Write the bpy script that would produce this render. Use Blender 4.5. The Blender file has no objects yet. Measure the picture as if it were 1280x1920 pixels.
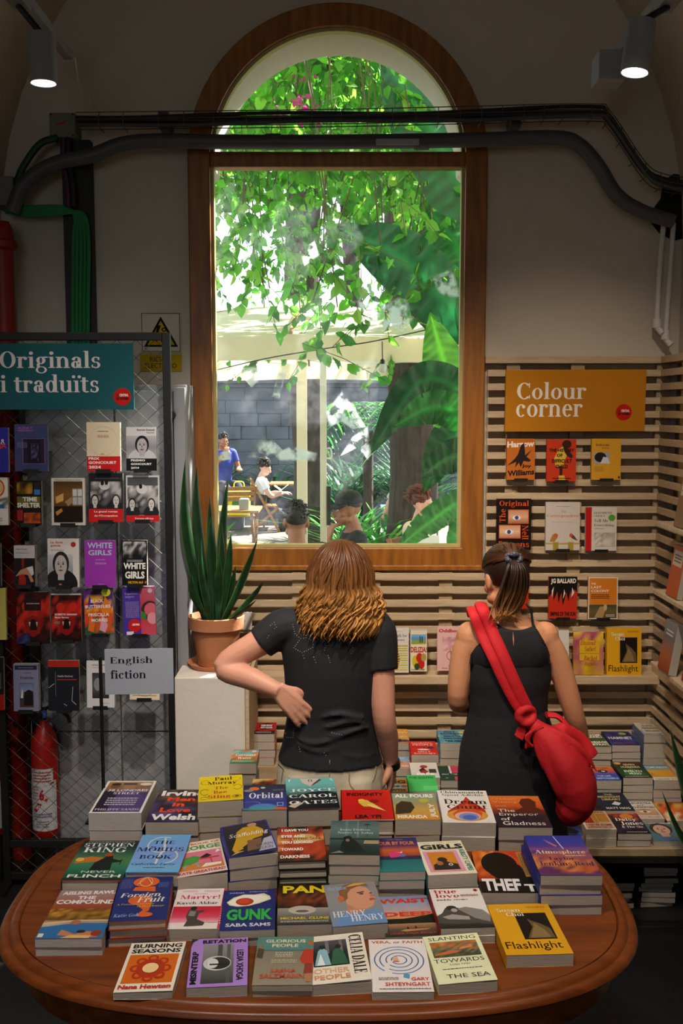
import bpy, bmesh, math, random
from mathutils import Vector, Matrix, noise
SC = bpy.context.scene
COL = SC.collection
PI = math.pi
R = math.radians

# ------------------------------------------------------------ camera, sky, sun, lamps, exposure
CAM_H, PITCH, FPX = 2.0, R(5.8), 1900.0
cam_data = bpy.data.cameras.new('camera')
cam_data.sensor_fit = 'VERTICAL'; cam_data.sensor_height = 36.0
cam_data.lens = 36.0 * FPX / 1920.0
cam_data.clip_end = 200
cam = bpy.data.objects.new('camera', cam_data); COL.objects.link(cam)
cam.location = (0, 0, CAM_H); cam.rotation_euler = (PI/2 - PITCH, 0, 0)
SC.camera = cam

world = bpy.data.worlds.new('daylight_sky'); SC.world = world
world.use_nodes = True
wn = world.node_tree.nodes; wl = world.node_tree.links
bg = wn['Background']
bg.inputs['Color'].default_value = (0.80, 0.92, 1.0, 1); bg.inputs['Strength'].default_value = 2.3

def lamp(name, kind, loc, aim, energy, color, **kw):
    l = bpy.data.lights.new(name, kind); l.energy = energy; l.color = color
    for k, v in kw.items(): setattr(l, k, v)
    o = bpy.data.objects.new(name, l); COL.objects.link(o); o.location = loc
    d = Vector(aim) - Vector(loc)
    o.rotation_euler = d.to_track_quat('-Z', 'Y').to_euler()
    return o
SUN_DIR = Vector((0.62, 0.50, 0.80)).normalized()
lamp('sunlight', 'SUN', (6, 12, 14), Vector((6, 12, 14)) - SUN_DIR, 28.0, (1.0, 0.96, 0.90), angle=R(0.53))
WARM = (1.0, 0.80, 0.60); NEUT = (1.0, 0.90, 0.80); COOL = (0.88, 0.92, 1.0)
# track spotlights behind the camera and over the alcove
lamp('spot_table_front', 'SPOT', (-0.55, 1.35, 3.6), (-0.25, 2.5, 0.8), 140, NEUT, spot_size=R(64), spot_blend=0.9, shadow_soft_size=0.05)
lamp('spot_table_front_b', 'SPOT', (0.75, 1.45, 3.6), (0.3, 2.5, 0.8), 92, WARM, spot_size=R(60), spot_blend=0.9, shadow_soft_size=0.05)
lamp('spot_shelf', 'SPOT', (-0.15, 2.2, 3.9), (0.05, 4.4, 0.8), 330, (1.0, 0.86, 0.72), spot_size=R(50), spot_blend=0.9, shadow_soft_size=0.05)
lamp('spot_colour_corner', 'SPOT', (0.6, 1.9, 3.7), (1.0, 4.5, 1.2), 150, WARM, spot_size=R(46), spot_blend=1.0, shadow_soft_size=0.04)
lamp('spot_rack', 'SPOT', (-0.6, 1.4, 3.6), (-1.0, 4.2, 1.2), 50, NEUT, spot_size=R(50), spot_blend=1.0, shadow_soft_size=0.04)
# cool fill light added far behind the camera for weak ambient light
lamp('cool_fill', 'AREA', (-1.2, -2.7, 2.6), (-0.1, 3.2, 0.8), 22, COOL, shape='RECTANGLE', size=2.2, size_y=1.6)

vs = SC.view_settings
SC.display_settings.display_device = 'sRGB'
vs.view_transform = 'Standard'; vs.look = 'None'; vs.exposure = 0.18; vs.gamma = 1.0; vs.use_curve_mapping = False
cy = SC.cycles
cy.use_denoising = True
cy.max_bounces = 8; cy.transparent_max_bounces = 16; cy.diffuse_bounces = 4; cy.glossy_bounces = 3
cy.sample_clamp_indirect = 6.0; cy.caustics_reflective = False; cy.caustics_refractive = False

# ------------------------------------------------------------ helpers
def ray(px, py):
    u = (px - 640) / FPX; v = (960 - py) / FPX
    return Vector((u, math.cos(PITCH) + v*math.sin(PITCH), -math.sin(PITCH) + v*math.cos(PITCH)))
def at(px, py, Y):
    r = ray(px, py); t = Y / r.y
    return Vector((r.x*t, Y, CAM_H + r.z*t))
def onz(px, py, z):
    r = ray(px, py); t = (z - CAM_H) / r.z
    return Vector((r.x*t, r.y*t, z))

def lin(c):
    if isinstance(c, str):
        c = c.lstrip('#')
        if len(c) == 3: c = ''.join(x*2 for x in c)
        c = [int(c[i:i+2], 16)/255 for i in (0, 2, 4)]
    return tuple(x/12.92 if x <= 0.04045 else ((x+0.055)/1.055)**2.4 for x in c)

MATS = {}
def mat(name, col, rough=0.6, metal=0.0, var=0.0, scale=8.0, bump=0.0, bscale=None, stretch=None, spec=0.5, col2=None, trans=0.0, emit=None, attr=False):
    if name in MATS: return MATS[name]
    m = bpy.data.materials.new(name); m.use_nodes = True
    nt = m.node_tree; n = nt.nodes; L = nt.links
    b = n['Principled BSDF']
    c = lin(col)
    b.inputs['Base Color'].default_value = (*c, 1)
    b.inputs['Roughness'].default_value = rough; b.inputs['Metallic'].default_value = metal
    b.inputs['Specular IOR Level'].default_value = spec
    tc = n.new('ShaderNodeTexCoord'); mp = n.new('ShaderNodeMapping')
    L.new(tc.outputs['Object'], mp.inputs['Vector'])
    if stretch: mp.inputs['Scale'].default_value = stretch
    src = None
    if attr:
        a = n.new('ShaderNodeAttribute'); a.attribute_name = 'print'; src = a.outputs['Color']
    if var > 0 or col2:
        t = n.new('ShaderNodeTexNoise'); t.inputs['Scale'].default_value = scale; t.inputs['Detail'].default_value = 5
        L.new(mp.outputs['Vector'], t.inputs['Vector'])
        mx = n.new('ShaderNodeMix'); mx.data_type = 'RGBA'
        rp = n.new('ShaderNodeMapRange'); rp.inputs[1].default_value = 0.3; rp.inputs[2].default_value = 0.7
        L.new(t.outputs['Fac'], rp.inputs[0]); L.new(rp.outputs[0], mx.inputs[0])
        if src is not None:
            hv = n.new('ShaderNodeHueSaturation'); hv.inputs['Value'].default_value = 1 - var
            L.new(src, hv.inputs['Color']); L.new(src, mx.inputs[6]); L.new(hv.outputs['Color'], mx.inputs[7])
        else:
            c2 = lin(col2) if col2 else tuple(x*(1-var) for x in c)
            mx.inputs[6].default_value = (*c, 1); mx.inputs[7].default_value = (*c2, 1)
        src = mx.outputs[2]
    if src is not None: L.new(src, b.inputs['Base Color'])
    if bump > 0:
        t2 = n.new('ShaderNodeTexNoise'); t2.inputs['Scale'].default_value = bscale or scale*4; t2.inputs['Detail'].default_value = 4
        L.new(mp.outputs['Vector'], t2.inputs['Vector'])
        bp = n.new('ShaderNodeBump'); bp.inputs['Strength'].default_value = bump; bp.inputs['Distance'].default_value = 0.01
        L.new(t2.outputs['Fac'], bp.inputs['Height']); L.new(bp.outputs['Normal'], b.inputs['Normal'])
    if trans > 0:
        tl = n.new('ShaderNodeBsdfTranslucent'); ms = n.new('ShaderNodeMixShader'); ms.inputs[0].default_value = trans
        if src is not None: L.new(src, tl.inputs['Color'])
        else: tl.inputs['Color'].default_value = (*c, 1)
        L.new(b.outputs[0], ms.inputs[1]); L.new(tl.outputs[0], ms.inputs[2]); L.new(ms.outputs[0], n['Material Output'].inputs['Surface'])
    if emit:
        b.inputs['Emission Color'].default_value = (*c, 1); b.inputs['Emission Strength'].default_value = emit
    MATS[name] = m
    return m

class MB:
    """collects shapes for one mesh; c = printed colour of a face's corners"""
    def __init__(s): s.v = []; s.f = []; s.c = []; s.m = []; s.mi = 0; s.use_c = False
    def add(s, vs, fs, col=None, cols=None):
        o = len(s.v); s.v += [tuple(p) for p in vs]
        for f in fs:
            s.f.append([o+i for i in f]); s.m.append(s.mi)
            if cols is not None: s.c.append([cols[i] for i in f]); s.use_c = True
            else:
                if col is not None: s.use_c = True
                s.c.append(col)
    def box(s, x0, y0, z0, x1, y1, z1, col=None, M=None):
        vs = [Vector((x, y, z)) for x in (x0, x1) for y in (y0, y1) for z in (z0, z1)]
        if M is not None: vs = [M @ p for p in vs]
        s.add(vs, [(0,1,3,2), (4,6,7,5), (0,4,5,1), (2,3,7,6), (0,2,6,4), (1,5,7,3)], col)
    def bar(s, a, b, w, h, up=(0,0,1), col=None):
        a = Vector(a); b = Vector(b); d = (b-a).normalized(); u = Vector(up)
        x = d.cross(u)
        if x.length < 1e-4: x = d.cross(Vector((1,0,0)))
        x.normalize(); u = x.cross(d)
        vs = []
        for p in (a, b):
            for i, j in ((-1,-1), (1,-1), (1,1), (-1,1)): vs.append(p + x*(i*w/2) + u*(j*h/2))
        s.add(vs, [(0,1,2,3), (7,6,5,4), (0,4,5,1), (1,5,6,2), (2,6,7,3), (3,7,4,0)], col)
    def tube(s, pts, r, n=8, cap=True, col=None, flat=None, cols=None):
        pts = [Vector(p) for p in pts]; k = len(pts)
        rs = r if isinstance(r, (list, tuple)) else [r]*k
        prev = None; vs = []
        for i in range(k):
            d = (pts[min(i+1, k-1)] - pts[max(i-1, 0)])
            d = d.normalized() if d.length > 1e-9 else Vector((0,0,1))
            if prev is None:
                ref = Vector((0,0,1)) if abs(d.z) < 0.9 else Vector((0,1,0))
                x = d.cross(ref).normalized()
            else:
                x = (prev - d*prev.dot(d)); x = x.normalized() if x.length > 1e-6 else d.orthogonal().normalized()
            prev = x; y = d.cross(x)
            rr = rs[i]
            ra, rb = (rr if isinstance(rr, (list, tuple)) else (rr, rr*(flat or 1.0)))
            for j in range(n):
                a = 2*PI*j/n; vs.append(pts[i] + x*(math.cos(a)*ra) + y*(math.sin(a)*rb))
        fs = []
        for i in range(k-1):
            for j in range(n):
                fs.append((i*n+j, i*n+(j+1) % n, (i+1)*n+(j+1) % n, (i+1)*n+j))
        if cap: fs.append(tuple(range(n-1, -1, -1))); fs.append(tuple((k-1)*n+j for j in range(n)))
        cc = [cols[i // n] for i in range(k*n)] if cols else None
        s.add(vs, fs, col, cc)
    def lathe(s, prof, c, n=32, col=None, axis=None, cap=True):
        c = Vector(c); vs = []
        for r_, z in prof:
            for j in range(n):
                a = 2*PI*j/n; vs.append(Vector((r_*math.cos(a), r_*math.sin(a), z)))
        if axis is not None:
            q = Vector((0,0,1)).rotation_difference(Vector(axis)); vs = [q @ p for p in vs]
        vs = [p + c for p in vs]; k = len(prof); fs = []
        for i in range(k-1):
            for j in range(n): fs.append((i*n+j, i*n+(j+1) % n, (i+1)*n+(j+1) % n, (i+1)*n+j))
        if cap: fs.append(tuple(range(n-1, -1, -1))); fs.append(tuple((k-1)*n+j for j in range(n)))
        s.add(vs, fs, col)
    def ball(s, c, r, n=12, m=8, col=None, M=None):
        c = Vector(c); r = r if isinstance(r, (list, tuple, Vector)) else (r, r, r)
        vs = []
        for i in range(m+1):
            t = PI*i/m
            for j in range(n):
                a = 2*PI*j/n
                p = Vector((r[0]*math.sin(t)*math.cos(a), r[1]*math.sin(t)*math.sin(a), r[2]*math.cos(t)))
                vs.append(c + (M @ p if M is not None else p))
        fs = [(i*n+j, (i+1)*n+j, (i+1)*n+(j+1) % n, i*n+(j+1) % n) for i in range(m) for j in range(n)]
        s.add(vs, fs, col)
    def prism(s, poly, h0, h1, to3, col=None):
        n = len(poly)
        vs = [to3(p, h0) for p in poly] + [to3(p, h1) for p in poly]
        s.add(vs, [tuple(range(n))[::-1], tuple(range(n, 2*n))] + [(i, (i+1) % n, n+(i+1) % n, n+i) for i in range(n)], col)
    def mesh(s, name, mats):
        me = bpy.data.meshes.new(name); me.from_pydata(s.v, [], s.f); 
        for m in mats: me.materials.append(m)
        if len(mats) > 1: me.polygons.foreach_set('material_index', s.m)
        if s.use_c:
            at_ = me.color_attributes.new('print', 'FLOAT_COLOR', 'CORNER'); out = []
            for f, c in zip(s.f, s.c):
                if c is None: c = (0.8, 0.8, 0.8)
                if isinstance(c[0], (tuple, list)): 
                    for q in c: out += [*q, 1.0]
                else: out += [*c, 1.0]*len(f)
            at_.data.foreach_set('color', out)
        me.update()
        return me
    def build(s, name, mats, parent=None, smooth=False, bevel=0.0, sub=0, solid=0.0, recalc=True, angle=40):
        mats = mats if isinstance(mats, (list, tuple)) else [mats]
        me = s.mesh(name, mats)
        return link(name, me, parent, smooth, bevel, sub, solid, recalc, angle)

def link(name, me, parent=None, smooth=False, bevel=0.0, sub=0, solid=0.0, recalc=True, angle=40):
    if parent is not None and parent.get('_world', 1) and parent.type == 'EMPTY':
        me.transform(Matrix.Translation(-Vector(parent.location)))
    elif parent is not None and parent.parent is not None and parent.parent.type == 'EMPTY' and parent.parent.get('_world', 1):
        me.transform(Matrix.Translation(-Vector(parent.parent.location)))
    if recalc:
        b = bmesh.new(); b.from_mesh(me); bmesh.ops.recalc_face_normals(b, faces=b.faces); b.to_mesh(me); b.free()
    if smooth:
        me.polygons.foreach_set('use_smooth', [True]*len(me.polygons))
        if angle < 180:
            try: me.set_sharp_from_angle(angle=R(angle))
            except Exception: pass
    o = bpy.data.objects.new(name, me); COL.objects.link(o)
    if parent is not None: o.parent = parent
    if bevel > 0:
        md = o.modifiers.new('bevel', 'BEVEL'); md.width = bevel; md.segments = 2; md.limit_method = 'ANGLE'
    if solid: md = o.modifiers.new('solid', 'SOLIDIFY'); md.thickness = solid; md.offset = 0
    if sub: md = o.modifiers.new('sub', 'SUBSURF'); md.levels = sub; md.render_levels = sub
    return o

def tag(o, label=None, cat=None, group=None, kind=None):
    if label: o['label'] = label
    if cat: o['category'] = cat
    if group: o['group'] = group
    if kind: o['kind'] = kind
    return o
def thing(name, label, cat, loc=(0,0,0), group=None, world_children=True):
    o = bpy.data.objects.new(name, None); COL.objects.link(o); o.location = loc
    o.empty_display_size = 0.05
    if not world_children: o['_world'] = 0
    return tag(o, label, cat, group)
def structure(o, label=None):
    o['kind'] = 'structure'
    if label: o['label'] = label
    return o
def curve_pts(ctrl, n=8):
    """Catmull-Rom through control points"""
    P = [Vector(p) for p in ctrl]; P = [P[0]*2-P[1]] + P + [P[-1]*2-P[-2]]; out = []
    for i in range(1, len(P)-2):
        for k in range(n):
            t = k/n; a, b, c, d = P[i-1], P[i], P[i+1], P[i+2]
            out.append(0.5*((2*b) + (c-a)*t + (2*a-5*b+4*c-d)*t*t + (3*b-a-3*c+d)*t**3))
    out.append(P[-2]); return out
def fuse(mb, voxel=0.01, smooth=4, fac=0.5):
    """union of overlapping closed shapes as ONE continuous surface"""
    me = mb.mesh('fuse', [])
    b = bmesh.new(); b.from_mesh(me); bmesh.ops.recalc_face_normals(b, faces=b.faces); b.to_mesh(me); b.free()
    o = bpy.data.objects.new('fuse', me); COL.objects.link(o)
    r = o.modifiers.new('r', 'REMESH'); r.mode = 'VOXEL'; r.voxel_size = voxel
    sm = o.modifiers.new('s', 'SMOOTH'); sm.iterations = smooth; sm.factor = fac
    dg = bpy.context.evaluated_depsgraph_get()
    out = bpy.data.meshes.new_from_object(o.evaluated_get(dg))
    bpy.data.objects.remove(o); bpy.data.meshes.remove(me)
    out.materials.clear()
    return out
def fused(name, mb, m, parent, voxel=0.01, smooth=4, fac=0.5):
    me = fuse(mb, voxel, smooth, fac); me.name = name; me.materials.append(m)
    return link(name, me, parent, smooth=True, recalc=False, angle=180)
# ------------------------------------------------------------ materials of the room
PLASTER = mat('warm_white_plaster', '#cfc6b6', 0.85, var=0.10, scale=2.5, bump=0.15, bscale=60)
VAULT = mat('vault_plaster', '#c6bba8', 0.88, var=0.12, scale=2.0, bump=0.15, bscale=50)
REVEAL = mat('outside_plaster', '#dfe3dc', 0.85, var=0.06, scale=5, bump=0.1)
WOODF = mat('orange_brown_window_wood', '#a5671f', 0.42, col2='#7c4815', scale=6, stretch=(6, 6, 0.7), bump=0.08, bscale=30)
BEAD = mat('pale_yellow_bead', '#b9a86a', 0.5)
BLACKFLOOR = mat('black_speckled_floor', '#131417', 0.5, var=0.3, scale=30, bump=0.15, bscale=250)
def _speck(m):
    nt = m.node_tree; n = nt.nodes; L = nt.links; b = n['Principled BSDF']
    tc = n.new('ShaderNodeTexCoord'); v = n.new('ShaderNodeTexVoronoi'); v.inputs['Scale'].default_value = 45
    L.new(tc.outputs['Object'], v.inputs['Vector'])
    mr = n.new('ShaderNodeMapRange'); mr.inputs[1].default_value = 0.055; mr.inputs[2].default_value = 0.04
    L.new(v.outputs['Distance'], mr.inputs[0])
    mx = n.new('ShaderNodeMix'); mx.data_type = 'RGBA'; old = b.inputs['Base Color'].links[0].from_socket
    L.new(mr.outputs[0], mx.inputs[0]); L.new(old, mx.inputs[6]); mx.inputs[7].default_value = (0.45, 0.45, 0.45, 1)
    L.new(mx.outputs[2], b.inputs['Base Color'])
_speck(BLACKFLOOR)

DW = 4.56          # inner face of the window wall
TH = 0.34          # its thickness
AX = 1.50          # half width of the alcove
# window figures on the wall plane
WC = at(633, 700, DW).x
IR = 0.555         # half width of the glazed opening
Z_SILL = at(640, 1025, DW).z; Z_BOT = at(640, 1062, DW).z
Z_SPR = at(640, 302, DW).z
OR_ = 0.652
def opening(r, zs, z0, n=28, fl=0.0):
    p = [(WC - r - fl, z0), (WC + r + fl, z0), (WC + r + fl, zs - .03)]
    for i in range(n+1):
        a = PI*i/n; p.append((WC + r*math.cos(a), zs + r*math.sin(a)))
    return p + [(WC - r - fl, zs - .03)]
def wall_with_hole(mb, x0, x1, z0, z1, y, hole):
    # fan of quads from the hole outwards to the rectangle
    b = bmesh.new()
    outer = [b.verts.new((x, y, z)) for x, z in ((x0, z0), (x1, z0), (x1, z1), (x0, z1))]
    inner = [b.verts.new((x, y, z)) for x, z in hole]
    es = [b.edges.new((outer[i], outer[(i+1) % 4])) for i in range(4)]
    es += [b.edges.new((inner[i], inner[(i+1) % len(inner)])) for i in range(len(inner))]
    bmesh.ops.triangle_fill(b, edges=es, use_beauty=True)
    b.verts.index_update()
    mb.add([v.co.copy() for v in b.verts], [tuple(v.index for v in f.verts) for f in b.faces]); b.free()

hole = opening(IR, Z_SPR, Z_SILL - .015); hole2 = opening(IR, Z_SPR, Z_SILL - .11, fl=.03)
m = MB(); wall_with_hole(m, -3.3, 3.3, -0.05, 4.9, DW, hole); wall_with_hole(m, -3.3, 3.3, -0.05, 4.9, DW + TH, hole2)
n_ = len(hole)
m.add([(x, DW, z) for x, z in hole] + [(x, DW + TH, z) for x, z in hole2], [(i, (i+1) % n_, n_+(i+1) % n_, n_+i) for i in range(n_)])
structure(m.build('wall_back', PLASTER), 'warm white plaster wall around the arched window')

# alcove vault and side walls (one profile along Y), then the wider shop behind the camera
def profile():
    pts = [(-AX, 0.0), (-AX, 2.6)]
    for i in range(25):
        a = PI - PI*i/24; pts.append((AX*math.cos(a), 2.75 + 1.62*math.sin(a)))
    pts += [(AX, 2.6), (AX, 0.0)]
    return pts
pr = profile()
def shell(seg, y0, y1, name, m_, label, flip=0):
    mb = MB(); k = len(seg)
    mb.add([(x, y0, z) for x, z in seg] + [(x, y1, z) for x, z in seg], [(i, i+1, k+i+1, k+i) for i in range(k-1)])
    return structure(mb.build(name, m_, smooth=True, solid=0.0), label)
Y_ALC = 2.55
shell(pr[:2], Y_ALC, DW, 'wall_left', PLASTER, 'side wall of the alcove behind the red pipe')
shell(pr[-2:], Y_ALC, DW, 'wall_right', PLASTER, 'side wall of the alcove behind the slats')
shell(pr[1:-1], -3.2, DW, 'ceiling', VAULT, 'vaulted plaster ceiling')
mb = MB()
mb.add([(-AX, Y_ALC, 0), (-3.2, Y_ALC, 0), (-3.2, Y_ALC, 2.6), (-AX, Y_ALC, 2.6)], [(0,1,2,3)])
mb.add([(-3.2, Y_ALC, 0), (-3.2, -3.2, 0), (-3.2, -3.2, 2.6), (-3.2, Y_ALC, 2.6)], [(0,1,2,3)])
mb.add([(-AX, -3.2, 2.6), (-3.2, -3.2, 2.6), (-3.2, Y_ALC, 2.6), (-AX, Y_ALC, 2.6)], [(0,1,2,3)])
structure(mb.build('wall_left_shop', PLASTER), 'shop wall beside the camera')
mb = MB()
mb.add([(AX, Y_ALC, 0), (3.2, Y_ALC, 0), (3.2, Y_ALC, 2.6), (AX, Y_ALC, 2.6)], [(0,1,2,3)])
mb.add([(3.2, Y_ALC, 0), (3.2, -3.2, 0), (3.2, -3.2, 2.6), (3.2, Y_ALC, 2.6)], [(0,1,2,3)])
mb.add([(AX, -3.2, 2.6), (3.2, -3.2, 2.6), (3.2, Y_ALC, 2.6), (AX, Y_ALC, 2.6)], [(0,1,2,3)])
structure(mb.build('wall_right_shop', PLASTER), 'opposite shop wall beside the camera')
mb = MB(); mb.add([(-3.3, -3.2, 0), (3.3, -3.2, 0), (3.3, -3.2, 4.9), (-3.3, -3.2, 4.9)], [(0,1,2,3)])
structure(mb.build('wall_front', PLASTER), 'shop wall behind the camera')
mb = MB(); mb.box(-3.3, -3.3, -0.05, 3.3, DW, 0.0)
structure(mb.build('floor', BLACKFLOOR), 'black speckled floor')

# window: wooden frame, transom, beads, glass
win = structure(bpy.data.objects.new('window_1', None), 'tall arched wooden window onto the garden'); COL.objects.link(win); win.location = (WC, DW, Z_BOT)
def ring(mb, r0, r1, za, zb, y0, y1, n=40):
    # arch frame + jambs between inner outline r0/za and outer outline r1/zb
    i_ = [(WC - r0, za), (WC - r0, Z_SPR)] + [(WC - r0*math.cos(PI*k/n), Z_SPR + r0*math.sin(PI*k/n)) for k in range(1, n)] + [(WC + r0, Z_SPR), (WC + r0, za)]
    o_ = [(WC - r1, zb), (WC - r1, Z_SPR)] + [(WC - r1*math.cos(PI*k/n), Z_SPR + r1*math.sin(PI*k/n)) for k in range(1, n)] + [(WC + r1, Z_SPR), (WC + r1, zb)]
    k = len(i_)
    vs = [(x, y0, z) for x, z in i_] + [(x, y0, z) for x, z in o_] + [(x, y1, z) for x, z in i_] + [(x, y1, z) for x, z in o_]
    fs = []
    for a in range(k):
        b_ = (a+1) % k
        fs += [(a, b_, k+b_, k+a), (2*k+a, 3*k+a, 3*k+b_, 2*k+b_), (a, 2*k+a, 2*k+b_, b_), (k+a, k+b_, 3*k+b_, 3*k+a)]
    mb.add(vs, fs)
mb = MB(); ring(mb, IR, OR_, Z_SILL, Z_BOT, DW - 0.035, DW + 0.05)
mb.build('window_frame', WOODF, win, bevel=0.006)
mb = MB(); mb.box(WC - IR, DW - 0.03, at(0, 316, DW).z, WC + IR, DW + 0.05, at(0, 287, DW).z); mb.build('transom', WOODF, win, bevel=0.005)
mb = MB(); ring(mb, IR - 0.014, IR + 0.002, Z_SILL + 0.012, Z_SILL, DW - 0.012, DW + 0.03); mb.build('glazing_bead', BEAD, win)
mb = MB(); mb.box(WC - OR_ - 0.005, DW - 0.05, Z_BOT - 0.012, WC + OR_ + 0.005, DW, Z_BOT + 0.012); mb.build('window_sill', WOODF, win, bevel=0.004)
# glass with a film of dust that catches the sunlight
G = bpy.data.materials.new('dusty_window_glass'); G.use_nodes = True
nt = G.node_tree; n = nt.nodes; L = nt.links; n.remove(n['Principled BSDF'])
tr = n.new('ShaderNodeBsdfTransparent'); tr.inputs[0].default_value = (0.97, 0.985, 0.98, 1)
gl = n.new('ShaderNodeBsdfGlossy'); gl.inputs['Roughness'].default_value = 0.02
fr = n.new('ShaderNodeFresnel'); fr.inputs[0].default_value = 1.35
tl = n.new('ShaderNodeBsdfTranslucent'); tl.inputs[0].default_value = (0.9, 0.93, 1.0, 1)
m1 = n.new('ShaderNodeMixShader'); m2 = n.new('ShaderNodeMixShader')
tc = n.new('ShaderNodeTexCoord'); nz = n.new('ShaderNodeTexNoise'); nz.inputs['Scale'].default_value = 30; nz.inputs['Detail'].default_value = 6
L.new(tc.outputs['Object'], nz.inputs[0]); mr = n.new('ShaderNodeMapRange'); mr.inputs[3].default_value = 0.010; mr.inputs[4].default_value = 0.05
mr.inputs[1].default_value = 0.3; mr.inputs[2].default_value = 0.7
L.new(nz.outputs['Fac'], mr.inputs[0]); L.new(mr.outputs[0], m2.inputs[0])
L.new(fr.outputs[0], m1.inputs[0]); L.new(tr.outputs[0], m1.inputs[1]); L.new(gl.outputs[0], m1.inputs[2])
L.new(m1.outputs[0], m2.inputs[1]); L.new(tl.outputs[0], m2.inputs[2]); L.new(m2.outputs[0], n['Material Output'].inputs['Surface'])
gz = opening(IR - 0.004, Z_SPR, Z_SILL + 0.004)
mb = MB(); mb.add([(x, DW + 0.012, z) for x, z in gz], [tuple(range(len(gz)))])
mb.build('glass_pane', G, win, recalc=False)
# bright patches of light on the pane, painted as translucent white shapes
D = bpy.data.materials.new('dust_smear'); D.use_nodes = True  # material of the painted light patches on the pane
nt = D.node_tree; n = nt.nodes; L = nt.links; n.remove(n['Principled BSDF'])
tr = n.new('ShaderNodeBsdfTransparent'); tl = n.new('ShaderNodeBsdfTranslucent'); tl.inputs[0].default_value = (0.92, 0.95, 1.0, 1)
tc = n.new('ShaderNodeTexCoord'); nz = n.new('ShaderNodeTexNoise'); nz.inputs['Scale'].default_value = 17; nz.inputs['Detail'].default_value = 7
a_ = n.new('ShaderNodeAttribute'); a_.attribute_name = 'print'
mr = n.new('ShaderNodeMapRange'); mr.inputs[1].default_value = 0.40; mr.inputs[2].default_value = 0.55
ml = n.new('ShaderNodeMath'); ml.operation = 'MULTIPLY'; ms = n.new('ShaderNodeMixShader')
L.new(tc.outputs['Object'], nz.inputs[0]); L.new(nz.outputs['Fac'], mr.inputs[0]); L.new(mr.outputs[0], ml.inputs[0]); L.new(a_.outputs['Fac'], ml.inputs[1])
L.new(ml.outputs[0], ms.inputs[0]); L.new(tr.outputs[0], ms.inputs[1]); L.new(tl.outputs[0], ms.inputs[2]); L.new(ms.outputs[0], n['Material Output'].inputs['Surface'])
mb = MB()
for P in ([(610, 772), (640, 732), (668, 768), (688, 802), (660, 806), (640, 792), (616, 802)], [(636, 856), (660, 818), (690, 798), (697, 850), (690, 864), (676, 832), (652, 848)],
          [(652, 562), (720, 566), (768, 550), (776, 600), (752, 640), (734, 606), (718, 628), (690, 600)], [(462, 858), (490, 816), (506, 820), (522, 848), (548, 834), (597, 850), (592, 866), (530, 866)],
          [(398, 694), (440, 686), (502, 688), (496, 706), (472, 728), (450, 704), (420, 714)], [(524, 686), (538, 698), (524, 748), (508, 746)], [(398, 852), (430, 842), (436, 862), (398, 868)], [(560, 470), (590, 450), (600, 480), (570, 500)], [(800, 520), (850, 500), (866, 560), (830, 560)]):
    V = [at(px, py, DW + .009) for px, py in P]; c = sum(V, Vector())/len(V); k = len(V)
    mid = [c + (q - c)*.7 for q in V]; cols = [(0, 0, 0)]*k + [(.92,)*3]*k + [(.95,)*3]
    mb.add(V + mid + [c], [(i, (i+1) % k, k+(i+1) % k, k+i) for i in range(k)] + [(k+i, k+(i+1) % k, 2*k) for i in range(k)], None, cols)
mb.build('light_patches', D, win, recalc=False)
# ------------------------------------------------------------ lettering
def _ell(cx, cy, rx, ry, a0, a1, n):
    return [(cx + rx*math.cos(R(a0 + (a1-a0)*i/n)), cy + ry*math.sin(R(a0 + (a1-a0)*i/n))) for i in range(n+1)]
class Glyph:
    def __init__(s): s.q = []            # convex polygons
    def r(s, x0, y0, x1, y1): s.q.append([(x0, y0), (x1, y0), (x1, y1), (x0, y1)])
    def stem(s, x, y0, y1, top=3, bot=3, w=.17):
        s.r(x, y0, x+w, y1); t = .05; e = .075
        if bot: s.r(x-(e if bot & 1 else 0), y0, x+w+(e if bot & 2 else 0), y0+t)
        if top: s.r(x-(e if top & 1 else 0), y1-t, x+w+(e if top & 2 else 0), y1)
    def o(s, x0, y0, x1, y1, a0=0, a1=360, tx=.165, ty=.05, n=22):
        cx, cy, rx, ry = (x0+x1)/2, (y0+y1)/2, (x1-x0)/2, (y1-y0)/2
        A = _ell(cx, cy, rx, ry, a0, a1, n); B = _ell(cx, cy, rx-tx, ry-ty, a0, a1, n)
        for i in range(n): s.q.append([A[i], A[i+1], B[i+1], B[i]])
    def dot(s, x, y, r, ry=None): s.q.append(_ell(x, y, r, ry or r, 0, 337.5, 15))
    def d(s, x0, y0, x1, y1, w): s.q.append([(x0, y0), (x0+w, y0), (x1+w, y1), (x1, y1)])
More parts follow.
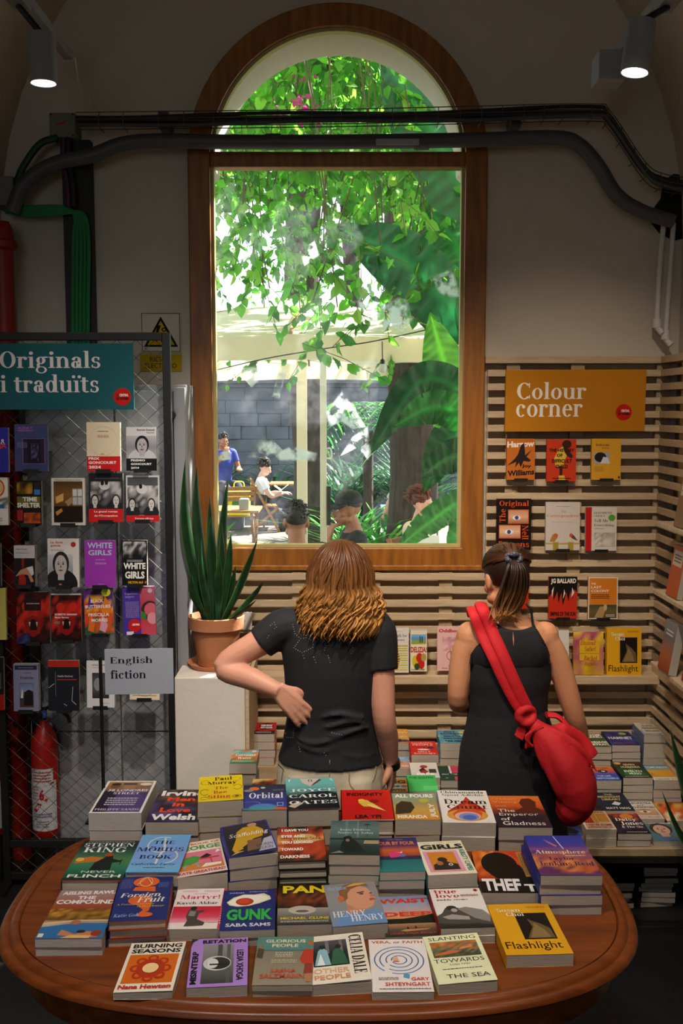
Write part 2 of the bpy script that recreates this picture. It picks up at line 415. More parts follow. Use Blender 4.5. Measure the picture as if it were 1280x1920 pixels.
def _serif():
    G = {}
    def g(ch, adv):
        k = Glyph(); G[ch] = (k.q, adv); return k
    X = .68
    k = g('a', .60); k.o(.02, -.015, .44, .42); k.stem(.34, 0, .50, 0, 2); k.o(.06, .30, .51, .69, 0, 150, .165, .06); k.dot(.14, .54, .085)
    k = g('b', .68); k.stem(.07, 0, 1.04, 1, 0); k.o(.10, -.015, .64, .69)
    k = g('c', .58); k.o(.03, -.015, .58, .69, 48, 318); k.dot(.44, .55, .09)
    k = g('d', .70); k.stem(.44, 0, 1.04, 1, 2); k.o(.03, -.015, .57, .69)
    k = g('e', .60); k.o(.03, -.015, .58, .69, 0, 318); k.r(.1, .35, .56, .41)
    k = g('f', .42); k.stem(.10, 0, .80, 0, 3); k.o(.10, .56, .50, 1.05, 70, 180, .165, .06); k.dot(.40, .94, .085); k.r(0, .62, .40, .68)
    k = g('g', .62); k.o(.05, .23, .51, .69); k.o(.01, -.33, .57, .10, tx=.11); k.r(.07, .06, .22, .27); k.r(.40, .61, .62, .69)
    k = g('h', .72); k.stem(.07, 0, 1.04, 1, 3); k.o(.10, .18, .62, .69, 0, 150, .165, .06); k.stem(.455, 0, .45, 0, 3)
    k = g('i', .34); k.stem(.08, 0, .68, 1, 3); k.dot(.165, .90, .105)
    k = g('j', .34); k.stem(.08, -.15, .68, 1, 0); k.o(-.16, -.33, .25, .05, 180, 360, .16, .06); k.dot(.165, .90, .105)
    k = g('k', .68); k.stem(.07, 0, 1.04, 1, 3); k.d(.2, .28, .5, .66, .07); k.d(.48, 0, .26, .40, .2); k.r(.40, .63, .66, .68); k.r(.42, 0, .72, .05)
    k = g('l', .33); k.stem(.08, 0, 1.04, 1, 3)
    k = g('m', 1.06); k.stem(.07, 0, .68, 1, 3); k.o(.10, .18, .58, .69, 0, 150, .165, .06); k.stem(.415, 0, .45, 0, 3); k.o(.45, .18, .96, .69, 0, 150, .165, .06); k.stem(.795, 0, .45, 0, 3)
    k = g('n', .72); k.stem(.07, 0, .68, 1, 3); k.o(.10, .18, .62, .69, 0, 150, .165, .06); k.stem(.455, 0, .45, 0, 3)
    k = g('o', .64); k.o(.03, -.015, .61, .69)
    k = g('p', .68); k.stem(.07, -.3, .68, 1, 3); k.o(.10, -.015, .64, .69)
    k = g('q', .68); k.stem(.44, -.3, .68, 0, 3); k.o(.03, -.015, .57, .69)
    k = g('r', .52); k.stem(.07, 0, .68, 1, 3); k.o(.14, .30, .56, .69, 60, 165, .12, .07); k.dot(.43, .58, .09)
    k = g('s', .50); k.o(.05, .31, .45, .69, 40, 265, .13, .06); k.o(.04, -.015, .48, .38, -140, 90, .13, .06); k.r(.36, .48, .44, .66); k.r(.05, .02, .12, .2)
    k = g('t', .44); k.r(.10, .12, .27, .86); k.r(0, .62, .42, .68); k.o(.10, -.015, .50, .30, 180, 320, .165, .06)
    k = g('u', .72); k.stem(.07, .2, .68, 1, 0); k.stem(.455, 0, .68, 1, 2); k.o(.07, -.015, .60, .46, 180, 335, .165, .06)
    k = g('v', .64); k.d(.26, 0, .02, .68, .17); k.d(.28, 0, .52, .68, .07); k.r(-.02, .63, .26, .68); k.r(.42, .63, .66, .68)
    k = g('w', .94); k.d(.22, 0, .02, .68, .17); k.d(.24, 0, .42, .68, .07); k.d(.58, 0, .38, .68, .17); k.d(.60, 0, .80, .68, .07); k.r(-.02, .63, .26, .68); k.r(.72, .63, .94, .68)
    k = g('x', .64); k.d(.44, 0, .04, .68, .18); k.d(.04, 0, .50, .68, .07); k.r(0, .63, .26, .68); k.r(.4, .63, .62, .68); k.r(0, 0, .22, .05); k.r(.38, 0, .66, .05)
    k = g('y', .64); k.d(.26, 0, .02, .68, .17); k.d(.12, -.3, .52, .68, .07); k.r(-.02, .63, .26, .68); k.r(.42, .63, .66, .68); k.dot(.12, -.25, .085)
    k = g('z', .58); k.r(.04, .62, .54, .68); k.r(.04, 0, .54, .06); k.d(.04, 0, .34, .66, .2); k.r(.04, .5, .1, .66); k.r(.48, .02, .54, .18)
    # capitals
    k = g('A', .86); k.d(.06, 0, .36, 1, .07); k.d(.58, 0, .32, 1, .2); k.r(.2, .3, .6, .35); k.r(-.02, 0, .24, .05); k.r(.5, 0, .86, .05)
    k = g('B', .74); k.stem(.09, 0, 1, 1, 1, .18); k.o(.0, .5, .64, 1, -90, 90, .17, .05); k.o(.0, 0, .7, .53, -90, 90, .17, .05); k.r(.09, .95, .34, 1); k.r(.09, 0, .36, .05); k.r(.2, .48, .36, .54)
    k = g('C', .78); k.o(.03, -.015, .82, 1.015, 45, 315, .19, .055); k.r(.66, .70, .72, .98); k.r(.68, .03, .73, .24)
    k = g('D', .84); k.stem(.09, 0, 1, 1, 1, .18); k.o(-.1, 0, .80, 1, -90, 90, .19, .05); k.r(.09, .95, .38, 1); k.r(.09, 0, .38, .05)
    k = g('E', .72); k.stem(.09, 0, 1, 1, 1, .18); k.r(.09, .945, .64, 1); k.r(.09, 0, .67, .055); k.r(.2, .48, .5, .535); k.r(.58, .76, .64, 1); k.r(.61, 0, .67, .26); k.r(.45, .38, .5, .63)
    k = g('F', .68); k.stem(.09, 0, 1, 1, 3, .18); k.r(.09, .945, .64, 1); k.r(.2, .48, .5, .535); k.r(.58, .76, .64, 1); k.r(.45, .38, .5, .63)
    k = g('G', .84); k.o(.03, -.015, .82, 1.015, 45, 325, .19, .055); k.r(.66, .70, .72, .98); k.stem(.58, .06, .44, 3, 0, .17)
    k = g('H', .90); k.stem(.09, 0, 1, 3, 3, .18); k.stem(.62, 0, 1, 3, 3, .18); k.r(.2, .47, .7, .53)
    k = g('I', .40); k.stem(.10, 0, 1, 3, 3, .18)
    k = g('J', .50); k.stem(.18, .15, 1, 3, 0, .18); k.o(-.12, -.12, .36, .4, 200, 360, .17, .06)
    k = g('K', .86); k.stem(.09, 0, 1, 3, 3, .18); k.d(.24, .38, .62, 1, .07); k.d(.6, 0, .32, .56, .21); k.r(.5, .95, .8, 1); k.r(.5, 0, .88, .05)
    k = g('L', .68); k.stem(.09, 0, 1, 3, 1, .18); k.r(.09, 0, .64, .055); k.r(.58, 0, .64, .28)
    k = g('M', 1.06); k.r(.1, 0, .16, 1); k.stem(.78, 0, 1, 2, 3, .18); k.d(.46, 0, .1, 1, .18); k.d(.48, 0, .80, 1, .06); k.r(0, 0, .26, .05); k.r(0, .95, .2, 1)
    k = g('N', .90); k.r(.1, 0, .16, 1); k.r(.72, 0, .78, 1); k.d(.62, 0, .08, 1, .18); k.r(0, 0, .26, .05); k.r(0, .95, .22, 1); k.r(.62, .95, .88, 1)
    k = g('O', .86); k.o(.03, -.015, .83, 1.015, 0, 360, .19, .055)
    k = g('P', .70); k.stem(.09, 0, 1, 1, 3, .18); k.o(0, .44, .66, 1, -90, 90, .17, .05); k.r(.09, .95, .34, 1); k.r(.2, .44, .36, .49)
    k = g('Q', .86); k.o(.03, -.015, .83, 1.015, 0, 360, .19, .055); k.d(.7, -.2, .4, .06, .16)
    k = g('R', .82); k.stem(.09, 0, 1, 1, 3, .18); k.o(0, .46, .68, 1, -90, 90, .17, .05); k.r(.09, .95, .36, 1); k.r(.2, .46, .38, .51); k.d(.58, 0, .34, .5, .19); k.r(.56, 0, .84, .05)
    k = g('S', .62); k.o(.05, .46, .56, 1.015, 35, 268, .16, .06); k.o(.04, -.015, .60, .53, -145, 90, .16, .06); k.r(.47, .70, .53, .98); k.r(.04, .02, .1, .28)
    k = g('T', .76); k.stem(.28, 0, 1, 0, 3, .18); k.r(.03, .945, .71, 1); k.r(.03, .74, .09, 1); k.r(.65, .74, .71, 1)
    k = g('U', .86); k.stem(.1, .3, 1, 3, 0, .18); k.r(.66, .3, .72, 1); k.o(.1, -.015, .72, .62, 180, 360, .17, .06); k.r(.56, .95, .82, 1)
    k = g('V', .84); k.d(.36, 0, .06, 1, .2); k.d(.38, 0, .70, 1, .07); k.r(-.02, .95, .34, 1); k.r(.6, .95, .86, 1)
    k = g('W', 1.2); k.d(.28, 0, .06, 1, .19); k.d(.3, 0, .54, 1, .07); k.d(.76, 0, .52, 1, .19); k.d(.78, 0, 1.04, 1, .07); k.r(-.02, .95, .32, 1); k.r(.94, .95, 1.2, 1)
    k = g('Y', .82); k.stem(.32, 0, .45, 0, 3, .18); k.d(.34, .4, .04, 1, .19); k.d(.4, .4, .68, 1, .07); k.r(-.02, .95, .32, 1); k.r(.58, .95, .84, 1)
    k = g('X', .84); k.d(.56, 0, .06, 1, .2); k.d(.06, 0, .64, 1, .07)
    k = g('Z', .72); k.r(.05, .94, .67, 1); k.r(.05, 0, .67, .06); k.d(.05, 0, .45, 1, .22)
    for ch, b, y in (('ï', 'i', 0), ('ö', 'o', 0), ('Ö', 'O', .26)):
        q, adv = G[b]; q = [p for p in q if min(v[1] for v in p) < .75] if ch == 'ï' else list(q)
        k = Glyph(); k.q = list(q); cx = adv/2 - .005; k.dot(cx-.15, .9+y, .09); k.dot(cx+.15, .9+y, .09); G[ch] = (k.q, adv)
    k = g('.', .26); k.dot(.13, .09, .1)
    k = g(',', .26); k.dot(.13, .09, .1); k.d(.06, -.16, .13, .05, .08)
    k = g('!', .34); k.q.append([(.13, .3), (.21, .3), (.27, 1), (.07, 1)]); k.dot(.17, .09, .1)
    k = g("'", .2); k.r(.06, .7, .15, 1.02)
    k = g('&', .8); k.o(.12, .5, .52, 1.0); k.o(.03, -.01, .58, .55); k.d(.6, 0, .2, .6, .16)
    return G
SERIF = _serif()
_TX = {}
def text_geo(t, font='s'):
    """(verts, faces) of a string, normalised to a 0..1 box; natural aspect returned"""
    key = (t, font)
    if key in _TX: return _TX[key]
    V = []; F = []
    if font in ('f', 'i'):
        x = 0.0
        for ch in t:
            if ch == ' ': x += .34; continue
            q, adv = SERIF.get(ch, SERIF.get(ch.upper(), SERIF['o']))
            for p in q:
                o = len(V); V += [(a + x + (b*.22 if font == 'i' else 0), b) for a, b in p]; F.append(list(range(o, o+len(p))))
            x += adv + .03
    else:
        cu = bpy.data.curves.new('lettering', 'FONT'); cu.body = t; cu.size = 1.0; cu.resolution_u = 2
        cu.fill_mode = 'FRONT'
        if font == 'b': cu.offset = 0.022
        if font == 'k': cu.offset = 0.04
        if font == 'o': cu.shear = 0.25
        ob = bpy.data.objects.new('lettering', cu)
        me = ob.to_mesh()
        V = [(v.co.x, v.co.y) for v in me.vertices]; F = [list(p.vertices) for p in me.polygons]
        ob.to_mesh_clear(); bpy.data.objects.remove(ob); bpy.data.curves.remove(cu)
    if not V: V = [(0, 0), (1, 0), (1, 1)]; F = [[0, 1, 2]]
    xs = [v[0] for v in V]; ys = [v[1] for v in V]; x0, x1, y0, y1 = min(xs), max(xs), min(ys), max(ys)
    w = max(x1-x0, 1e-6); h = max(y1-y0, 1e-6)
    out = ([((a-x0)/w, (b-y0)/h) for a, b in V], F, w/h)
    _TX[key] = out
    return out

class Print:
    """prints shapes on a rectangle w x h of a mesh; to3(u, v, lift) places a point given in 0..1"""
    def __init__(s, mb, to3, step=0.00012): s.mb = mb; s.to3 = to3; s.k = 0; s.step = step
    def poly(s, P, F, col=None, cols=None, layered=False):
        s.k += 1; z = s.k*s.step; P = [(min(1, max(0, a)), min(1, max(0, b))) for a, b in P]
        zs_ = [z]*len(P)
        if layered:
            for i, f in enumerate(F):
                for j in f: zs_[j] = z + (i % 7)*s.step*.12
        s.mb.add([s.to3(u, v, q) for (u, v), q in zip(P, zs_)], F, lin(col) if col else None, cols)
    def run(s, ops):
        for op in ops:
            o = op[0]
            if o == 'r': _, a, b, c, d, col = op; s.poly([(a, b), (c, b), (c, d), (a, d)], [(0,1,2,3)], col)
            elif o == 'g':
                _, a, b, c, d, *cs = op; n = len(cs); P = []; K = []
                for i, q in enumerate(cs):
                    v = b + (d-b)*i/(n-1); P += [(a, v), (c, v)]; K += [lin(q)]*2
                s.poly(P, [(2*i, 2*i+1, 2*i+3, 2*i+2) for i in range(n-1)], None, K)
            elif o == 'e':
                _, cu, cv, ru, rv, col = op; s.poly(_ell(cu, cv, ru, rv, 0, 348, 29), [tuple(range(30))], col)
            elif o == 'ring':
                _, cu, cv, ru, rv, t, a0, a1, col = op; n = 28
                A = _ell(cu, cv, ru, rv, a0, a1, n); B = _ell(cu, cv, ru-t, rv-t*rv/ru, a0, a1, n)
                s.poly(A+B, [(i, i+1, n+2+i, n+1+i) for i in range(n)], col)
            elif o == 'p': s.poly(op[1], [tuple(range(len(op[1])))], op[2])
            elif o == 'l':
                _, pts, w, col = op; P = []; F = []
                for (x0, y0), (x1, y1) in zip(pts, pts[1:]):
                    d = math.hypot(x1-x0, y1-y0) or 1; nx, ny = -(y1-y0)/d*w/2, (x1-x0)/d*w/2; k = len(P)
                    P += [(x0+nx, y0+ny), (x0-nx, y0-ny), (x1-nx, y1-ny), (x1+nx, y1+ny)]; F.append((k, k+1, k+2, k+3))
                s.poly(P, F, col)
            elif o == 't':
                _, t, a, b, c, d, col = op[:7]; font = op[7] if len(op) > 7 else 's'; rot = op[8] if len(op) > 8 else 0; sk = op[9] if len(op) > 9 else 0
                V, F, asp = text_geo(t, font)
                if rot == 0: P = [(a + x*(c-a), b + y*(d-b) + x*sk) for x, y in V]
                elif rot == 90: P = [(c - y*(c-a), b + x*(d-b)) for x, y in V]
                else: P = [(a + y*(c-a), d - x*(d-b)) for x, y in V]
                s.poly(P, F, col, None, font in ('f', 'i'))
            elif o == 'T':   # small print: rows of fine bars that read as text lines
                _, a, b, c, d, rows, col = op; rnd = random.Random(int((a+b*7+c*13+d)*1000)); P = []; F = []
                for i in range(rows):
                    v = d - (d-b)*(i+.5)/rows; h = (d-b)/rows*.22; x = a
                    while x < c - .01:
                        w = rnd.uniform(.02, .07)*(1 if c-a > .3 else .6); x1 = min(x+w, c); k = len(P)
                        P += [(x, v-h), (x1, v-h), (x1, v+h), (x, v+h)]; F.append((k, k+1, k+2, k+3)); x = x1 + .012
                s.poly(P, F, col)
            elif o == 'n':   # soft mottled picture
                _, a, b, c, d, seed, cs, nx, ny = op; rnd = random.Random(seed); P = []; K = []
                cl = [lin(q) for q in cs]
                for j in range(ny+1):
                    for i in range(nx+1):
                        P.append((a+(c-a)*i/nx, b+(d-b)*j/ny))
                        q = cl[min(len(cl)-1, max(0, int((j/ny*(len(cl)-1)) + rnd.uniform(-.9, 1.4))))]; f = rnd.uniform(.7, 1.25)
                        K.append(tuple(min(1, x*f) for x in q))
                s.poly(P, [(j*(nx+1)+i, j*(nx+1)+i+1, (j+1)*(nx+1)+i+1, (j+1)*(nx+1)+i) for j in range(ny) for i in range(nx)], None, K)
            elif o == 'face':  # a small portrait: hair, face, shadow side, features
                _, cu, cv, sx, sy, skin, hair, shirt = op
                s.poly(_ell(cu, cv-.95*sy, 1.05*sx, .75*sy, 0, 348, 29), [tuple(range(30))], shirt)
                s.poly([(cu-.2*sx, cv-.75*sy), (cu+.2*sx, cv-.75*sy), (cu+.2*sx, cv), (cu-.2*sx, cv)], [(0,1,2,3)], skin)
                s.poly(_ell(cu, cv+.06*sy, .52*sx, .60*sy, 0, 348, 29), [tuple(range(30))], hair)
                s.poly(_ell(cu, cv-.04*sy, .38*sx, .52*sy, 0, 348, 29), [tuple(range(30))], skin)
                for q in (-1, 1):
                    s.poly(_ell(cu+q*.15*sx, cv+.04*sy, .07*sx, .035*sy, 0, 330, 11), [tuple(range(12))], '#222')
                    s.poly([(cu+q*.15*sx-.09*sx, cv+.12*sy), (cu+q*.15*sx+.09*sx, cv+.12*sy), (cu+q*.15*sx, cv+.16*sy)], [(0,1,2)], hair)
                s.poly([(cu-.02*sx, cv+.03*sy), (cu+.06*sx, cv-.13*sy), (cu-.05*sx, cv-.13*sy)], [(0,1,2)], '#7a5a4a')
                s.poly(_ell(cu, cv-.27*sy, .13*sx, .04*sy, 0, 330, 11), [tuple(range(12))], '#8a4038')
            elif o == 'w': s.k += op[1]

PRINT = mat('printed_paper_cover', '#ffffff', 0.42, attr=True, var=0.03, scale=40, spec=0.22)
BOARD = mat('printed_sign_board', '#ffffff', 0.75, attr=True, var=0.04, scale=90, spec=0.2)
PAGES = mat('page_block_paper', '#b9b0a2', 0.85, var=0.16, scale=60, stretch=(0.3, 0.3, 12), bump=0.25, bscale=90)
PAGES_W = mat('white_page_block_paper', '#c4c1bf', 0.85, var=0.14, scale=60, stretch=(0.3, 0.3, 12), bump=0.25, bscale=90)

def make_book(name, w, h, t, base, ops, label, group, matrix, lift=0.0, spine=None, hard=False, edge=None, cat='book', white=False, back=None):
    """w along +x from the spine, h along +y, t along +z; own space, placed by matrix"""
    root = bpy.data.objects.new(name, None); COL.objects.link(root); root.empty_display_size = 0.03
    root['_world'] = 0; tag(root, label, cat, group)
    loc, rot, sc_ = matrix.decompose(); root.location = loc; root.rotation_euler = rot.to_euler()
    ct = 0.0022 if hard else 0.0006
    ins = 0.003 if hard else 0.0004
    pb = MB(); pb.box(ct, ins, ct, w - ins*1.3, h - ins, t - ct)
    pb.build('page_block', PAGES_W if white else PAGES, root)
    cv = MB(); bc = lin(base); sp = lin(spine or base); ec = lin(edge) if edge else bc
    ta = math.tan(R(lift))
    def fr(u, v, z): x = u*w; return Vector((x, v*h, t + x*ta + z))
    cv.box(0, 0, 0, w, h, ct, lin(back) if back else ec)                       # back board
    cv.box(0, 0, 0, ct, h, t, sp)                           # spine
    a = [Vector((0, 0, t-ct)), Vector((w, 0, t-ct+w*ta)), Vector((w, h, t-ct+w*ta)), Vector((0, h, t-ct))]
    b_ = [p + Vector((0, 0, ct)) for p in a]
    cv.add(a + b_, [(3,2,1,0), (0,1,5,4), (1,2,6,5), (2,3,7,6), (3,0,4,7)], ec)
    cv.add(b_, [(0,1,2,3)], bc)
    pr_ = Print(cv, fr)
    if ops: pr_.run(ops)
    cv.build('cover', PRINT, root, recalc=False)
    return root

def copy_tree(o, parent=None):
    c = o.copy(); COL.objects.link(c)
    if parent is not None: c.parent = parent
    for ch in list(o.children): copy_tree(ch, c)
    return c

# printed boards (signs)
def sign_board(name, label, cat, corner_bl, ux, uy, w, h, t, base, ops, m=None, group=None, extra=None):
    """flat board: ux, uy unit vectors of its width and height; front faces ux x uy"""
    ux = Vector(ux).normalized(); uy = Vector(uy).normalized(); nz_ = ux.cross(uy)
    o = Vector(corner_bl)
    mb = MB(); vs = [o + ux*(a*w) + uy*(b*h) + nz_*(c*t) for c in (0, 1) for a, b in ((0,0), (1,0), (1,1), (0,1))]
    mb.add(vs, [(3,2,1,0), (4,5,6,7), (0,1,5,4), (1,2,6,5), (2,3,7,6), (3,0,4,7)], lin(base))
    Print(mb, lambda u, v, z: o + ux*(u*w) + uy*(v*h) + nz_*(t + z), 0.0002).run(ops)
    c = o + ux*(w/2)
    root = thing(name, label, cat, c, group)
    mb.build('board', m or BOARD, root, recalc=False)
    return root
# ------------------------------------------------------------ fixtures of the shop
SLAT = mat('pale_pine_slat', '#cbb698', 0.6, col2='#b39a78', scale=5, stretch=(1.2, 12, 12), bump=0.12, bscale=40)
SLATB = mat('pine_batten', '#a88f6e', 0.65, var=0.2, scale=6)
BLACK = mat('black_powder_coat', '#0b0b0d', 0.5, bump=0.03)
BLACKP = mat('black_plastic', '#121214', 0.45)
GREY = mat('light_grey_cabinet_paint', '#8f9296', 0.34, var=0.06, scale=3)
GREYD = mat('dark_grey_conduit', '#4c4d52', 0.5, var=0.15, scale=10)
WIRE = mat('galvanised_wire', '#6d665c', 0.4, metal=0.7)
RED = mat('fire_red_paint', '#a31712', 0.4, var=0.12, scale=6)
REDD = mat('deep_red_pipe_paint', '#8c160c', 0.5, var=0.15, scale=5)
WHITE = mat('white_painted_metal', '#d6d6d2', 0.5); DIMWHITE = mat('dimmed_white_lamp_paint', '#8d8d90', 0.55)  # white lamp paint, its colour greyed in place of dim light
WHITEP = mat('white_painted_plaster', '#d4cec4', 0.8, var=0.06, scale=3, bump=0.1, bscale=40)
GREENC = mat('green_cable', '#1d7a45', 0.5)
PURC = mat('purple_cable', '#4a2448', 0.5); BLKC = mat('black_cable', '#1b1b20', 0.5)
BENCHW = mat('pale_wood_bench', '#b7a284', 0.6, col2='#9a8260', scale=5, stretch=(1, 9, 9))
DARKW = mat('black_stained_shelf', '#1a1817', 0.55, var=0.2, scale=6)

# --- slatted wall panelling
SY = 4.50                       # front face of the slats
X_R = 1.405                     # face of the slats on the side wall
t = thing('slat_panelling', 'pale wooden slat panelling under the window and up the wall beside it', 'panelling', (0.4, SY + 0.02, 0.45))
mb = MB(); mb2 = MB()
z_top = at(0, 693, SY).z; pitch = 0.0605; sh = 0.030
xl = at(347, 1100, SY).x; xr = at(913, 800, SY).x
k = 0
ztop_cap = at(0, 669, SY).z
mb.box(xr - 0.01, SY, ztop_cap - 0.028, X_R, SY + 0.05, ztop_cap + 0.002)
mb2.box(X_R, 3.3, ztop_cap - 0.028, AX - .004, SY + 0.05, ztop_cap + 0.002)
while True:
    z = z_top - k*pitch; k += 1
    if z < 0.42: break
    x0 = xl if z < Z_BOT - 0.02 else xr
    mb.box(x0, SY, z - sh, X_R + 0.02, SY + 0.018, z)
    mb2.box(X_R, 3.3, z - sh, X_R + 0.018, SY + 0.018, z)
mb.build('slats', SLAT, t, bevel=0.0015); mb2.build('side_slats', SLAT, t, bevel=0.0015)
mb = MB(); mb.box(xl + .01, DW - .006, .44, X_R + .02, DW - .002, Z_BOT - .02); mb.box(xr + .005, DW - .006, Z_BOT - .02, X_R + .02, DW - .002, ztop_cap - .03); mb.box(AX - .006, 3.32, .44, AX - .003, DW - .01, ztop_cap - .03); mb.build('gap_shade_sheet', mat('brown_gap_shade', '#b39b7c', .8, var=.2, scale=5), t)  # brown sheet added to stand in for the shaded wall between slats
for px in (1240/1, 1080, 960):
    x = at(px, 900, SY).x
    mb = MB(); mb.box(x - 0.03, SY + 0.018, 0.42, x + 0.03, DW - 0.007, ztop_cap - 0.03); mb.build('batten', SLATB, t)
for px in (835, 700, 560, 420):
    x = at(px, 1200, SY).x
    mb = MB(); mb.box(x - 0.03, SY + 0.018, 0.42, x + 0.03, DW - 0.007, Z_BOT - 0.02); mb.build('batten', SLATB, t)
for y in (4.25, 3.8, 3.4):
    mb = MB(); mb.box(X_R + 0.018, y - 0.03, 0.42, AX - 0.007, y + 0.03, ztop_cap - 0.03); mb.build('batten', SLATB, t)

# --- ledge shelf on the panelling
SHY = 4.40
SHZ = at(0, 1268, SHY).z
t = thing('wall_shelf', 'long pale wooden ledge shelf fixed to the slats below the window', 'shelf', (0.4, 4.45, SHZ))
mb = MB(); mb.box(at(466, 1275, SHY).x, SHY, SHZ - 0.037, at(1237, 1275, SHY).x, SY - 0.001, SHZ); mb.build('shelf_board', SLAT, t, bevel=0.002)
# --- three short ledges on the side wall
side_ledges = []
for i, (py, nm) in enumerate(((986, 'short ledge on the side slats, highest of three'), (1119, 'short ledge on the side slats, middle of three'), (1260, 'short ledge on the side slats, lowest of three'))):
    z = at(0, py, 4.0).z; side_ledges.append(z)
    t = thing('side_ledge', nm, 'shelf', (1.36, 3.9, z), 'ledges on the side wall')
    mb = MB(); mb.box(1.30, 3.35, z - 0.018, X_R - 0.001, 4.18, z); mb.build('shelf_board', SLAT, t, bevel=0.0015)

# --- stepped display bench under the window
t = thing('display_bench', 'low black and pale wood bench stacked with books under the window', 'bench', (0.45, 4.1, 0))
BX0, BX1 = -0.50, 1.40
BX2 = at(459, 1300, 4.06).x + .02
mb = MB(); mb.box(BX0, 3.685, 0.315, BX1, 4.055, 0.345); mb.box(BX2, 4.055, 0.315, BX1, 4.495, 0.345); mb.build('bench_top', BENCHW, t, bevel=0.002)
mb = MB(); mb.box(BX2, 4.284, 0.3455, BX1, 4.495, 0.450); mb.build('upper_step', BENCHW, t, bevel=0.002)
mb = MB(); mb.box(BX0, 3.68, 0.29, BX1, 3.70, 0.314); mb.build('front_rail', DARKW, t)
mb = MB(); mb.box(BX0, 3.70, 0.03, BX1, 4.05, 0.055); mb.build('lower_shelf', DARKW, t)
mb = MB(); mb.box(BX0, 3.695, 0.0, BX1, 3.725, 0.03); mb.build('plinth', DARKW, t)
mb = MB(); mb.box(BX0, 4.035, 0.056, BX1, 4.05, 0.314); mb.build('back_panel', DARKW, t)
for x in (BX0 + 0.03, 0.38, BX1 - 0.03):
    mb = MB(); mb.box(x - 0.02, 3.71, 0.056, x + 0.02, 3.75, 0.314); mb.build('leg', DARKW, t)

# --- white plaster pedestal of the plant
PY = 4.06; PZ = at(0, 1270, PY).z
PX0, PX1 = at(327, 1300, PY).x, at(459, 1300, PY).x
t = thing('plant_pedestal', 'white plastered block under the terracotta plant pot', 'pedestal', ((PX0+PX1)/2, 4.25, 0))
mb = MB(); mb.box(PX0, PY, 0, PX1, 4.495, PZ); mb.build('block', WHITEP, t, bevel=0.006)
mb = MB(); mb.box(PX1 + 0.001, PY + 0.005, 0.40, PX1 + 0.016, 4.495, PZ - 0.02); mb.build('edge_board', SLAT, t, bevel=0.001)

# --- grey electrical cabinet behind the rack
CY = 4.26
t = thing('electrical_cabinet', 'tall light grey metal electrical cabinet behind the mesh rack', 'cabinet', (-1.0, 4.4, 0))
cx1 = at(350, 900, CY).x; cx0 = -1.33; cz = at(0, 721, CY).z
mb = MB(); mb.box(cx0, CY + 0.02, 0.05, cx1, DW - 0.005, cz); mb.build('body', GREY, t, bevel=0.004)
xm = at(226, 1300, CY).x
for (a, b_, n_) in ((cx0 + 0.02, xm - 0.003, 'door'), (xm + 0.003, cx1 - 0.055, 'door')):
    for z0, z1 in ((0.09, at(0, 1372, CY).z - 0.003), (at(0, 1372, CY).z + 0.003, cz - 0.025)):
        mb = MB(); mb.box(a, CY, z0, b_, CY + 0.02, z1); d = mb.build(n_, GREY, t, bevel=0.003)
mb = MB(); kx = at(322, 778, CY); mb.lathe([(0.0, -0.012), (0.016, -0.012), (0.018, 0.0), (0.018, 0.012)], (kx.x, CY - 0.012, kx.z), 16, axis=(0, 1, 0)); mb.build('lock', BLACKP, t, smooth=True)
mb = MB(); mb.box(cx1 - 0.05, CY - 0.004, 0.06, cx1 - 0.002, CY + 0.02, cz - 0.012); mb.build('edge_trim', GREY, t, bevel=0.003)

# --- electrical warning signs
w0 = at(265, 661, DW - 0.004); ww = at(340, 661, DW).x - w0.x; wh = at(0, 586, DW).z - w0.z
sign_board('warning_sign', 'white warning sign with a yellow shock triangle, half hidden by the rack post', 'sign', w0, (1,0,0), (0,0,1), ww, wh, 0.002, '#c9c2b0',
  [('r', .02, .02, .98, .98, '#161616'), ('r', .035, .035, .965, .965, '#cfc9ba'), ('p', [(.07, .14), (.93, .14), (.5, .90)], '#141414'), ('p', [(.16, .19), (.84, .19), (.5, .79)], '#c9a50e'),
   ('p', [(.42, .68), (.50, .68), (.44, .50), (.5, .50), (.38, .24), (.41, .42), (.35, .42)], '#141414'), ('e', .58, .57, .06, .055, '#141414'), ('e', .58, .57, .03, .028, '#c9a50e'), ('p', [(.5, .46), (.66, .46), (.7, .3), (.5, .26)], '#141414'), ('l', [(.36, .3), (.56, .42)], .05, '#141414')])
w0 = at(263, 696, DW - 0.004); ww = at(341, 696, DW).x - w0.x; wh = at(0, 664, DW).z - w0.z
sign_board('warning_sign', 'yellow plate with black words under the white shock warning sign', 'sign', w0, (1,0,0), (0,0,1), ww, wh, 0.002, '#b89c12',
  [('t', 'RIESGO', .24, .56, .76, .84, '#191608', 's'), ('t', 'ELECTRICO', .12, .18, .88, .46, '#191608', 's')])

# --- black display rack with chain link mesh
RY = 4.10
rz0 = 0.0; rz1 = at(0, 631, RY).z; rx1 = at(312, 640, RY).x; rx0 = -1.405
t = thing('display_rack', 'black framed rack of chain link mesh hung with face-out books', 'rack', ((rx0+rx1)/2, RY, 0))
s = 0.0155
for x in (rx0, rx1):
    mb = MB(); mb.box(x - s, RY - s, 0, x + s, RY + s, rz1 + s); mb.build('post', BLACK, t, bevel=0.002)
for z in (rz1, at(0, 1580, RY).z, at(0, 1640, RY).z):
    mb = MB(); mb.box(rx0 + s, RY - s, z - s, rx1 - s, RY + s, z + s); mb.build('rail', BLACK, t, bevel=0.002)
for x in (rx0, rx1):
    mb = MB(); mb.box(x - 0.02, RY - 0.11, 0.0, x + 0.02, RY + 0.11, 0.02); mb.build('foot', BLACK, t)
mb = MB(); zb = at(0, 1640, RY).z; H = rz1 - zb; W = rx1 - rx0; px_, pz_ = 0.0385, 0.0355
sl = pz_/px_
rnd = random.Random(3)
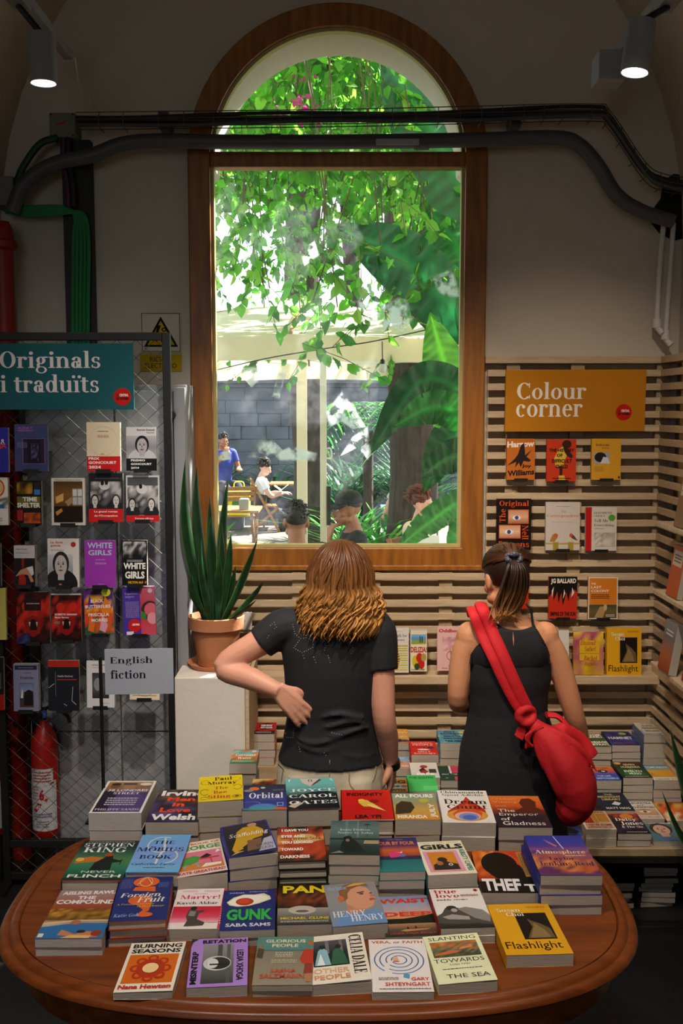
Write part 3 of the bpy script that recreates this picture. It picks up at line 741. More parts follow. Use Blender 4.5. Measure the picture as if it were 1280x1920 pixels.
nz_ = int(W/(2*px_)) + int(H/(2*pz_)) + 4
for d in (1, -1):
    for i in range(-1, nz_ + 1):
        # line z = d*sl*(x - x0) + c clipped to the frame
        c = (i*2*pz_) if d == -1 else (i*2*pz_ - W*sl)
        pts = []
        for x in (0.0, W):
            z = c + (d*sl*x)
            pts.append((x, z))
        (xa, za), (xb, zb_) = pts
        def clip(z): return (z - za)/(zb_ - za)
        t0, t1 = 0.0, 1.0
        ta, tb = clip(0.0), clip(H)
        lo, hi = min(ta, tb), max(ta, tb); t0 = max(t0, lo); t1 = min(t1, hi)
        if t1 - t0 < 0.01: continue
        L_ = math.hypot(W, zb_-za)*(t1-t0); n_ = max(2, int(L_/(2*math.hypot(px_, pz_))))
        P = []
        for j in range(n_*2 + 1):
            q = t0 + (t1-t0)*j/(n_*2); x = W*q; z = za + (zb_-za)*q
            P.append((rx0 + x + 0.0015*math.sin(z*90), RY + 0.0022*d*math.cos(PI*x/px_), zb + z))
        mb.tube(P, 0.0012, 4, cap=False)
mb.build('chain_link_mesh', WIRE, t, recalc=False)

LOGO = lambda u, v, r, asp: [('e', u, v, r, r*asp, '#c01a10'), ('t', 'LA', u-.68*r, v+.04*r*asp, u-.42*r, v+.32*r*asp, '#1a0a08', 'k'), ('t', 'CENTRAL', u-.34*r, v+.04*r*asp, u+.7*r, v+.34*r*asp, '#efe6e0', 'k'), ('t', 'DE TROPISME', u-.68*r, v-.34*r*asp, u+.7*r, v-.05*r*asp, '#1a0a08', 'k')]
# --- section signs
SGY = RY - 0.03
a = at(-40, 768, SGY); b_ = at(252, 768, SGY); c_ = at(252, 644, SGY)
w, h = b_.x - a.x, c_.z - a.z
U = lambda px: (at(px, 700, SGY).x - a.x)/w
V = lambda py: (at(0, py, SGY).z - a.z)/h
sign_board('section_sign', 'teal section board with white serif words hung at the top of the rack', 'sign', a, (1,0,0), (0,0,1), w, h, 0.006, '#1d5a62',
  [('t', 'Originals', U(1), V(700), U(189), V(658), '#e6dde2', 'f'), ('t', 'i traduïts', U(1), V(736), U(185), V(702), '#e6dde2', 'f')] + LOGO(U(229), V(744), .056, w/h))
a = at(945, 809, SY - 0.03); b_ = at(1204, 809, SY - 0.03); c_ = at(1207, 694, SY - 0.03)
w, h = b_.x - a.x + 0.003, c_.z - a.z
U = lambda px: (at(px, 750, SY - .03).x - a.x)/w
V = lambda py: (at(0, py, SY - .03).z - a.z)/h
sign_board('section_sign', 'orange ochre section board with white serif words on the slats', 'sign', a, (1,0,0.004), (0.004,0,1), w, h, 0.02, '#b97812',
  [('t', 'Colour', U(967), V(749), U(1096), V(717), '#efe9e0', 'f'), ('t', 'corner', U(966), V(782), U(1090), V(758), '#efe9e0', 'f')] + LOGO(U(1167), V(774), .058, w/h))
# free standing grey sign on a black stem at the table's back edge
EY = 2.985
a = at(198, 1302, EY); b_ = at(326, 1300, EY); c_ = at(198, 1217, EY)
w, h = (b_ - a).length, c_.z - a.z
t = thing('counter_sign', 'pale grey card with black serif words on a slim black stand behind the books', 'sign', (at(192, 1400, EY).x, EY, 0.75))
mb = MB(); sx = at(192, 1400, EY).x
mb.tube([(sx, EY, 0.755), (sx, EY, at(0, 1232, EY).z)], 0.0055, 8); mb.build('stem', BLACK, t, smooth=True)
mb = MB(); mb.box(sx - 0.05, EY - 0.035, 0.7505, sx + 0.05, EY + 0.005, 0.756); mb.build('base', BLACK, t)
mb = MB(); o_ = a; ux = (b_ - a).normalized(); 
vs_ = [o_ + ux*(i*w) + Vector((0,0,j*h)) + Vector((0, -k_*0.003, 0)) for k_ in (0, 1) for i, j in ((0,0), (1,0), (1,1), (0,1))]
mb.add(vs_, [(3,2,1,0), (4,5,6,7), (0,1,5,4), (1,2,6,5), (2,3,7,6), (3,0,4,7)], lin('#aab0bd'))
Print(mb, lambda u, v, z: o_ + ux*(u*w) + Vector((0, -0.003 - z, v*h)), 0.0002).run([('t', 'English', .08, .64, .70, .83, '#0c0d12', 'f'), ('t', 'fiction', .08, .35, .60, .54, '#0c0d12', 'f')])
mb.build('card', BOARD, t, recalc=False)

# --- fire extinguishers behind the rack
def extinguisher(px, ptop, pbot, Y, r, label, full=True):
    b0 = at(px, pbot, Y); t0 = at(px, ptop, Y); x = b0.x; zb = b0.z; zt = t0.z; Hh = zt - zb
    t = thing('fire_extinguisher', label, 'fire extinguisher', (x, Y, zb), 'fire extinguishers')
    mb = MB(); mb.lathe([(r*.9, 0), (r, .02), (r, Hh*.74), (r*.92, Hh*.82), (r*.6, Hh*.89), (r*.3, Hh*.93), (r*.3, Hh*.96)], (x, Y, zb), 28); mb.build('cylinder', RED, t, smooth=True)
    # label wrapped on the front of the cylinder
    mb = MB(); 
    def wrap(u, v, z):
        an = -PI/2 + (u-.5)*2.3; rr = r + 0.0008 + z
        return Vector((x + rr*math.cos(an), Y + rr*math.sin(an), zb + Hh*(.06 + v*.52)))
    P = []; F = []
    for i in range(13): P += [wrap(i/12, 0, 0), wrap(i/12, 1, 0)]
    for i in range(12): F.append((2*i, 2*i+2, 2*i+3, 2*i+1))
    mb.add(P, F, lin('#c9c8cc'))
    Print(mb, wrap, 0.0003).run([('r', .0, .80, .12, 1, '#b01c14'), ('r', .88, .8, 1, 1, '#b01c14'), ('T', .2, .78, .8, .97, 4, '#a03028'), ('t', '6', .42, .5, .58, .68, '#b01c14', 'k'), ('p', [(.58, .5), (.8, .78), (.92, .78), (.66, .48)], '#b01c14'), ('T', .18, .5, .4, .74, 5, '#9a6a6a'), ('p', [(.2, .34), (.36, .46), (.5, .44), (.3, .30)], '#b01c14'), ('T', .2, .22, .8, .30, 2, '#5a6a9a'), ('T', .3, .06, .7, .18, 3, '#888')])
    mb.build('label', PRINT, t, recalc=False)
    mb = MB(); zt_ = zb + Hh*.96; mb.tube([(x, Y, zt_ - .005), (x, Y, zt_ + .03)], r*.24, 12); mb.box(x - .012, Y - .012, zt_ + .02, x + .012, Y + .012, zt_ + .05)
    mb.build('valve', BLACKP, t, smooth=True)
    mb = MB(); mb.tube(curve_pts([(x, Y, zt_ + .045), (x + .04, Y - .01, zt_ + .055), (x + .10, Y - .01, zt_ + .025), (x + .115, Y - .01, zt_ - .01)]), .008, 6); mb.build('handle', BLACKP, t, smooth=True)
    mb = MB(); mb.tube(curve_pts([(x - .01, Y - .012, zt_ + .035), (x - r*.9, Y - .02, zt_ + .02), (x - r*1.15, Y, zb + Hh*.7), (x - r*1.12, Y, zb + Hh*.3)]), .010, 8); mb.build('hose', BLACKP, t, smooth=True)
    mb = MB(); mb.box(x + .002, Y - .016, zt_ + .012, x + .016, Y - .010, zt_ + .045); mb.build('safety_seal', mat('blue_seal', '#2a5ab0', .5), t)
    mb = MB(); mb.box(x - r*.8, Y - r*.7, 0, x + r*.8, Y + r*.7, zb - .001); mb.build('stand', BLACK, t)
    return t
extinguisher(88, 1340, 1562, 4.19, 0.057, 'red fire extinguisher with white label behind the mesh rack')
extinguisher(-12, 1350, 1560, 4.19, 0.052, 'red fire extinguisher cut by the edge of the picture, beside the labelled one')
# --- red riser pipe in the corner
t = thing('riser_pipe', 'thick red fire riser pipe standing in the corner beside the rack', 'pipe', (-1.435, 4.38, 0))
xx = -1.435
zt_ = at(0, 470, 4.38).z
mb = MB(); mb.tube([(xx, 4.38, 0), (xx, 4.38, zt_)], 0.045, 20); mb.build('pipe', REDD, t, smooth=True)
mb = MB(); mb.lathe([(.045, 0), (.062, .01), (.062, .035), (.05, .045), (.045, .09), (.03, .12)], (xx, 4.38, zt_), 20); mb.build('end_cap', REDD, t, smooth=True)
t2 = thing('slotted_upright', 'black slotted steel upright between the two extinguishers', 'upright', (-1.305, 4.235, 0))
mb = MB(); mb.box(-1.325, 4.225, 0, -1.285, 4.245, 1.25); mb.build('bar', BLACK, t2)

# --- cables, trays, conduits on the window wall
KY = 4.40
def P_(px, py, y=KY): return tuple(at(px, py, y))
t = thing('grey_conduit', 'thick dark grey conduit curving down on both ends across the window', 'conduit', P_(640, 262))
pts = curve_pts([P_(22, 398), P_(45, 345), P_(100, 308), P_(170, 292), P_(230, 270), P_(300, 264), P_(420, 266), P_(640, 266), P_(900, 262), P_(1040, 258), P_(1085, 272), P_(1120, 310), P_(1155, 365), P_(1200, 395), P_(1262, 415)], 7)
mb = MB(); mb.tube(pts, 0.031, 12); mb.build('pipe', GREYD, t, smooth=True)
for px in (512, 790):
    mb = MB(); mb.tube([P_(px-14, 266), P_(px+14, 265.7)], 0.034, 12); mb.build('collar', GREYD, t, smooth=True)
mb = MB(); a = at(745, 266, KY - .033); mb.box(a.x - .09, KY - .036, a.z - .012, a.x + .09, KY - .030, a.z + .012); mb.build('label', mat('pale_grey_label', '#a2a3a6', .6), t)
t = thing('cable_tray', 'wire mesh cable tray running across the arched window', 'cable tray', P_(640, 235))
mb = MB(); path = [P_(145, 238), P_(300, 236), P_(640, 232), P_(900, 226), P_(1105, 222), P_(1140, 236), P_(1205, 330), P_(1240, 352), P_(1290, 360)]
pp = curve_pts(path, 6)
for dz, dy in ((.05, -.03), (.02, -.045), (-.012, -.045), (-.012, .0), (.05, .05)):
    mb.tube([(x, y + dy, z + dz) for x, y, z in pp], .0022, 5, cap=False)
acc = 0; last = None
for p in pp:
    if last is not None: acc += (p - last).length
    last = p
    if acc > 0.07:
        acc = 0
        mb.tube([p + Vector((0, -.03, .05)), p + Vector((0, -.045, .02)), p + Vector((0, -.045, -.012)), p + Vector((0, .05, -.012))], .002, 5, cap=False)
mb.build('wire_basket', mat('dark_zinc_wire', '#5a5852', .5, metal=.6), t, recalc=False)
for px in (308, 965):
    a = at(px, 232, KY + .05); mb = MB(); mb.box(a.x - .02, KY + .02, a.z - .02, a.x + .02, DW - .002, a.z + .045); mb.build('bracket', GREYD, t)
for i, (dz, dy, rr, mm, lab) in enumerate(((.018, -.02, .013, BLKC, 'thickest black cable lying in the tray over the window'), (.024, .015, .011, PURC, 'purple cable lying in the tray over the window'), (.0, -.03, .008, GREYD, 'thin grey cable at the lower edge of the tray over the window'), (.042, .0, .008, BLKC, 'thin black cable at the top of the tray over the window'))):
    mb = MB(); mb.tube([Vector((x, y + dy, z + dz + .006*math.sin(x*5 + i))) for x, y, z in pp], rr, 8)
    tag(mb.build('electric_cable', mm, smooth=True), lab, 'cable', 'cables in the tray')
t = thing('junction_box', 'grey square junction box with a red lightning mark beside the tray', 'junction box', P_(118, 236, 4.50))
a = at(93, 258, 4.45); b_ = at(140, 211, 4.45)
mb = MB(); mb.box(a.x, 4.45, a.z, b_.x, DW - .002, b_.z); mb.build('box_body', mat('grey_plastic_box', '#77756c', .6), t, bevel=.004)
mb = MB(); w_, h_ = b_.x - a.x, b_.z - a.z
Print(mb, lambda u, v, z: Vector((a.x + u*w_, 4.449 - z, a.z + v*h_)), .0003).run([('p', [(.25, .52), (.72, .72), (.55, .56), (.72, .6), (.3, .46)], '#b03018'), ('e', .08, .08, .04, .04, '#333'), ('e', .92, .08, .04, .04, '#333'), ('e', .08, .92, .04, .04, '#333'), ('e', .92, .92, .04, .04, '#333')])
mb.build('mark', PRINT, t, recalc=False)
t = thing('junction_box', 'pale grey box at the very edge under the curving conduit', 'junction box', P_(8, 355, 4.45))
a = at(-14, 385, 4.42); b_ = at(24, 330, 4.42)
mb = MB(); mb.box(a.x, 4.42, a.z, b_.x, DW - .002, b_.z); mb.build('box_body', mat('grey_plastic_box', '#77756c', .6), t, bevel=.004)
for i in range(5):
    o = i*7
    pts = curve_pts([P_(10, 385 + i*3, 4.44), P_(60, 388 + i*4, 4.44), P_(115, 388 + i*3, 4.45), P_(140 + o*.55, 405 - i, 4.46), P_(138 + o, 450, 4.47), P_(137 + o, 560, 4.47), P_(136 + o, 760, 4.47)], 6)
    mb = MB(); mb.tube(pts, .0085, 8)
    tag(mb.build('green_cable', GREENC, smooth=True), ('innermost' if i == 0 else 'outermost' if i == 4 else ('second', 'third', 'fourth')[i-1]) + ' of five green cables bending down behind the rack top', 'cable', 'green cables beside the window')
t = thing('cable_duct', 'dark vertical cable tray behind the bundle of green cables', 'cable tray', P_(135, 500, 4.52))
a = at(128, 760, 4.50); b_ = at(168, 262, 4.50)
mb = MB(); mb.box(a.x, 4.50, a.z, b_.x, DW - .002, b_.z); mb.build('duct', mat('dark_duct', '#23231f', .6), t)
for i, (c, px) in enumerate(((BLKC, 128), (PURC, 118))):
    mb = MB(); mb.tube(curve_pts([P_(px, 258, 4.44), P_(px, 300, 4.44), P_(px + 8, 350, 4.44), P_(px + 10, 388, 4.44)]), .011, 8)
    tag(mb.build('electric_cable', c, smooth=True), ('black' if i == 0 else 'purple') + ' cable dropping from the junction box with the red mark', 'cable', 'cables under the junction box')
mb = MB(); mb.tube(curve_pts([P_(108, 258, 4.43), P_(75, 270, 4.43), P_(45, 310, 4.43), P_(30, 345, 4.43)]), .016, 8)
tag(mb.build('electric_cable', mat('dark_green_cable', '#16402e', .5), smooth=True), 'thick dark green cable arching from the junction box to the corner', 'cable')
# white drop pipes and the broken-out hole
mb = MB(); pl = [P_(1238, 372, DW-.003), P_(1242, 340, DW-.003), P_(1262, 326, DW-.003), P_(1300, 330, DW-.003), P_(1310, 440, DW-.003), P_(1262, 452, DW-.003), P_(1234, 436, DW-.003), P_(1212, 408, DW-.003)]
mb.add(pl + [(x, DW - .001, z) for x, y, z in pl], [tuple(range(8))]); tag(mb.build('wall_hole', mat('dark_hole', '#14100c', .95), recalc=False), 'dark broken hole in the plaster', None, None, 'structure')
for i, (pa, pb, lab) in enumerate((((1244, 418), (1231, 606), 'white drop pipe nearer the window, ending above the slats'), ((1262, 418), (1247, 628), 'white drop pipe nearer the corner, the longer one'))):
    t = thing('drop_pipe', lab, 'pipe', P_(*pb, 4.48), 'white drop pipes')
    mb = MB(); mb.tube(curve_pts([P_(*pa, 4.48), P_((pa[0]+pb[0])/2 - 2 + i*3, 510, 4.48), P_(*pb, 4.48)]), .0115, 10); mb.build('pipe', WHITE, t, smooth=True)
    mb = MB(); e = Vector(P_(*pb, 4.48)); mb.tube([e + Vector((0, 0, .02)), e - Vector((0, 0, .02))], .019, 12); mb.tube([e - Vector((0, 0, .015)), e + Vector((.022, -.012, -.045))], .014, 10); mb.build('pipe_end', WHITE, t, smooth=True)

# --- track lights
LENS = mat('lit_lamp_lens', '#ffffff', .5, emit=7.0)
def track_light(xt, zt, y0, y1, ycan, can_top, can_dir, label_t, label_l, r=.046, ln=.165):
    t = thing('light_track', label_t, 'light track', (xt, (y0+y1)/2, zt), 'light tracks')
    mb = MB(); mb.box(xt - .018, y0, zt - .015, xt + .018, y1, zt + .02); mb.build('rail', DIMWHITE, t, bevel=.002)
    zv = 2.75 + 1.62*math.sqrt(max(0, 1 - (xt/AX)**2))
    for y in (y0 + .1, y0 + 1.4, 2.9):
        mb = MB(); mb.tube([(xt, y, zt + .02), (xt, y, zv + .03)], .006, 8); mb.build('hanger', DIMWHITE, t, smooth=True)
    l = thing('track_spotlight', label_l, 'spotlight', (xt, ycan, zt), 'track spotlights')
    d = Vector(can_dir).normalized(); c0 = Vector(can_top); c1 = c0 + d*ln
    mb = MB(); mb.box(xt - .03, ycan - .06, zt - .05, xt + .03, ycan + .06, zt - .016); mb.build('adapter', DIMWHITE, l, bevel=.003)
    mb = MB(); mb.tube([(xt, ycan, zt - .05), c0], .011, 8); mb.build('swivel', BLACKP, l, smooth=True)
    mb = MB(); q = Vector((0,0,1)).rotation_difference(d)
    mb.lathe([(0.002, 0), (r*.96, .002), (r, .012), (r, ln), (r*.93, ln), (r*.9, ln - .03), (.002, ln - .03)], c0, 28, axis=d, cap=False); mb.build('lamp_housing', DIMWHITE, l, smooth=True)
    mb = MB(); mb.lathe([(0.001, ln - .010), (r*.89, ln - .010)], c0, 28, axis=d, cap=False); mb.build('lens', LENS, l)
    lamp('track_spot_beam', 'SPOT', c0 + d*(ln + .01), c0 + d*3, 22, NEUT, spot_size=R(70), spot_blend=.8, shadow_soft_size=.04)
    return c1
cL = at(78, 63, 3.62); cR = at(1203, 40, 3.42)
track_light(-1.10, at(140, 105, 4.25).z, 1.0, 4.25, 3.60, cL, (0.01, 0, -1), 'white light track hanging over the mesh rack', 'white cylinder spotlight shining straight down over the mesh rack')
track_light(1.06, at(1135, 140, 4.05).z + .07, 1.0, 4.05, 3.44, cR, (-.13, -.05, -1), 'white light track hanging over the slatted corner', 'white cylinder spotlight tilted toward the window over the slatted corner')
t = thing('track_driver_box', 'white box at the end of the track over the slatted corner', 'driver box', tuple(at(1170, 125, 3.9)))
a = at(1122, 148, 3.85); b_ = at(1176, 92, 3.85)
mb = MB(); mb.box(a.x, 3.85, a.z, b_.x, 3.97, b_.z); mb.build('box_body', DIMWHITE, t, bevel=.004)
mb = MB(); p0 = at(140, 108, 4.25); mb.tube(curve_pts([p0, P_(148, 160, 4.35), P_(160, 200, 4.40), P_(178, 225, 4.40), P_(200, 228, 4.40)]), .004, 6)
tag(mb.build('white_wire', WHITE, smooth=True), 'thin white wire drooping from the track end to the cable tray', 'wire')

# --- small things on the panelling
a = at(440, 1181, SY - .012); b_ = at(472, 1148, SY - .012)
t = thing('wall_socket', 'white socket plate on the slats behind the snake plant', 'socket', a)
mb = MB(); mb.box(a.x, SY - .012, a.z, b_.x, SY - .0005, b_.z); mb.build('plate', WHITE, t, bevel=.002)
mb = MB(); mb.lathe([(.0, 0), (.018, 0), (.02, .004)], ((a.x*1.3 + b_.x*.7)/2, SY - .016, (a.z+b_.z)/2), 20, axis=(0, 1, 0), cap=False); mb.build('insert', mat('socket_insert', '#8f897c', .5), t)
# ------------------------------------------------------------ oval table
def _table_wood():
    m = mat('polished_mahogany', '#84431a', 0.34, col2='#5a2a0e', scale=4, stretch=(1.0, 9, 9), spec=0.35)
    return m
MAHOG = _table_wood()
TC = (-0.056, 2.53); TA, TB = 0.787, 0.535
def sup(a, b, n=2.75, k=120):
    out = []
    for i in range(k):
        t = 2*PI*i/k; c, s = math.cos(t), math.sin(t)
        out.append((math.copysign(abs(c)**(2/n), c)*a, math.copysign(abs(s)**(2/n), s)*b))
    return out
t = thing('display_table', 'polished dark wooden table with rounded ends and a moulded rim, stacked with books', 'table', (TC[0], TC[1], 0))
def rim(prof, name, caps=True):
    mb = MB(); k = 120; vs = []
    for off, z in prof:
        vs += [(TC[0] + x, TC[1] + y, z) for x, y in sup(TA + off, TB + off)]
    fs = [(i*k+j, i*k+(j+1) % k, (i+1)*k+(j+1) % k, (i+1)*k+j) for i in range(len(prof)-1) for j in range(k)]
    if caps: fs += [tuple(range(k)), tuple((len(prof)-1)*k + j for j in range(k))]
    mb.add(vs, fs); mb.build(name, MAHOG, t, smooth=True, angle=50)
rim([(-.045, .722), (-.045, .7505)], 'table_top')
rim([(-.046, .744), (-.040, .7535), (-.030, .7545), (-.022, .750), (-.018, .744), (-.006, .746), (.002, .740), (.004, .732), (-.002, .724), (-.012, .720), (-.046, .720)], 'moulded_edge', False)
rim([(-.06, .721), (-.06, .64), (-.052, .632), (-.06, .622), (-.075, .622)], 'apron')
for sx in (-1, 1):
    for sy in (-1, 1):
        mb = MB(); mb.lathe([(.045, .625), (.05, .56), (.032, .54), (.04, .5), (.03, .2), (.022, .06), (.03, .03), (.024, 0)], (TC[0] + sx*.52, TC[1] + sy*.30, 0), 20); mb.build('leg', MAHOG, t, smooth=True)
TZ = 0.7506
# ------------------------------------------------------------ snake plants
def snake_leaf(mb, base, tip, w, bend, twist=0.0, n=12):
    b0 = Vector(base); t0 = Vector(tip); d = t0 - b0; ln = d.length
    side0 = Vector((math.cos(twist), math.sin(twist), 0)); bd = Vector(bend)
    vs = []; cs = []
    for i in range(n+1):
        s = i/n
        p = b0 + d*s + bd*(math.sin(PI*s*.9)*.9)
        wd = w*(0.55 + .9*s if s < .5 else 1.0)*(1 - max(0, (s-.55)/.45)**1.8)
        if i == n: wd = 0.0006
        tw = twist + s*.7; side = Vector((math.cos(tw), math.sin(tw), 0)); nrm = d.normalized().cross(side).normalized()
        g = .8 + .35*(0.5 + .5*math.sin(s*38 + base[0]*300))
        for u in (-1, -.82, 0, .82, 1):
            vs.append(p + side*(wd*u/2) + nrm*(wd*.28*(u*u)))
            cs.append(tuple(x*g for x in lin('#183a1e')) if abs(u) < .9 else lin('#4f6e2c'))
    fs = [(i*5+j, i*5+j+1, (i+1)*5+j+1, (i+1)*5+j) for i in range(n) for j in range(4)]
    mb.add(vs, fs, None, cs)
LEAFM = mat('snake_plant_leaf', '#fff', .42, attr=True, trans=.14, spec=.4)
TERRA = mat('terracotta', '#bf7c54', .8, var=.2, scale=9, bump=.15)
SOIL = mat('dark_soil', '#1e1712', .95, var=.4, scale=40, bump=.5)
pc = at(407, 1262, 4.25); pc.z = PZ + .001
t = thing('potted_snake_plant', 'tall snake plant in a terracotta pot on the white plastered block', 'plant', pc)
mb = MB(); mb.lathe([(.0, .004), (.105, .004), (.122, .022), (.126, .022), (.112, 0), (.0, 0)], pc, 36); mb.build('saucer', TERRA, t, smooth=True)
mb = MB(); mb.lathe([(.0, .010), (.078, .010), (.105, .165), (.118, .168), (.120, .218), (.112, .220), (.104, .17), (.1, .19), (.0, .19)], pc, 40); mb.build('pot', TERRA, t, smooth=True)
mb = MB(); mb.lathe([(.0, .196), (.1, .195)], pc, 24, cap=False); mb.build('soil', SOIL, t)
lv = [((372, 872), -.05, .05), ((352, 860), -.07, -.02), ((428, 893), .0, .05), ((414, 980), .03, .03), ((393, 930), -.0, .04), ((480, 1010), .05, -.01), ((345, 1042), -.06, .02), ((490, 1090), .06, -.04), ((478, 1124), .05, -.06), ((440, 1060), .03, .02), ((380, 1010), -.03, -.03), ((410, 1040), .01, -.05), ((362, 1075), -.05, -.03), ((432, 1000), .02, .0), ((398, 960), -.02, .02)]
rnd = random.Random(5)
for i, ((px, py), dx, dy) in enumerate(lv):
    mb = MB(); base = pc + Vector((dx*.6, dy*.8, .19)); Yt = 4.25 + dy*2.2; Yt = min(Yt, 4.40)
    tip = at(px, py, Yt)
    snake_leaf(mb, base, tip, .052 if i < 6 else .036, (dx*.5, dy*.3, 0), rnd.uniform(-.6, .6))
    mb.build('leaf', LEAFM, t, smooth=True, recalc=False, angle=180)
pc = Vector((1.30, 3.58, .02)); 
pc = Vector((1.42, 3.55, 0.0))
t = thing('potted_snake_plant', 'snake plant with yellow edged leaves at the end of the book bench', 'plant', pc)
mb = MB(); mb.lathe([(.0, .0), (.085, .0), (.11, .22), (.12, .225), (.12, .26), (.108, .26), (.1, .23), (.0, .23)], pc, 32); mb.build('pot', mat('charcoal_pot', '#2b2b2d', .6), t, smooth=True)
mb = MB(); mb.lathe([(.0, .235), (.1, .234)], pc, 24, cap=False); mb.build('soil', SOIL, t)
for px, py, Yt, w in ((1259, 1366, 3.72, .06), (1243, 1482, 3.68, .05), (1300, 1330, 3.6, .06), (1330, 1290, 3.5, .06), (1290, 1450, 3.45, .05)):
    mb = MB(); snake_leaf(mb, pc + Vector((rnd.uniform(-.04, .04), rnd.uniform(-.04, .04), .23)), at(px, py, Yt), w, (-.02, .0, 0), rnd.uniform(-.3, .9)); mb.build('leaf', LEAFM, t, smooth=True, recalc=False, angle=180)
# ------------------------------------------------------------ garden behind the window
def leaf_mat(name, trans, rough=.45):
    return mat(name, '#fff', rough, attr=True, trans=trans, spec=.35)
LEAF = leaf_mat('backlit_leaf', .64); LEAFD = leaf_mat('thick_glossy_leaf', .16, .3); GRASSM = leaf_mat('grassy_leaf', .4)
BARK = mat('dark_brown_bark', '#43342b', .9, col2='#1e1612', scale=9, stretch=(3, 3, .4), bump=.8, bscale=14)
STONE = mat('grey_garden_stone', '#6a6e7a', .9, col2='#43464f', scale=2.2, bump=.5, bscale=12)
CREAM = mat('cream_painted_post', '#d9d2b4', .6)
CANVAS = mat('cream_canvas', '#efe4c2', .8, trans=.45, var=.05)
WOODG = mat('garden_teak', '#a8763f', .6, col2='#7d5228', scale=7, stretch=(8, 1, 8))
GROUND = mat('garden_paving', '#6d655a', .9, var=.35, scale=3, bump=.4)
mb = MB(); mb.box(-18, DW + TH, -.06, 18, 30, 0); structure(mb.build('ground', GROUND), 'paved garden ground outside the window')
# stone garden wall laid in blocks
mb = MB(); rnd = random.Random(8)
mb.box(-12, 19.1, 0, 12, 19.5, 2.5)
z = 0
while z < 2.45:
    h = .24; x = -9 + rnd.uniform(-.3, 0)
    while x < 9:
        w = rnd.uniform(.4, .8); d = rnd.uniform(.0, .05); mb.box(x, 19.08 - d, z + .004, x + w - .008, 19.12, z + h - .004); x += w
    z += h
mb.box(-12, 18.98, 2.48, 12, 19.55, 2.6)
structure(mb.build('wall_garden', STONE), 'grey stone garden wall across the back of the garden')

def leaf_quad(mb, p, d, n, ln, wd, col, fold=.25):
    """a pointed leaf: base p, direction d, normal n"""
    d = d.normalized(); s = d.cross(n)
    if s.length < 1e-4: s = d.orthogonal()
    s.normalize(); n = s.cross(d).normalized()
    k = len(mb.v)
    vs = [p, p + d*ln*.28 + s*wd*.46 + n*wd*fold*.5, p + d*ln*.62 + s*wd*.38 + n*wd*fold*.4 - n*ln*.03, p + d*ln - n*ln*.12,
          p + d*ln*.62 - s*wd*.38 + n*wd*fold*.4 - n*ln*.03, p + d*ln*.28 - s*wd*.46 + n*wd*fold*.5, p + d*ln*.5]
    mb.add(vs, [(0,1,6), (1,2,6), (2,3,6), (3,4,6), (4,5,6), (5,0,6)], col)
def rvec(r): 
    while True:
        v = Vector((r.uniform(-1,1), r.uniform(-1,1), r.uniform(-1,1)))
        if .05 < v.length < 1: return v.normalized()
GREENS = [lin(c) for c in ('#5fae2e', '#79c23c', '#4f9a2c', '#8fd04a', '#3f8a2e', '#6ab534')]
DGREENS = [lin(c) for c in ('#2f6e2a', '#3b7a30', '#275a26', '#448436')]
def sprays(mb, rnd, n_spray, region, per, ln, cols, stem_mb=None, droop=.8):
    for _ in range(n_spray):
        p = region(rnd)
        if p is None: continue
        d = Vector((rnd.uniform(-1, 1), rnd.uniform(-.6, .6), -droop + rnd.uniform(-.4, .5))).normalized()
        L_ = rnd.uniform(.25, .6)
        if stem_mb is not None: stem_mb.tube([p, p + d*L_*.5 + Vector((0, 0, .02)), p + d*L_], .0025, 3, cap=False)
        for i in range(per):
            s = i/per; q = p + d*L_*s
            ld = (d*.5 + rvec(rnd)*.9 + Vector((0, 0, -.45))).normalized()
            l = ln*rnd.uniform(.65, 1.25)
            leaf_quad(mb, q, ld, rvec(rnd) + Vector((0, -.2, .6)), l, l*.72, tuple(x*rnd.uniform(.8, 1.15) for x in rnd.choice(cols)))

rnd = random.Random(21)
def reg_px(x0, x1, y0, y1, Y0, Y1, keep=None):
    def f(r):
        px, py = r.uniform(x0, x1), r.uniform(y0, y1)
        if keep and not keep(px, py, r): return None
        return at(px, py, r.uniform(Y0, Y1))
    return f
mbL = MB(); mbS = MB()
# curtain of climbing leaves hanging from the pergola
def keep1(px, py, r):
    dens = 1.0 if py < 330 else .80 if py < 470 else .5 if py < 560 else .28
    if 640 < px and 520 < py: dens *= .7
    return r.random() < dens
sprays(mbL, rnd, 470, reg_px(360, 905, 40, 650, 5.7, 8.2, keep1), 11, .085, GREENS, mbS)
sprays(mbL, rnd, 330, reg_px(330, 930, -120, 330, 6.2, 9.5), 11, .10, GREENS, mbS)
# unseen leaf cover added overhead to block and dapple the sun
def top(r): return Vector((r.uniform(-2.2, 5.2), r.uniform(5.2, 8.6), r.uniform(4.3, 5.6)))
sprays(mbL, rnd, 640, top, 9, .16, GREENS, None, .3)
def top2(r):  # second leaf cover added high overhead to shade the garden
    Y = r.uniform(8.8, 17); return Vector((r.uniform(-4, 8), Y, 2 + Y*.33 + r.uniform(0, 1.2)))
sprays(mbL, rnd, 620, top2, 9, .26, DGREENS, None, .3)
v = tag(mbL.build('climbing_vine_leaves', LEAF, recalc=False), 'curtain of bright backlit climbing leaves outside the window, with shade leaves added overhead', 'climbing plant', None, 'stuff')
for _ in range(70):
    px = rnd.uniform(380, 890); Y = rnd.uniform(5.8, 8)
    p = at(px, rnd.uniform(-60, 60), Y); l = rnd.uniform(.7, 2.2)
    mbS.tube(curve_pts([p, p + Vector((rnd.uniform(-.15, .15), 0, -l*.4)), p + Vector((rnd.uniform(-.3, .3), 0, -l))], 4), .004, 4, cap=False)
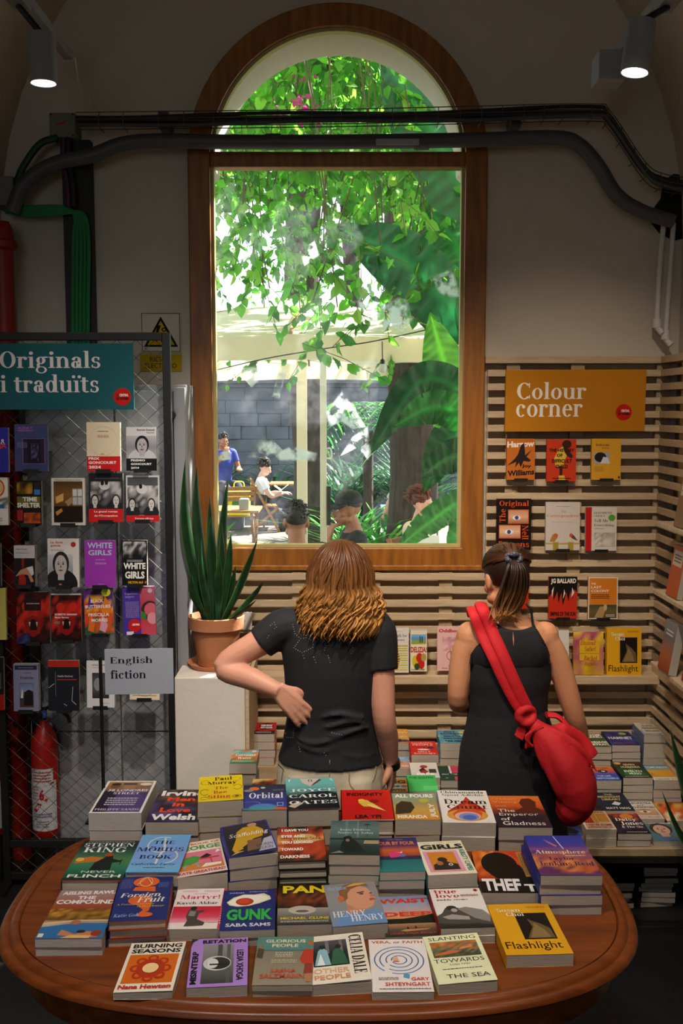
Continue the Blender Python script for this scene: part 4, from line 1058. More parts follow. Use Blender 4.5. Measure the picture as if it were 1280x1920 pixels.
tag(mbS.build('vine_stems', mat('vine_stem', '#5a4a30', .8), recalc=False), 'thin hanging stems among the climbing leaves', 'climbing plant', None, 'stuff')
mbF = MB()
for _ in range(34):
    p = at(rnd.choice([rnd.uniform(530, 600), rnd.uniform(500, 580)]), rnd.uniform(140, 235), rnd.uniform(6, 7))
    for k in range(4): leaf_quad(mbF, p, rvec(rnd), rvec(rnd), .04, .035, lin('#e04aa8'))
tag(mbF.build('bougainvillea_petals', leaf_mat('pink_petal', .5), recalc=False), 'scattered pink flowers among the leaves in the arch of the window', 'flowers', None, 'stuff')

# trees beyond the garden wall
def tree(x, y, zc, rad, n, label, cols, ln=.3, h=None):
    t = thing('garden_tree', label, 'tree', (x, y, 0), 'trees beyond the garden wall')
    mb = MB(); mb.tube(curve_pts([(x, y, 0), (x + .1, y, zc*.4), (x - .1, y, zc*.8), (x, y, zc + rad*.3)], 4), [.25 - .012*i for i in range(13)], 10); mb.build('trunk', BARK, t, smooth=True)
    mb = MB(); r = random.Random(int(x*100 + y))
    for _ in range(n):
        v = rvec(r)*(r.random()**.4); p = Vector((x + v.x*rad, y + v.y*rad*.7, zc + v.z*rad*(h or .9)))
        l = ln*r.uniform(.6, 1.3); leaf_quad(mb, p, rvec(r) + Vector((0, 0, -.3)), rvec(r) + Vector((0, 0, .8)), l, l*.6, tuple(q*r.uniform(.75, 1.2) for q in r.choice(cols)))
    o = mb.build('crown', LEAF, t, recalc=False); o['kind'] = 'stuff'
tree(-3.2, 21.5, 2.9, 1.3, 700, 'leafy tree beyond the garden wall at the far side of the parasol', DGREENS + GREENS[:2], .34)
tree(2.6, 21.0, 2.9, 1.4, 700, 'dark leafy tree beyond the garden wall behind the banana leaves', DGREENS, .34)
tree(0.2, 23.5, 9.2, 3.0, 1500, 'tallest tree beyond the garden wall, in the middle of the arch', DGREENS, .4)

# big garden trunks
def trunk(px, w, Y, z1, label):
    x = at(px, 850, Y).x; t = thing('tree_trunk', label, 'tree', (x, Y, 0))
    r_ = random.Random(px); mb = MB(); pts = []; rs = []
    for i in range(15):
        z = z1*i/14; pts.append((x + .05*math.sin(z*1.3), Y, z)); rs.append(w/2*(1.25 - .3*min(1, z/1.0) + .05*r_.uniform(-1, 1)))
    mb.tube(pts, rs, 22)
    mb.build('bark', BARK, t, smooth=True)
trunk(574, .44, 12.6, 6.2, 'thick dark tree trunk behind the two cream posts')
trunk(768, .55, 11.6, 5.6, 'thick ridged tree trunk behind the banana leaves')

# parasol
pX, pY = at(566, 850, 9.3).x, 9.3
t = thing('garden_parasol', 'large square cream canvas parasol over the garden tables', 'parasol', (pX, pY, 0))
mb = MB(); mb.box(pX - .048, pY - .03, 0, pX + .048, pY + .03, 2.85); mb.build('pole', CREAM, t, bevel=.006)
zr, za, hs = 2.46, 3.02, 2.25
mb = MB(); N = 10
rim_ = [(-hs, -hs), (0, -hs), (hs, -hs), (hs, 0), (hs, hs), (0, hs), (-hs, hs), (-hs, 0)]
vs_ = []; 
for k_ in range(N+1):
    s_ = k_/N
    for i, (x, y) in enumerate(rim_):
        sag = -.10*math.sin(PI*s_) if i % 2 else -.05*math.sin(PI*s_)
        vs_.append((pX + x*s_, pY + y*s_, za + (zr - za)*s_ + sag + (.05*s_ if i % 2 else 0)))
fs_ = [(k_*8+i, k_*8+(i+1) % 8, (k_+1)*8+(i+1) % 8, (k_+1)*8+i) for k_ in range(N) for i in range(8)]
mb.add(vs_, fs_); mb.build('canopy', CANVAS, t, smooth=True, recalc=False, angle=180)
mb = MB(); vs_ = []
for i, (x, y) in enumerate(rim_):
    z = zr + (.05 if i % 2 else 0); vs_ += [(pX + x*1.002, pY + y*1.002, z), (pX + x*1.004, pY + y*1.004, z - .17)]
mb.add(vs_, [(2*i, 2*((i+1) % 8), 2*((i+1) % 8)+1, 2*i+1) for i in range(8)]); mb.build('valance', CANVAS, t, recalc=False)
for i, (x, y) in enumerate(rim_):
    mb = MB(); mb.bar((pX + x*.08, pY + y*.08, za - .10), (pX + x*.97, pY + y*.97, zr - .02 + (.05 if i % 2 else 0)), .025, .03); mb.build('rib', WOODG, t)
mb = MB(); mb.box(pX - .35, pY - .35, 0, pX + .35, pY + .35, .09); mb.build('base', mat('concrete_base', '#777', .9), t, bevel=.01)
# slim second post with a black latch
qX = at(606, 850, 6.9).x
t = thing('cream_post', 'slim cream garden door post with a black latch, in front of the trunk', 'post', (qX, 6.9, 0))
mb = MB(); mb.box(qX - .022, 6.88, 0, qX + .022, 6.92, at(0, 690, 6.9).z + .06); mb.build('post_body', CREAM, t, bevel=.004)
mb = MB(); a = at(612, 985, 6.87); b_ = at(612, 912, 6.87); mb.box(qX + .023, 6.875, a.z, qX + .05, 6.905, b_.z); mb.build('latch', BLACKP, t)
mb = MB(); a = at(616, 850, 6.87); mb.tube(curve_pts([(qX + .022, 6.89, a.z + .03), (qX + .05, 6.87, a.z + .03), (qX + .055, 6.87, a.z - .03), (qX + .022, 6.89, a.z - .035)]), .006, 8); mb.build('handle', WHITE, t, smooth=True)
# string light
mb = MB(); c_ = curve_pts([at(380, 700, 6.6), at(500, 672, 6.6), at(620, 652, 6.6), at(710, 638, 6.6), at(880, 600, 6.6)], 5)
t = thing('string_light', 'black festoon cable with one clear bulb strung under the leaves', 'string light', c_[10])
mb.tube(c_, .004, 5); 
bl = at(716, 640, 6.6); mb.tube([bl, bl + Vector((.003, 0, -.12))], .004, 5); mb.build('cable', BLKC, t)
mb = MB(); mb.lathe([(.004, 0), (.014, -.01), (.016, -.035)], bl + Vector((.003, 0, -.11)), 12); mb.build('socket', BLACKP, t, smooth=True)
mb = MB(); mb.ball(bl + Vector((.003, 0, -.17)), (.026, .026, .032), 14, 10); mb.build('bulb', mat('clear_bulb', '#e8e6da', .1, trans=.5), t, smooth=True)

# banana plant
def banana_leaf(mb, px0, py0, px1, py1, w, Y0, Y1, sag=.15, tilt=0.3, col='#2f7a34', seed=0):
    a = at(px0, py0, Y0); b = at(px1, py1, Y1); r = random.Random(seed + px0)
    mid = (a + b)/2 + Vector((0, -.03, sag)); P = curve_pts([a, mid, b], 30); k = len(P)
    base = lin(col); vs = []; cs = []
    view = Vector((0, -1, 0))
    for i, p in enumerate(P):
        s = i/(k-1); d = (P[min(i+1, k-1)] - P[max(i-1, 0)]).normalized()
        side = d.cross(view); side = side.normalized() if side.length > .1 else Vector((1, 0, 0))
        n = side.cross(d).normalized(); side = (side*math.cos(tilt) + n*math.sin(tilt)).normalized()
        ww = w*(min(1, (s*5 + .12))**.7)*(1 - max(0, (s - .45)/.55)**2.2)
        for u in (-1, -.75, -.5, -.25, -.03, .03, .25, .5, .75, 1):
            rip = .010*math.sin(s*55 + u*3 + seed)*abs(u)
            vs.append(p + side*(u*ww/2) + n*(-abs(u)*ww*.13 + rip + .01*r.uniform(-1, 1)*abs(u)))
            g = 1.0 + (.22*math.sin(s*105 + abs(u)*5) + .16*math.sin(s*37 - abs(u)*3)) * (abs(u) > .05); g = 1.9 if abs(u) < .05 else g
            cs.append(tuple(min(1, x*g) for x in base))
    mb.add(vs, [(i*10+j, i*10+j+1, (i+1)*10+j+1, (i+1)*10+j) for i in range(k-1) for j in range(9) if not (j in (0, 8) and r.random() < .03)], None, cs)
bx = at(905, 900, 5.75).x
t = thing('banana_plant', 'banana plant with huge dark glossy leaves reaching across the window', 'plant', (bx, 5.75, 0))
mb = MB(); mb.tube([(bx, 5.75, 0), (bx - .02, 5.75, 1.2), (bx - .04, 5.75, 2.9)], [.13, .11, .06], 16); mb.build('stem', mat('banana_stem', '#5d7a3a', .5, var=.3), t, smooth=True)
BL = [(900, 640, 632, 425, .36, 5.7, 5.9, .10, .2, '#1f6a3a'), (900, 420, 715, 105, .44, 5.9, 6.1, .05, -.3, '#1c5a2c'), (872, 860, 806, 585, .26, 5.6, 5.7, .02, .2, '#6cc23a'),
      (880, 735, 690, 855, .22, 5.5, 5.4, .22, .5, '#1c5226'), (900, 800, 735, 800, .24, 5.35, 5.3, .10, .7, '#1f6e22'), (895, 790, 792, 925, .22, 5.55, 5.4, .10, .1, '#1a5a20'),
      (905, 855, 790, 892, .20, 5.3, 5.2, .05, .4, '#154a1c'), (885, 925, 742, 1030, .15, 5.2, 5.15, .02, .2, '#2a6a28'), (890, 900, 842, 1090, .15, 5.3, 5.2, .02, .2, '#27702a'),
      (880, 660, 735, 800, .26, 6.0, 6.1, .03, .0, '#16421e'), (905, 560, 800, 390, .36, 6.0, 6.3, .05, -.2, '#2a7a34')]
for i, q in enumerate(BL):
    mb = MB(); banana_leaf(mb, *q[:9], col=q[9], seed=i*7); mb.build('leaf', LEAFD, t, smooth=True, recalc=False, angle=180)

# low planting
def strap(mb, c, n, L_, w, cols, r, droop=.6, up=1.0):
    for _ in range(n):
        a = r.uniform(0, 2*PI); l = L_*r.uniform(.6, 1.15); rad = l*droop*r.uniform(.4, 1.1)
        b = Vector(c) + Vector((r.uniform(-.06, .06), r.uniform(-.06, .06), 0)); dx = Vector((math.cos(a), math.sin(a), 0)); sd = Vector((-math.sin(a), math.cos(a), 0))
        P = [b + dx*(rad*s*s) + Vector((0, 0, up*l*(s - .42*s*s*droop*1.4))) for s in (0, .25, .5, .75, 1)]
        vs = []; 
        for i, p in enumerate(P):
            ww = w*(1, 1.1, 1, .7, .05)[i]; vs += [p - sd*ww/2, p + sd*ww/2]
        mb.add(vs, [(2*i, 2*i+1, 2*i+3, 2*i+2) for i in range(4)], tuple(x*r.uniform(.75, 1.2) for x in r.choice(cols)))
def clump(px, py, Y, n, L_, w, cols, label, droop=.6, spread=.0, group='planting in the garden', name='garden_plant'):
    p = at(px, py, Y); r = random.Random(px*3 + py)
    t = thing(name, label, 'plant', (p.x, Y, 0), group); mb = MB()
    for k in range(max(1, int(spread*6) or 1)):
        strap(mb, (p.x + r.uniform(-spread, spread), Y + r.uniform(-spread, spread)*.6, 0), n, L_, w, cols, r, droop)
    mb.build('foliage', GRASSM, t, recalc=False)
BG = [lin(c) for c in ('#4aa03c', '#5cb848', '#7cc850', '#3c8a3c')]; SG = [lin(c) for c in ('#5a8a6a', '#46705a', '#7aa890')]; DK = [lin(c) for c in ('#1f4a2c', '#2a5a34', '#356a40')]
clump(655, 930, 12.0, 46, 1.45, .045, BG, 'bright grassy plant in the middle of the garden', .75, .45)
clump(715, 930, 11.5, 40, 1.35, .05, BG, 'bright grassy plant before the ridged trunk', .8, .4)
clump(690, 1000, 9.8, 60, .95, .035, SG + BG, 'low feathery grey-green plant behind the capped man', .9, .35)
clump(512, 980, 10.2, 44, .82, .06, SG, 'strap-leaved plant with silvery blades near the wooden table', .8, .25)
clump(545, 1000, 9.6, 40, .95, .05, DK + SG, 'dark strap-leaved plant beside the cream parasol pole', .8, .2)
clump(640, 860, 15.5, 60, 1.9, .06, DK, 'dark shrub at the foot of the stone wall by the slim post', .7, .6)
clump(730, 850, 15.0, 60, 2.0, .06, DK, 'dark shrub at the foot of the stone wall behind the ridged trunk', .7, .6)
clump(452, 870, 18.3, 50, 1.7, .06, DK, 'dark shrub at the foot of the stone wall behind the yellow bag', .8, .6)
clump(590, 990, 10.4, 50, .9, .04, BG, 'small bright grass tuft behind the slim cream post', .9, .2)
clump(402, 930, 9.0, 30, 1.5, .12, BG, 'broad-leaved plant at the very side of the window pane', .6, .15)
# palm fronds against the wall
t = thing('palm', 'small palm with drooping feathery fronds before the stone wall', 'plant', tuple(at(690, 900, 14.2)[:2]) + (0,))
p = at(690, 900, 14.2); r = random.Random(4)
mb = MB(); mb.tube([(p.x, 14.2, 0), (p.x, 14.2, 1.7)], .07, 10); mb.build('stem', BARK, t, smooth=True)
for k in range(11):
    mb = MB(); a = r.uniform(0, 2*PI); P = curve_pts([Vector((p.x, 14.2, 1.65)), Vector((p.x + .4*math.cos(a), 14.2 + .4*math.sin(a), 2.1)), Vector((p.x + .9*math.cos(a), 14.2 + .9*math.sin(a), 1.75 + r.uniform(-.4, .2)))], 8)
    for i in range(2, len(P)):
        d = (P[i] - P[i-1]).normalized(); s_ = d.cross(Vector((0, 0, 1))).normalized()
        for q in (-1, 1): leaf_quad(mb, P[i], d*.6 + s_*q + Vector((0, 0, -.35)), Vector((0, 0, 1)), .34, .04, r.choice(DK + BG))
    mb.build('frond', GRASSM, t, recalc=False)

# garden furniture
def garden_table(x, y, w, d, h, m_, label):
    t = thing('garden_table', label, 'table', (x, y, 0), 'garden tables')
    mb = MB(); n_ = 5
    for i in range(n_): mb.box(x - w/2, y - d/2 + d*i/n_ + .004, h - .028, x + w/2, y - d/2 + d*(i+1)/n_ - .004, h)
    mb.build('table_top', m_, t, bevel=.002)
    for sx in (-1, 1):
        mb = MB(); mb.bar((x + sx*w*.42, y - d*.4, 0), (x + sx*w*.42, y + d*.4, h - .03), .03, .05); mb.build('leg', m_, t)
        mb = MB(); mb.bar((x + sx*w*.38, y + d*.4, 0), (x + sx*w*.38, y - d*.4, h - .03), .03, .05); mb.build('leg', m_, t)
    return t
def garden_chair(x, y, rz, label, m_=None, h=.45):
    m_ = m_ or WOODG
    t = bpy.data.objects.new('folding_chair', None); COL.objects.link(t); t.location = (x, y, 0); t.rotation_euler = (0, 0, rz); t['_world'] = 0
    tag(t, label, 'chair', 'garden chairs')
    mb = MB()
    for i in range(5): mb.box(-.21, -.2 + i*.08, h - .02, .21, -.2 + i*.08 + .07, h)
    mb.build('seat', m_, t)
    mb = MB()
    for i in range(3): mb.box(-.2, -.235 + .01*i*0, h + .22 + i*.075, .2, -.22, h + .28 + i*.075)
    mb.build('backrest', m_, t)
    for sx in (-1, 1):
        mb = MB(); mb.bar((sx*.215, .22, 0), (sx*.215, -.24, h + .44), .022, .04); mb.build('leg', m_, t)
        mb = MB(); mb.bar((sx*.19, -.26, 0), (sx*.19, .2, h - .02), .022, .04); mb.build('leg', m_, t)
    return t
def napkin_box(p, s_, label):
    t = thing('napkin_holder', label, 'napkin holder', p, 'napkin holders on the garden tables')
    mb = MB(); mb.box(p[0]-s_/2, p[1]-s_/2, p[2], p[0]+s_/2, p[1]+s_/2, p[2]+s_*1.1); mb.build('case', mat('brushed_steel', '#a8a49a', .35, metal=.6), t, bevel=.004)
    mb = MB(); mb.box(p[0]-s_*.4, p[1]-s_*.4, p[2]+s_*1.1, p[0]+s_*.4, p[1]+s_*.4, p[2]+s_*1.18); mb.build('napkins', WHITE, t)
PINK = mat('pale_pink_table_top', '#b98f80', .6); GRN = mat('green_table_top', '#5fa088', .5)
xa = at(430, 968, 12.8).x; garden_table(xa, 12.8, .8, .7, .75, WOODG, 'slatted wooden garden table with a steel napkin holder on it')
napkin_box((at(458, 968, 12.6).x, 12.6, .751), .12, 'steel napkin holder on the slatted wooden garden table')
xa = at(528, 905, 17.3).x; garden_table(xa, 17.3, .7, .6, .75, WOODG, 'far wooden garden table in front of the reading woman')
xb = at(765, 952, 13.0).x; garden_table(xb, 13.0, .7, .6, .75, GRN, 'green topped garden table behind the ridged trunk')
napkin_box((at(752, 952, 12.9).x, 12.9, .751), .11, 'steel napkin holder on the green topped garden table')
xc = at(772, 1010, 9.6).x; garden_table(xc, 8.4, .9, .7, .74, PINK, 'pale pink garden table between the capped man and the red-haired woman')
t = thing('menu_stand', 'white folded menu card standing on the pale pink garden table', 'menu', tuple(at(800, 1010, 8.3)[:2]) + (.741,))
mp_ = at(800, 1010, 8.3); mb = MB(); mb.add([(mp_.x - .1, 8.22, .741), (mp_.x + .1, 8.22, .741), (mp_.x + .1, 8.3, .96), (mp_.x - .1, 8.3, .96), (mp_.x - .1, 8.38, .741), (mp_.x + .1, 8.38, .741)], [(0,1,2,3), (3,2,5,4)]); mb.build('card', WHITE, t, solid=.003)
# cream sling lounge chair
t = thing('sling_chair', 'cream canvas sling chair low at the corner of the window', 'chair', tuple(at(440, 1000, 7.4)[:2]) + (0,))
lc = at(436, 1000, 7.4).x; mb = MB(); Pp = curve_pts([Vector((lc - .12, 7.4, 1.02)), Vector((lc + .03, 7.4, .96)), Vector((lc + .16, 7.4, .72)), Vector((lc + .32, 7.4, .46)), Vector((lc + .55, 7.4, .47))], 5)
vs_ = []
for p_ in Pp: vs_ += [p_ + Vector((0, -.27, 0)), p_ + Vector((0, .27, 0))]
mb.add(vs_, [(2*i, 2*i+1, 2*i+3, 2*i+2) for i in range(len(Pp)-1)]); mb.build('sling', CANVAS, t, smooth=True, solid=.012, angle=180)
for y in (7.1, 7.7):
    mb = MB(); mb.bar((lc - .14, y, 1.02), (lc + .45, y, 0), .03, .04); mb.bar((lc + .57, y, .46), (lc + .05, y, 0), .03, .04); mb.build('frame', WOODG, t)
# yellow bag on a chair
yb = at(445, 935, 14.6)
garden_chair(yb.x, 14.9, 0.2, 'wooden folding chair with a yellow bag on it, behind the slatted wooden table')
t = thing('shopping_bag', 'bright yellow paper bag with a green print on the garden chair', 'bag', (yb.x, 14.85, .451))
mb = MB(); mb.box(yb.x - .16, 14.78, .451, yb.x + .16, 14.92, .80); mb.build('bag_body', mat('yellow_paper', '#e3d91c', .6), t, bevel=.004)
mb = MB(); mb.add([Vector((yb.x + .10*math.cos(a_), 14.777, .62 + .08*math.sin(a_))) for a_ in [2*PI*i/20 for i in range(20)]], [tuple(range(20))]); mb.build('print', mat('bag_green', '#2f7a36', .6), t, recalc=False)
mb = MB(); mb.tube(curve_pts([(yb.x - .08, 14.85, .80), (yb.x - .06, 14.85, .93), (yb.x + .06, 14.85, .93), (yb.x + .08, 14.85, .80)]), .008, 6); mb.build('handle', mat('yellow_paper', '#e3d91c', .6), t, smooth=True)
# ------------------------------------------------------------ people
from mathutils.bvhtree import BVHTree
def skin_mat(name, c):
    m = mat(name, c, .5, var=.08, scale=14, bump=.05, bscale=160, spec=.35)
    b = m.node_tree.nodes['Principled BSDF']; b.inputs['Subsurface Weight'].default_value = .08
    b.inputs['Subsurface Radius'].default_value = (.6, .25, .12); b.inputs['Subsurface Scale'].default_value = .012
    return m
HAIRM = mat('hair_strands', '#fff', .42, attr=True, spec=.35)
CLOTH_B = mat('black_cotton', '#0f1016', .85, var=.15, scale=60, bump=.25, bscale=24)
CLOTH_N = mat('navy_black_knit', '#11121b', .8, var=.15, scale=60, bump=.22, bscale=20)
CLOTH_C = mat('cream_twill', '#c2b7a0', .85, var=.08, scale=50, bump=.3, bscale=18)
CLOTH_R = mat('crimson_cotton', '#c4101e', .75, var=.18, scale=7, bump=.45, bscale=16)
EYE = mat('eye_white', '#e6e0d8', .3); IRIS = mat('dark_iris', '#22160f', .2); LIPS = mat('lips', '#a8564c', .5)

def hand(mb, w, d, n, side, curl=.5, s=1.0, spread=.12):
    """wrist w, pointing direction d, back-of-hand normal n; side +1 thumb towards d x n"""
    w = Vector(w); d = Vector(d).normalized(); n = Vector(n); n = (n - d*n.dot(d)).normalized(); x = d.cross(n)*side
    mb.tube([w - d*.02*s, w + d*.03*s, w + d*.07*s, w + d*.092*s], [(.021*s, .016*s), (.030*s, .015*s), (.038*s, .0135*s), (.034*s, .011*s)], 10) if False else None
    # palm as overlapping metacarpal rays
    for k in range(4):
        o = (1.5 - k)*.0185*s
        mb.tube([w + x*o*.55 - d*.012*s, w + d*.05*s + x*o*.9, w + d*.088*s + x*o], [.015*s, .0145*s, .0108*s], 8)
    ln = (.078, .086, .080, .062)
    for k in range(4):
        o = (1.5 - k)*.0195*s; b = w + d*.085*s + x*o; a = (1.5 - k)*spread
        fd = (d*math.cos(a) + x*math.sin(a)).normalized(); P = [b]; ang = 0
        for j, q in enumerate((.46, .30, .24)):
            ang += curl*(.55, .75, .5)[j]
            dd = fd*math.cos(ang) - n*math.sin(ang); P.append(P[-1] + dd*ln[k]*q*s)
        mb.tube(P, [.0102*s, .0095*s, .0085*s, .0062*s], 8)
    P = [w + x*.022*s + d*.012*s, w + x*.042*s + d*.038*s - n*.006*s, w + x*.052*s + d*.066*s - n*.012*s*(1+curl), w + x*.050*s + d*.092*s - n*.022*s*(1+curl)]
    mb.tube(P, [.0145*s, .0125*s, .0105*s, .0075*s], 8)

def head(mb, c, M, s=1.0, female=False):
    c = Vector(c)
    def B(p, r): mb.ball(c + M @ (Vector(p)*s), Vector(r)*s, 16, 12, M=M)
    B((0, -.018, .030), (.074, .092, .086)); B((0, .012, -.010), (.066, .080, .090)); B((0, .030, -.055), (.054, .058, .058)); B((0, .058, -.094), (.026, .024, .020))
    for q in (-1, 1):
        B((q*.046, .052, -.025), (.022, .022, .022)); B((q*.030, .078, .022), (.026, .012, .009)); B((q*.053, .020, -.068), (.018, .036, .022))
        B((q*.076, -.012, -.012), (.009, .020, .032)); B((q*.079, -.018, -.002), (.006, .016, .018)); B((q*.074, -.006, -.038), (.006, .010, .010))
    mb.tube([c + M @ (Vector(p)*s) for p in ((0, .082, .020), (0, .098, -.010), (0, .110, -.034), (0, .096, -.042))], [.008*s, .010*s, .0135*s, .009*s], 8)
    for q in (-1, 1): B((q*.012, .096, -.036), (.009, .010, .008))
    B((0, .086, -.064), (.024, .012, .008)); B((0, .082, -.075), (.021, .012, .008))
def face_parts(root, c, M, s, iris=None, brow='#2a1c12', lips=None):
    c = Vector(c); T = lambda p: c + M @ (Vector(p)*s)
    for q in (-1, 1):
        mb = MB(); mb.ball(T((q*.030, .0775, .006)), Vector((.0125, .010, .0085))*s, 12, 8, M=M); e = mb.build('eye', EYE, root, smooth=True)
        mb = MB(); mb.ball(T((q*.030, .0845, .006)), Vector((.0058, .0042, .0058))*s, 10, 8, M=M); mb.build('iris', IRIS, e, smooth=True)
        mb = MB(); mb.tube([T((q*.014, .092, .024)), T((q*.030, .0925, .030)), T((q*.047, .080, .024))], [.0035*s, .0045*s, .002*s], 6, col=lin(brow)); mb.build('eyebrow', HAIRM, root, smooth=True)
    mb = MB(); mb.tube([T((-.022, .088, -.069)), T((0, .097, -.068)), T((.022, .088, -.069))], [.003*s, .0065*s, .003*s], 8); mb.build('lips', lips or LIPS, root, smooth=True)
def limb(mb, pts, rs, n=14): mb.tube(curve_pts(pts, 5), [rs[0] if i == 0 else rs[-1] if i == (len(pts)-1)*5 else _lerp(rs, i/5) for i in range((len(pts)-1)*5 + 1)], n)
def _lerp(rs, t):
    i = min(int(t), len(rs)-2); f = t - i; a, b = rs[i], rs[i+1]
    if isinstance(a, tuple): return (a[0]*(1-f) + b[0]*f, a[1]*(1-f) + b[1]*f)
    return a*(1-f) + b*f
def bvh_of(o):
    me = o.data; return BVHTree.FromPolygons([v.co.copy() for v in me.vertices], [tuple(p.vertices) for p in me.polygons])
def back_y(bvh, x, z, y0=-1.0):
    h = bvh.ray_cast(Vector((x, y0, z)), Vector((0, 1, 0)))
    return h[0].y if h[0] is not None else None
def I3(): return Matrix.Identity(3)
def Rz(a): return Matrix.Rotation(R(a), 3, 'Z')
def Rx(a): return Matrix.Rotation(R(a), 3, 'X')

# ============ the woman with wavy light brown hair
WX, WY = at(622, 1300, 3.45).x, 3.45
w1 = bpy.data.objects.new('person', None); COL.objects.link(w1); w1.location = (WX, WY, 0); w1['_world'] = 0
tag(w1, 'person with wavy light brown hair in a navy top, hand on hip, at the window', 'person')
def Q(px, py, dy=0.0): p = at(px, py, WY + dy); return Vector((p.x - WX, p.y - WY, p.z))
SK1 = skin_mat('fair_skin', '#c9917a')
hc = Q(638, 1087, .0); nk = Q(632, 1150, -.005); shL = Q(527, 1178, -.005); shR = Q(708, 1184, -.005)
elL = Q(420, 1250, -.03); wrL = Q(524, 1296, -.105); elR = Q(719, 1338, -.04); wrR = Q(733, 1428, .02)
pel = Q(618, 1440, 0); hz = pel.z
M1 = Rz(0)
mb = MB()
head(mb, hc, M1, .98)
limb(mb, [hc + Vector((0, -.01, -.06)), nk + Vector((0, .01, .02)), nk + Vector((0, 0, -.06))], [.052, .053, .075])
zs = nk.z; sp = [(zs - .00, .075, .060), (zs - .035, .150, .080), (zs - .10, .165, .095), (zs - .20, .152, .100), (hz + .19, .133, .088), (hz + .08, .155, .100), (hz, .172, .112), (hz - .07, .165, .110)]
mb.tube([(pel.x*(1 - min(1, (z - hz)/.4)) + .01*0, 0, z) for z, a, b in sp], [(a, b) for z, a, b in sp], 28)
limb(mb, [shL + Vector((.03, 0, .0)), (shL*2 + elL)/3, elL, (elL + wrL)/2, wrL], [.052, .049, .040, .040, .026])
limb(mb, [shR + Vector((-.03, 0, 0)), (shR*2 + elR)/3, elR, (elR + wrR)/2, wrR], [.052, .049, .041, .039, .026])
hand(mb, wrL, Q(552, 1325, -.105) - wrL, Vector((.05, -1, .15)), -1, .32, 1.0, .10)
hand(mb, wrR, Vector((.02, .12, -1)), Vector((1, -.3, 0)), 1, .5, 1.0)
hipL, hipR = Vector((pel.x - .085, 0, hz - .03)), Vector((pel.x + .085, 0, hz - .03))
for h_, q in ((hipL, -1), (hipR, 1)):
    limb(mb, [h_, Vector((h_.x + q*.01, .0, .46)), Vector((h_.x + q*.01, -.015, .25)), Vector((h_.x + q*.01, -.02, .07))], [.088, .056, .052, .034])
    mb.ball((h_.x + q*.01, .05, .035), (.042, .12, .035))
fused('body', mb, SK1, w1, .0055, 3)
face_parts(w1, hc, M1, .98)
# top with cap sleeves
mb = MB()
hem = Q(620, 1424).z
sp = [(zs + .004, .072, .064), (zs - .025, .140, .084), (zs - .06, .172, .098), (zs - .12, .177, .106), (zs - .2, .166, .110), (hz + .19, .153, .104), (hz + .09, .168, .114), (hz + .04, .182, .124), (hem, .186, .128)]
mb.tube([(pel.x*(1 - min(1, (z - hz)/.4)), -.004, z) for z, a, b in sp], [(a, b) for z, a, b in sp], 32)
sl = Q(488, 1206, -.012); limb(mb, [shL + Vector((.06, 0, .01)), shL, sl], [.066, .066, .059])
sr = Q(714, 1255, -.02); limb(mb, [shR + Vector((-.05, 0, .015)), shR, sr], [.066, .066, .060])
rnd = random.Random(2)
for i in range(7):   # soft drag folds at the waist
    z = hz + .05 + i*.028; x0 = rnd.uniform(-.12, .02)
    yv = lambda x: -.108*math.sqrt(max(0, 1 - (x/.178)**2)) - .006
    mb.tube([(pel.x + x0 + k*.03, yv(x0 + k*.03), z + .01*math.sin(k + i)) for k in range(6)], [.002, .007, .009, .009, .006, .002], 6)
top1 = fused('top', mb, CLOTH_N, w1, .006, 4)
bv = bvh_of(top1)
mb = MB(); EYEL = mat('pale_eyelet_thread', '#8d8a90', .8)
def dots(pts, step=.0075, r=.0019):
    for a, b in zip(pts, pts[1:]):
        (x0, z0), (x1, z1) = a, b; n_ = max(1, int(math.hypot(x1-x0, z1-z0)/step))
        for i in range(n_):
            x, z = x0 + (x1-x0)*i/n_, z0 + (z1-z0)*i/n_; y = back_y(bv, x, z)
            if y is None: continue
            mb.ball((x, y - .0004, z), (r, .0012, r), 6, 4)
def px_l(L): 
    out = []
    for px, py in L: p = Q(px, py, -.1); out.append((p.x, p.z))
    return out
for L in ([(548, 1175), (552, 1192), (563, 1200), (574, 1197), (572, 1184)], [(563, 1200), (550, 1218), (566, 1225), (572, 1240)], [(566, 1225), (586, 1214), (588, 1202), (574, 1197)], [(630, 1190), (645, 1184), (652, 1172)], [(650, 1190), (655, 1208), (664, 1218), (655, 1228)],
          [(700, 1170), (694, 1180), (685, 1192)], [(612, 1210), (606, 1222)], [(588, 1232), (594, 1246)], [(615, 1228), (620, 1245)], [(505, 1178), (512, 1172), (517, 1180), (510, 1186)], [(500, 1200), (505, 1192)], [(540, 1376), (550, 1372), (548, 1388), (536, 1392), (530, 1382)], [(560, 1402), (564, 1414)], [(608, 1408), (614, 1418)], [(622, 1372), (645, 1376)], [(640, 1360), (664, 1358)]):
    dots(px_l(L))
em = mb.mesh('eyelets', [EYEL]); bb_ = bmesh.new(); bb_.from_mesh(top1.data); k0 = len(bb_.faces); bb_.from_mesh(em); bb_.faces.ensure_lookup_table()
for f in bb_.faces[k0:]: f.material_index = 1; f.smooth = True
bb_.to_mesh(top1.data); bb_.free(); top1.data.materials.append(EYEL); bpy.data.meshes.remove(em)
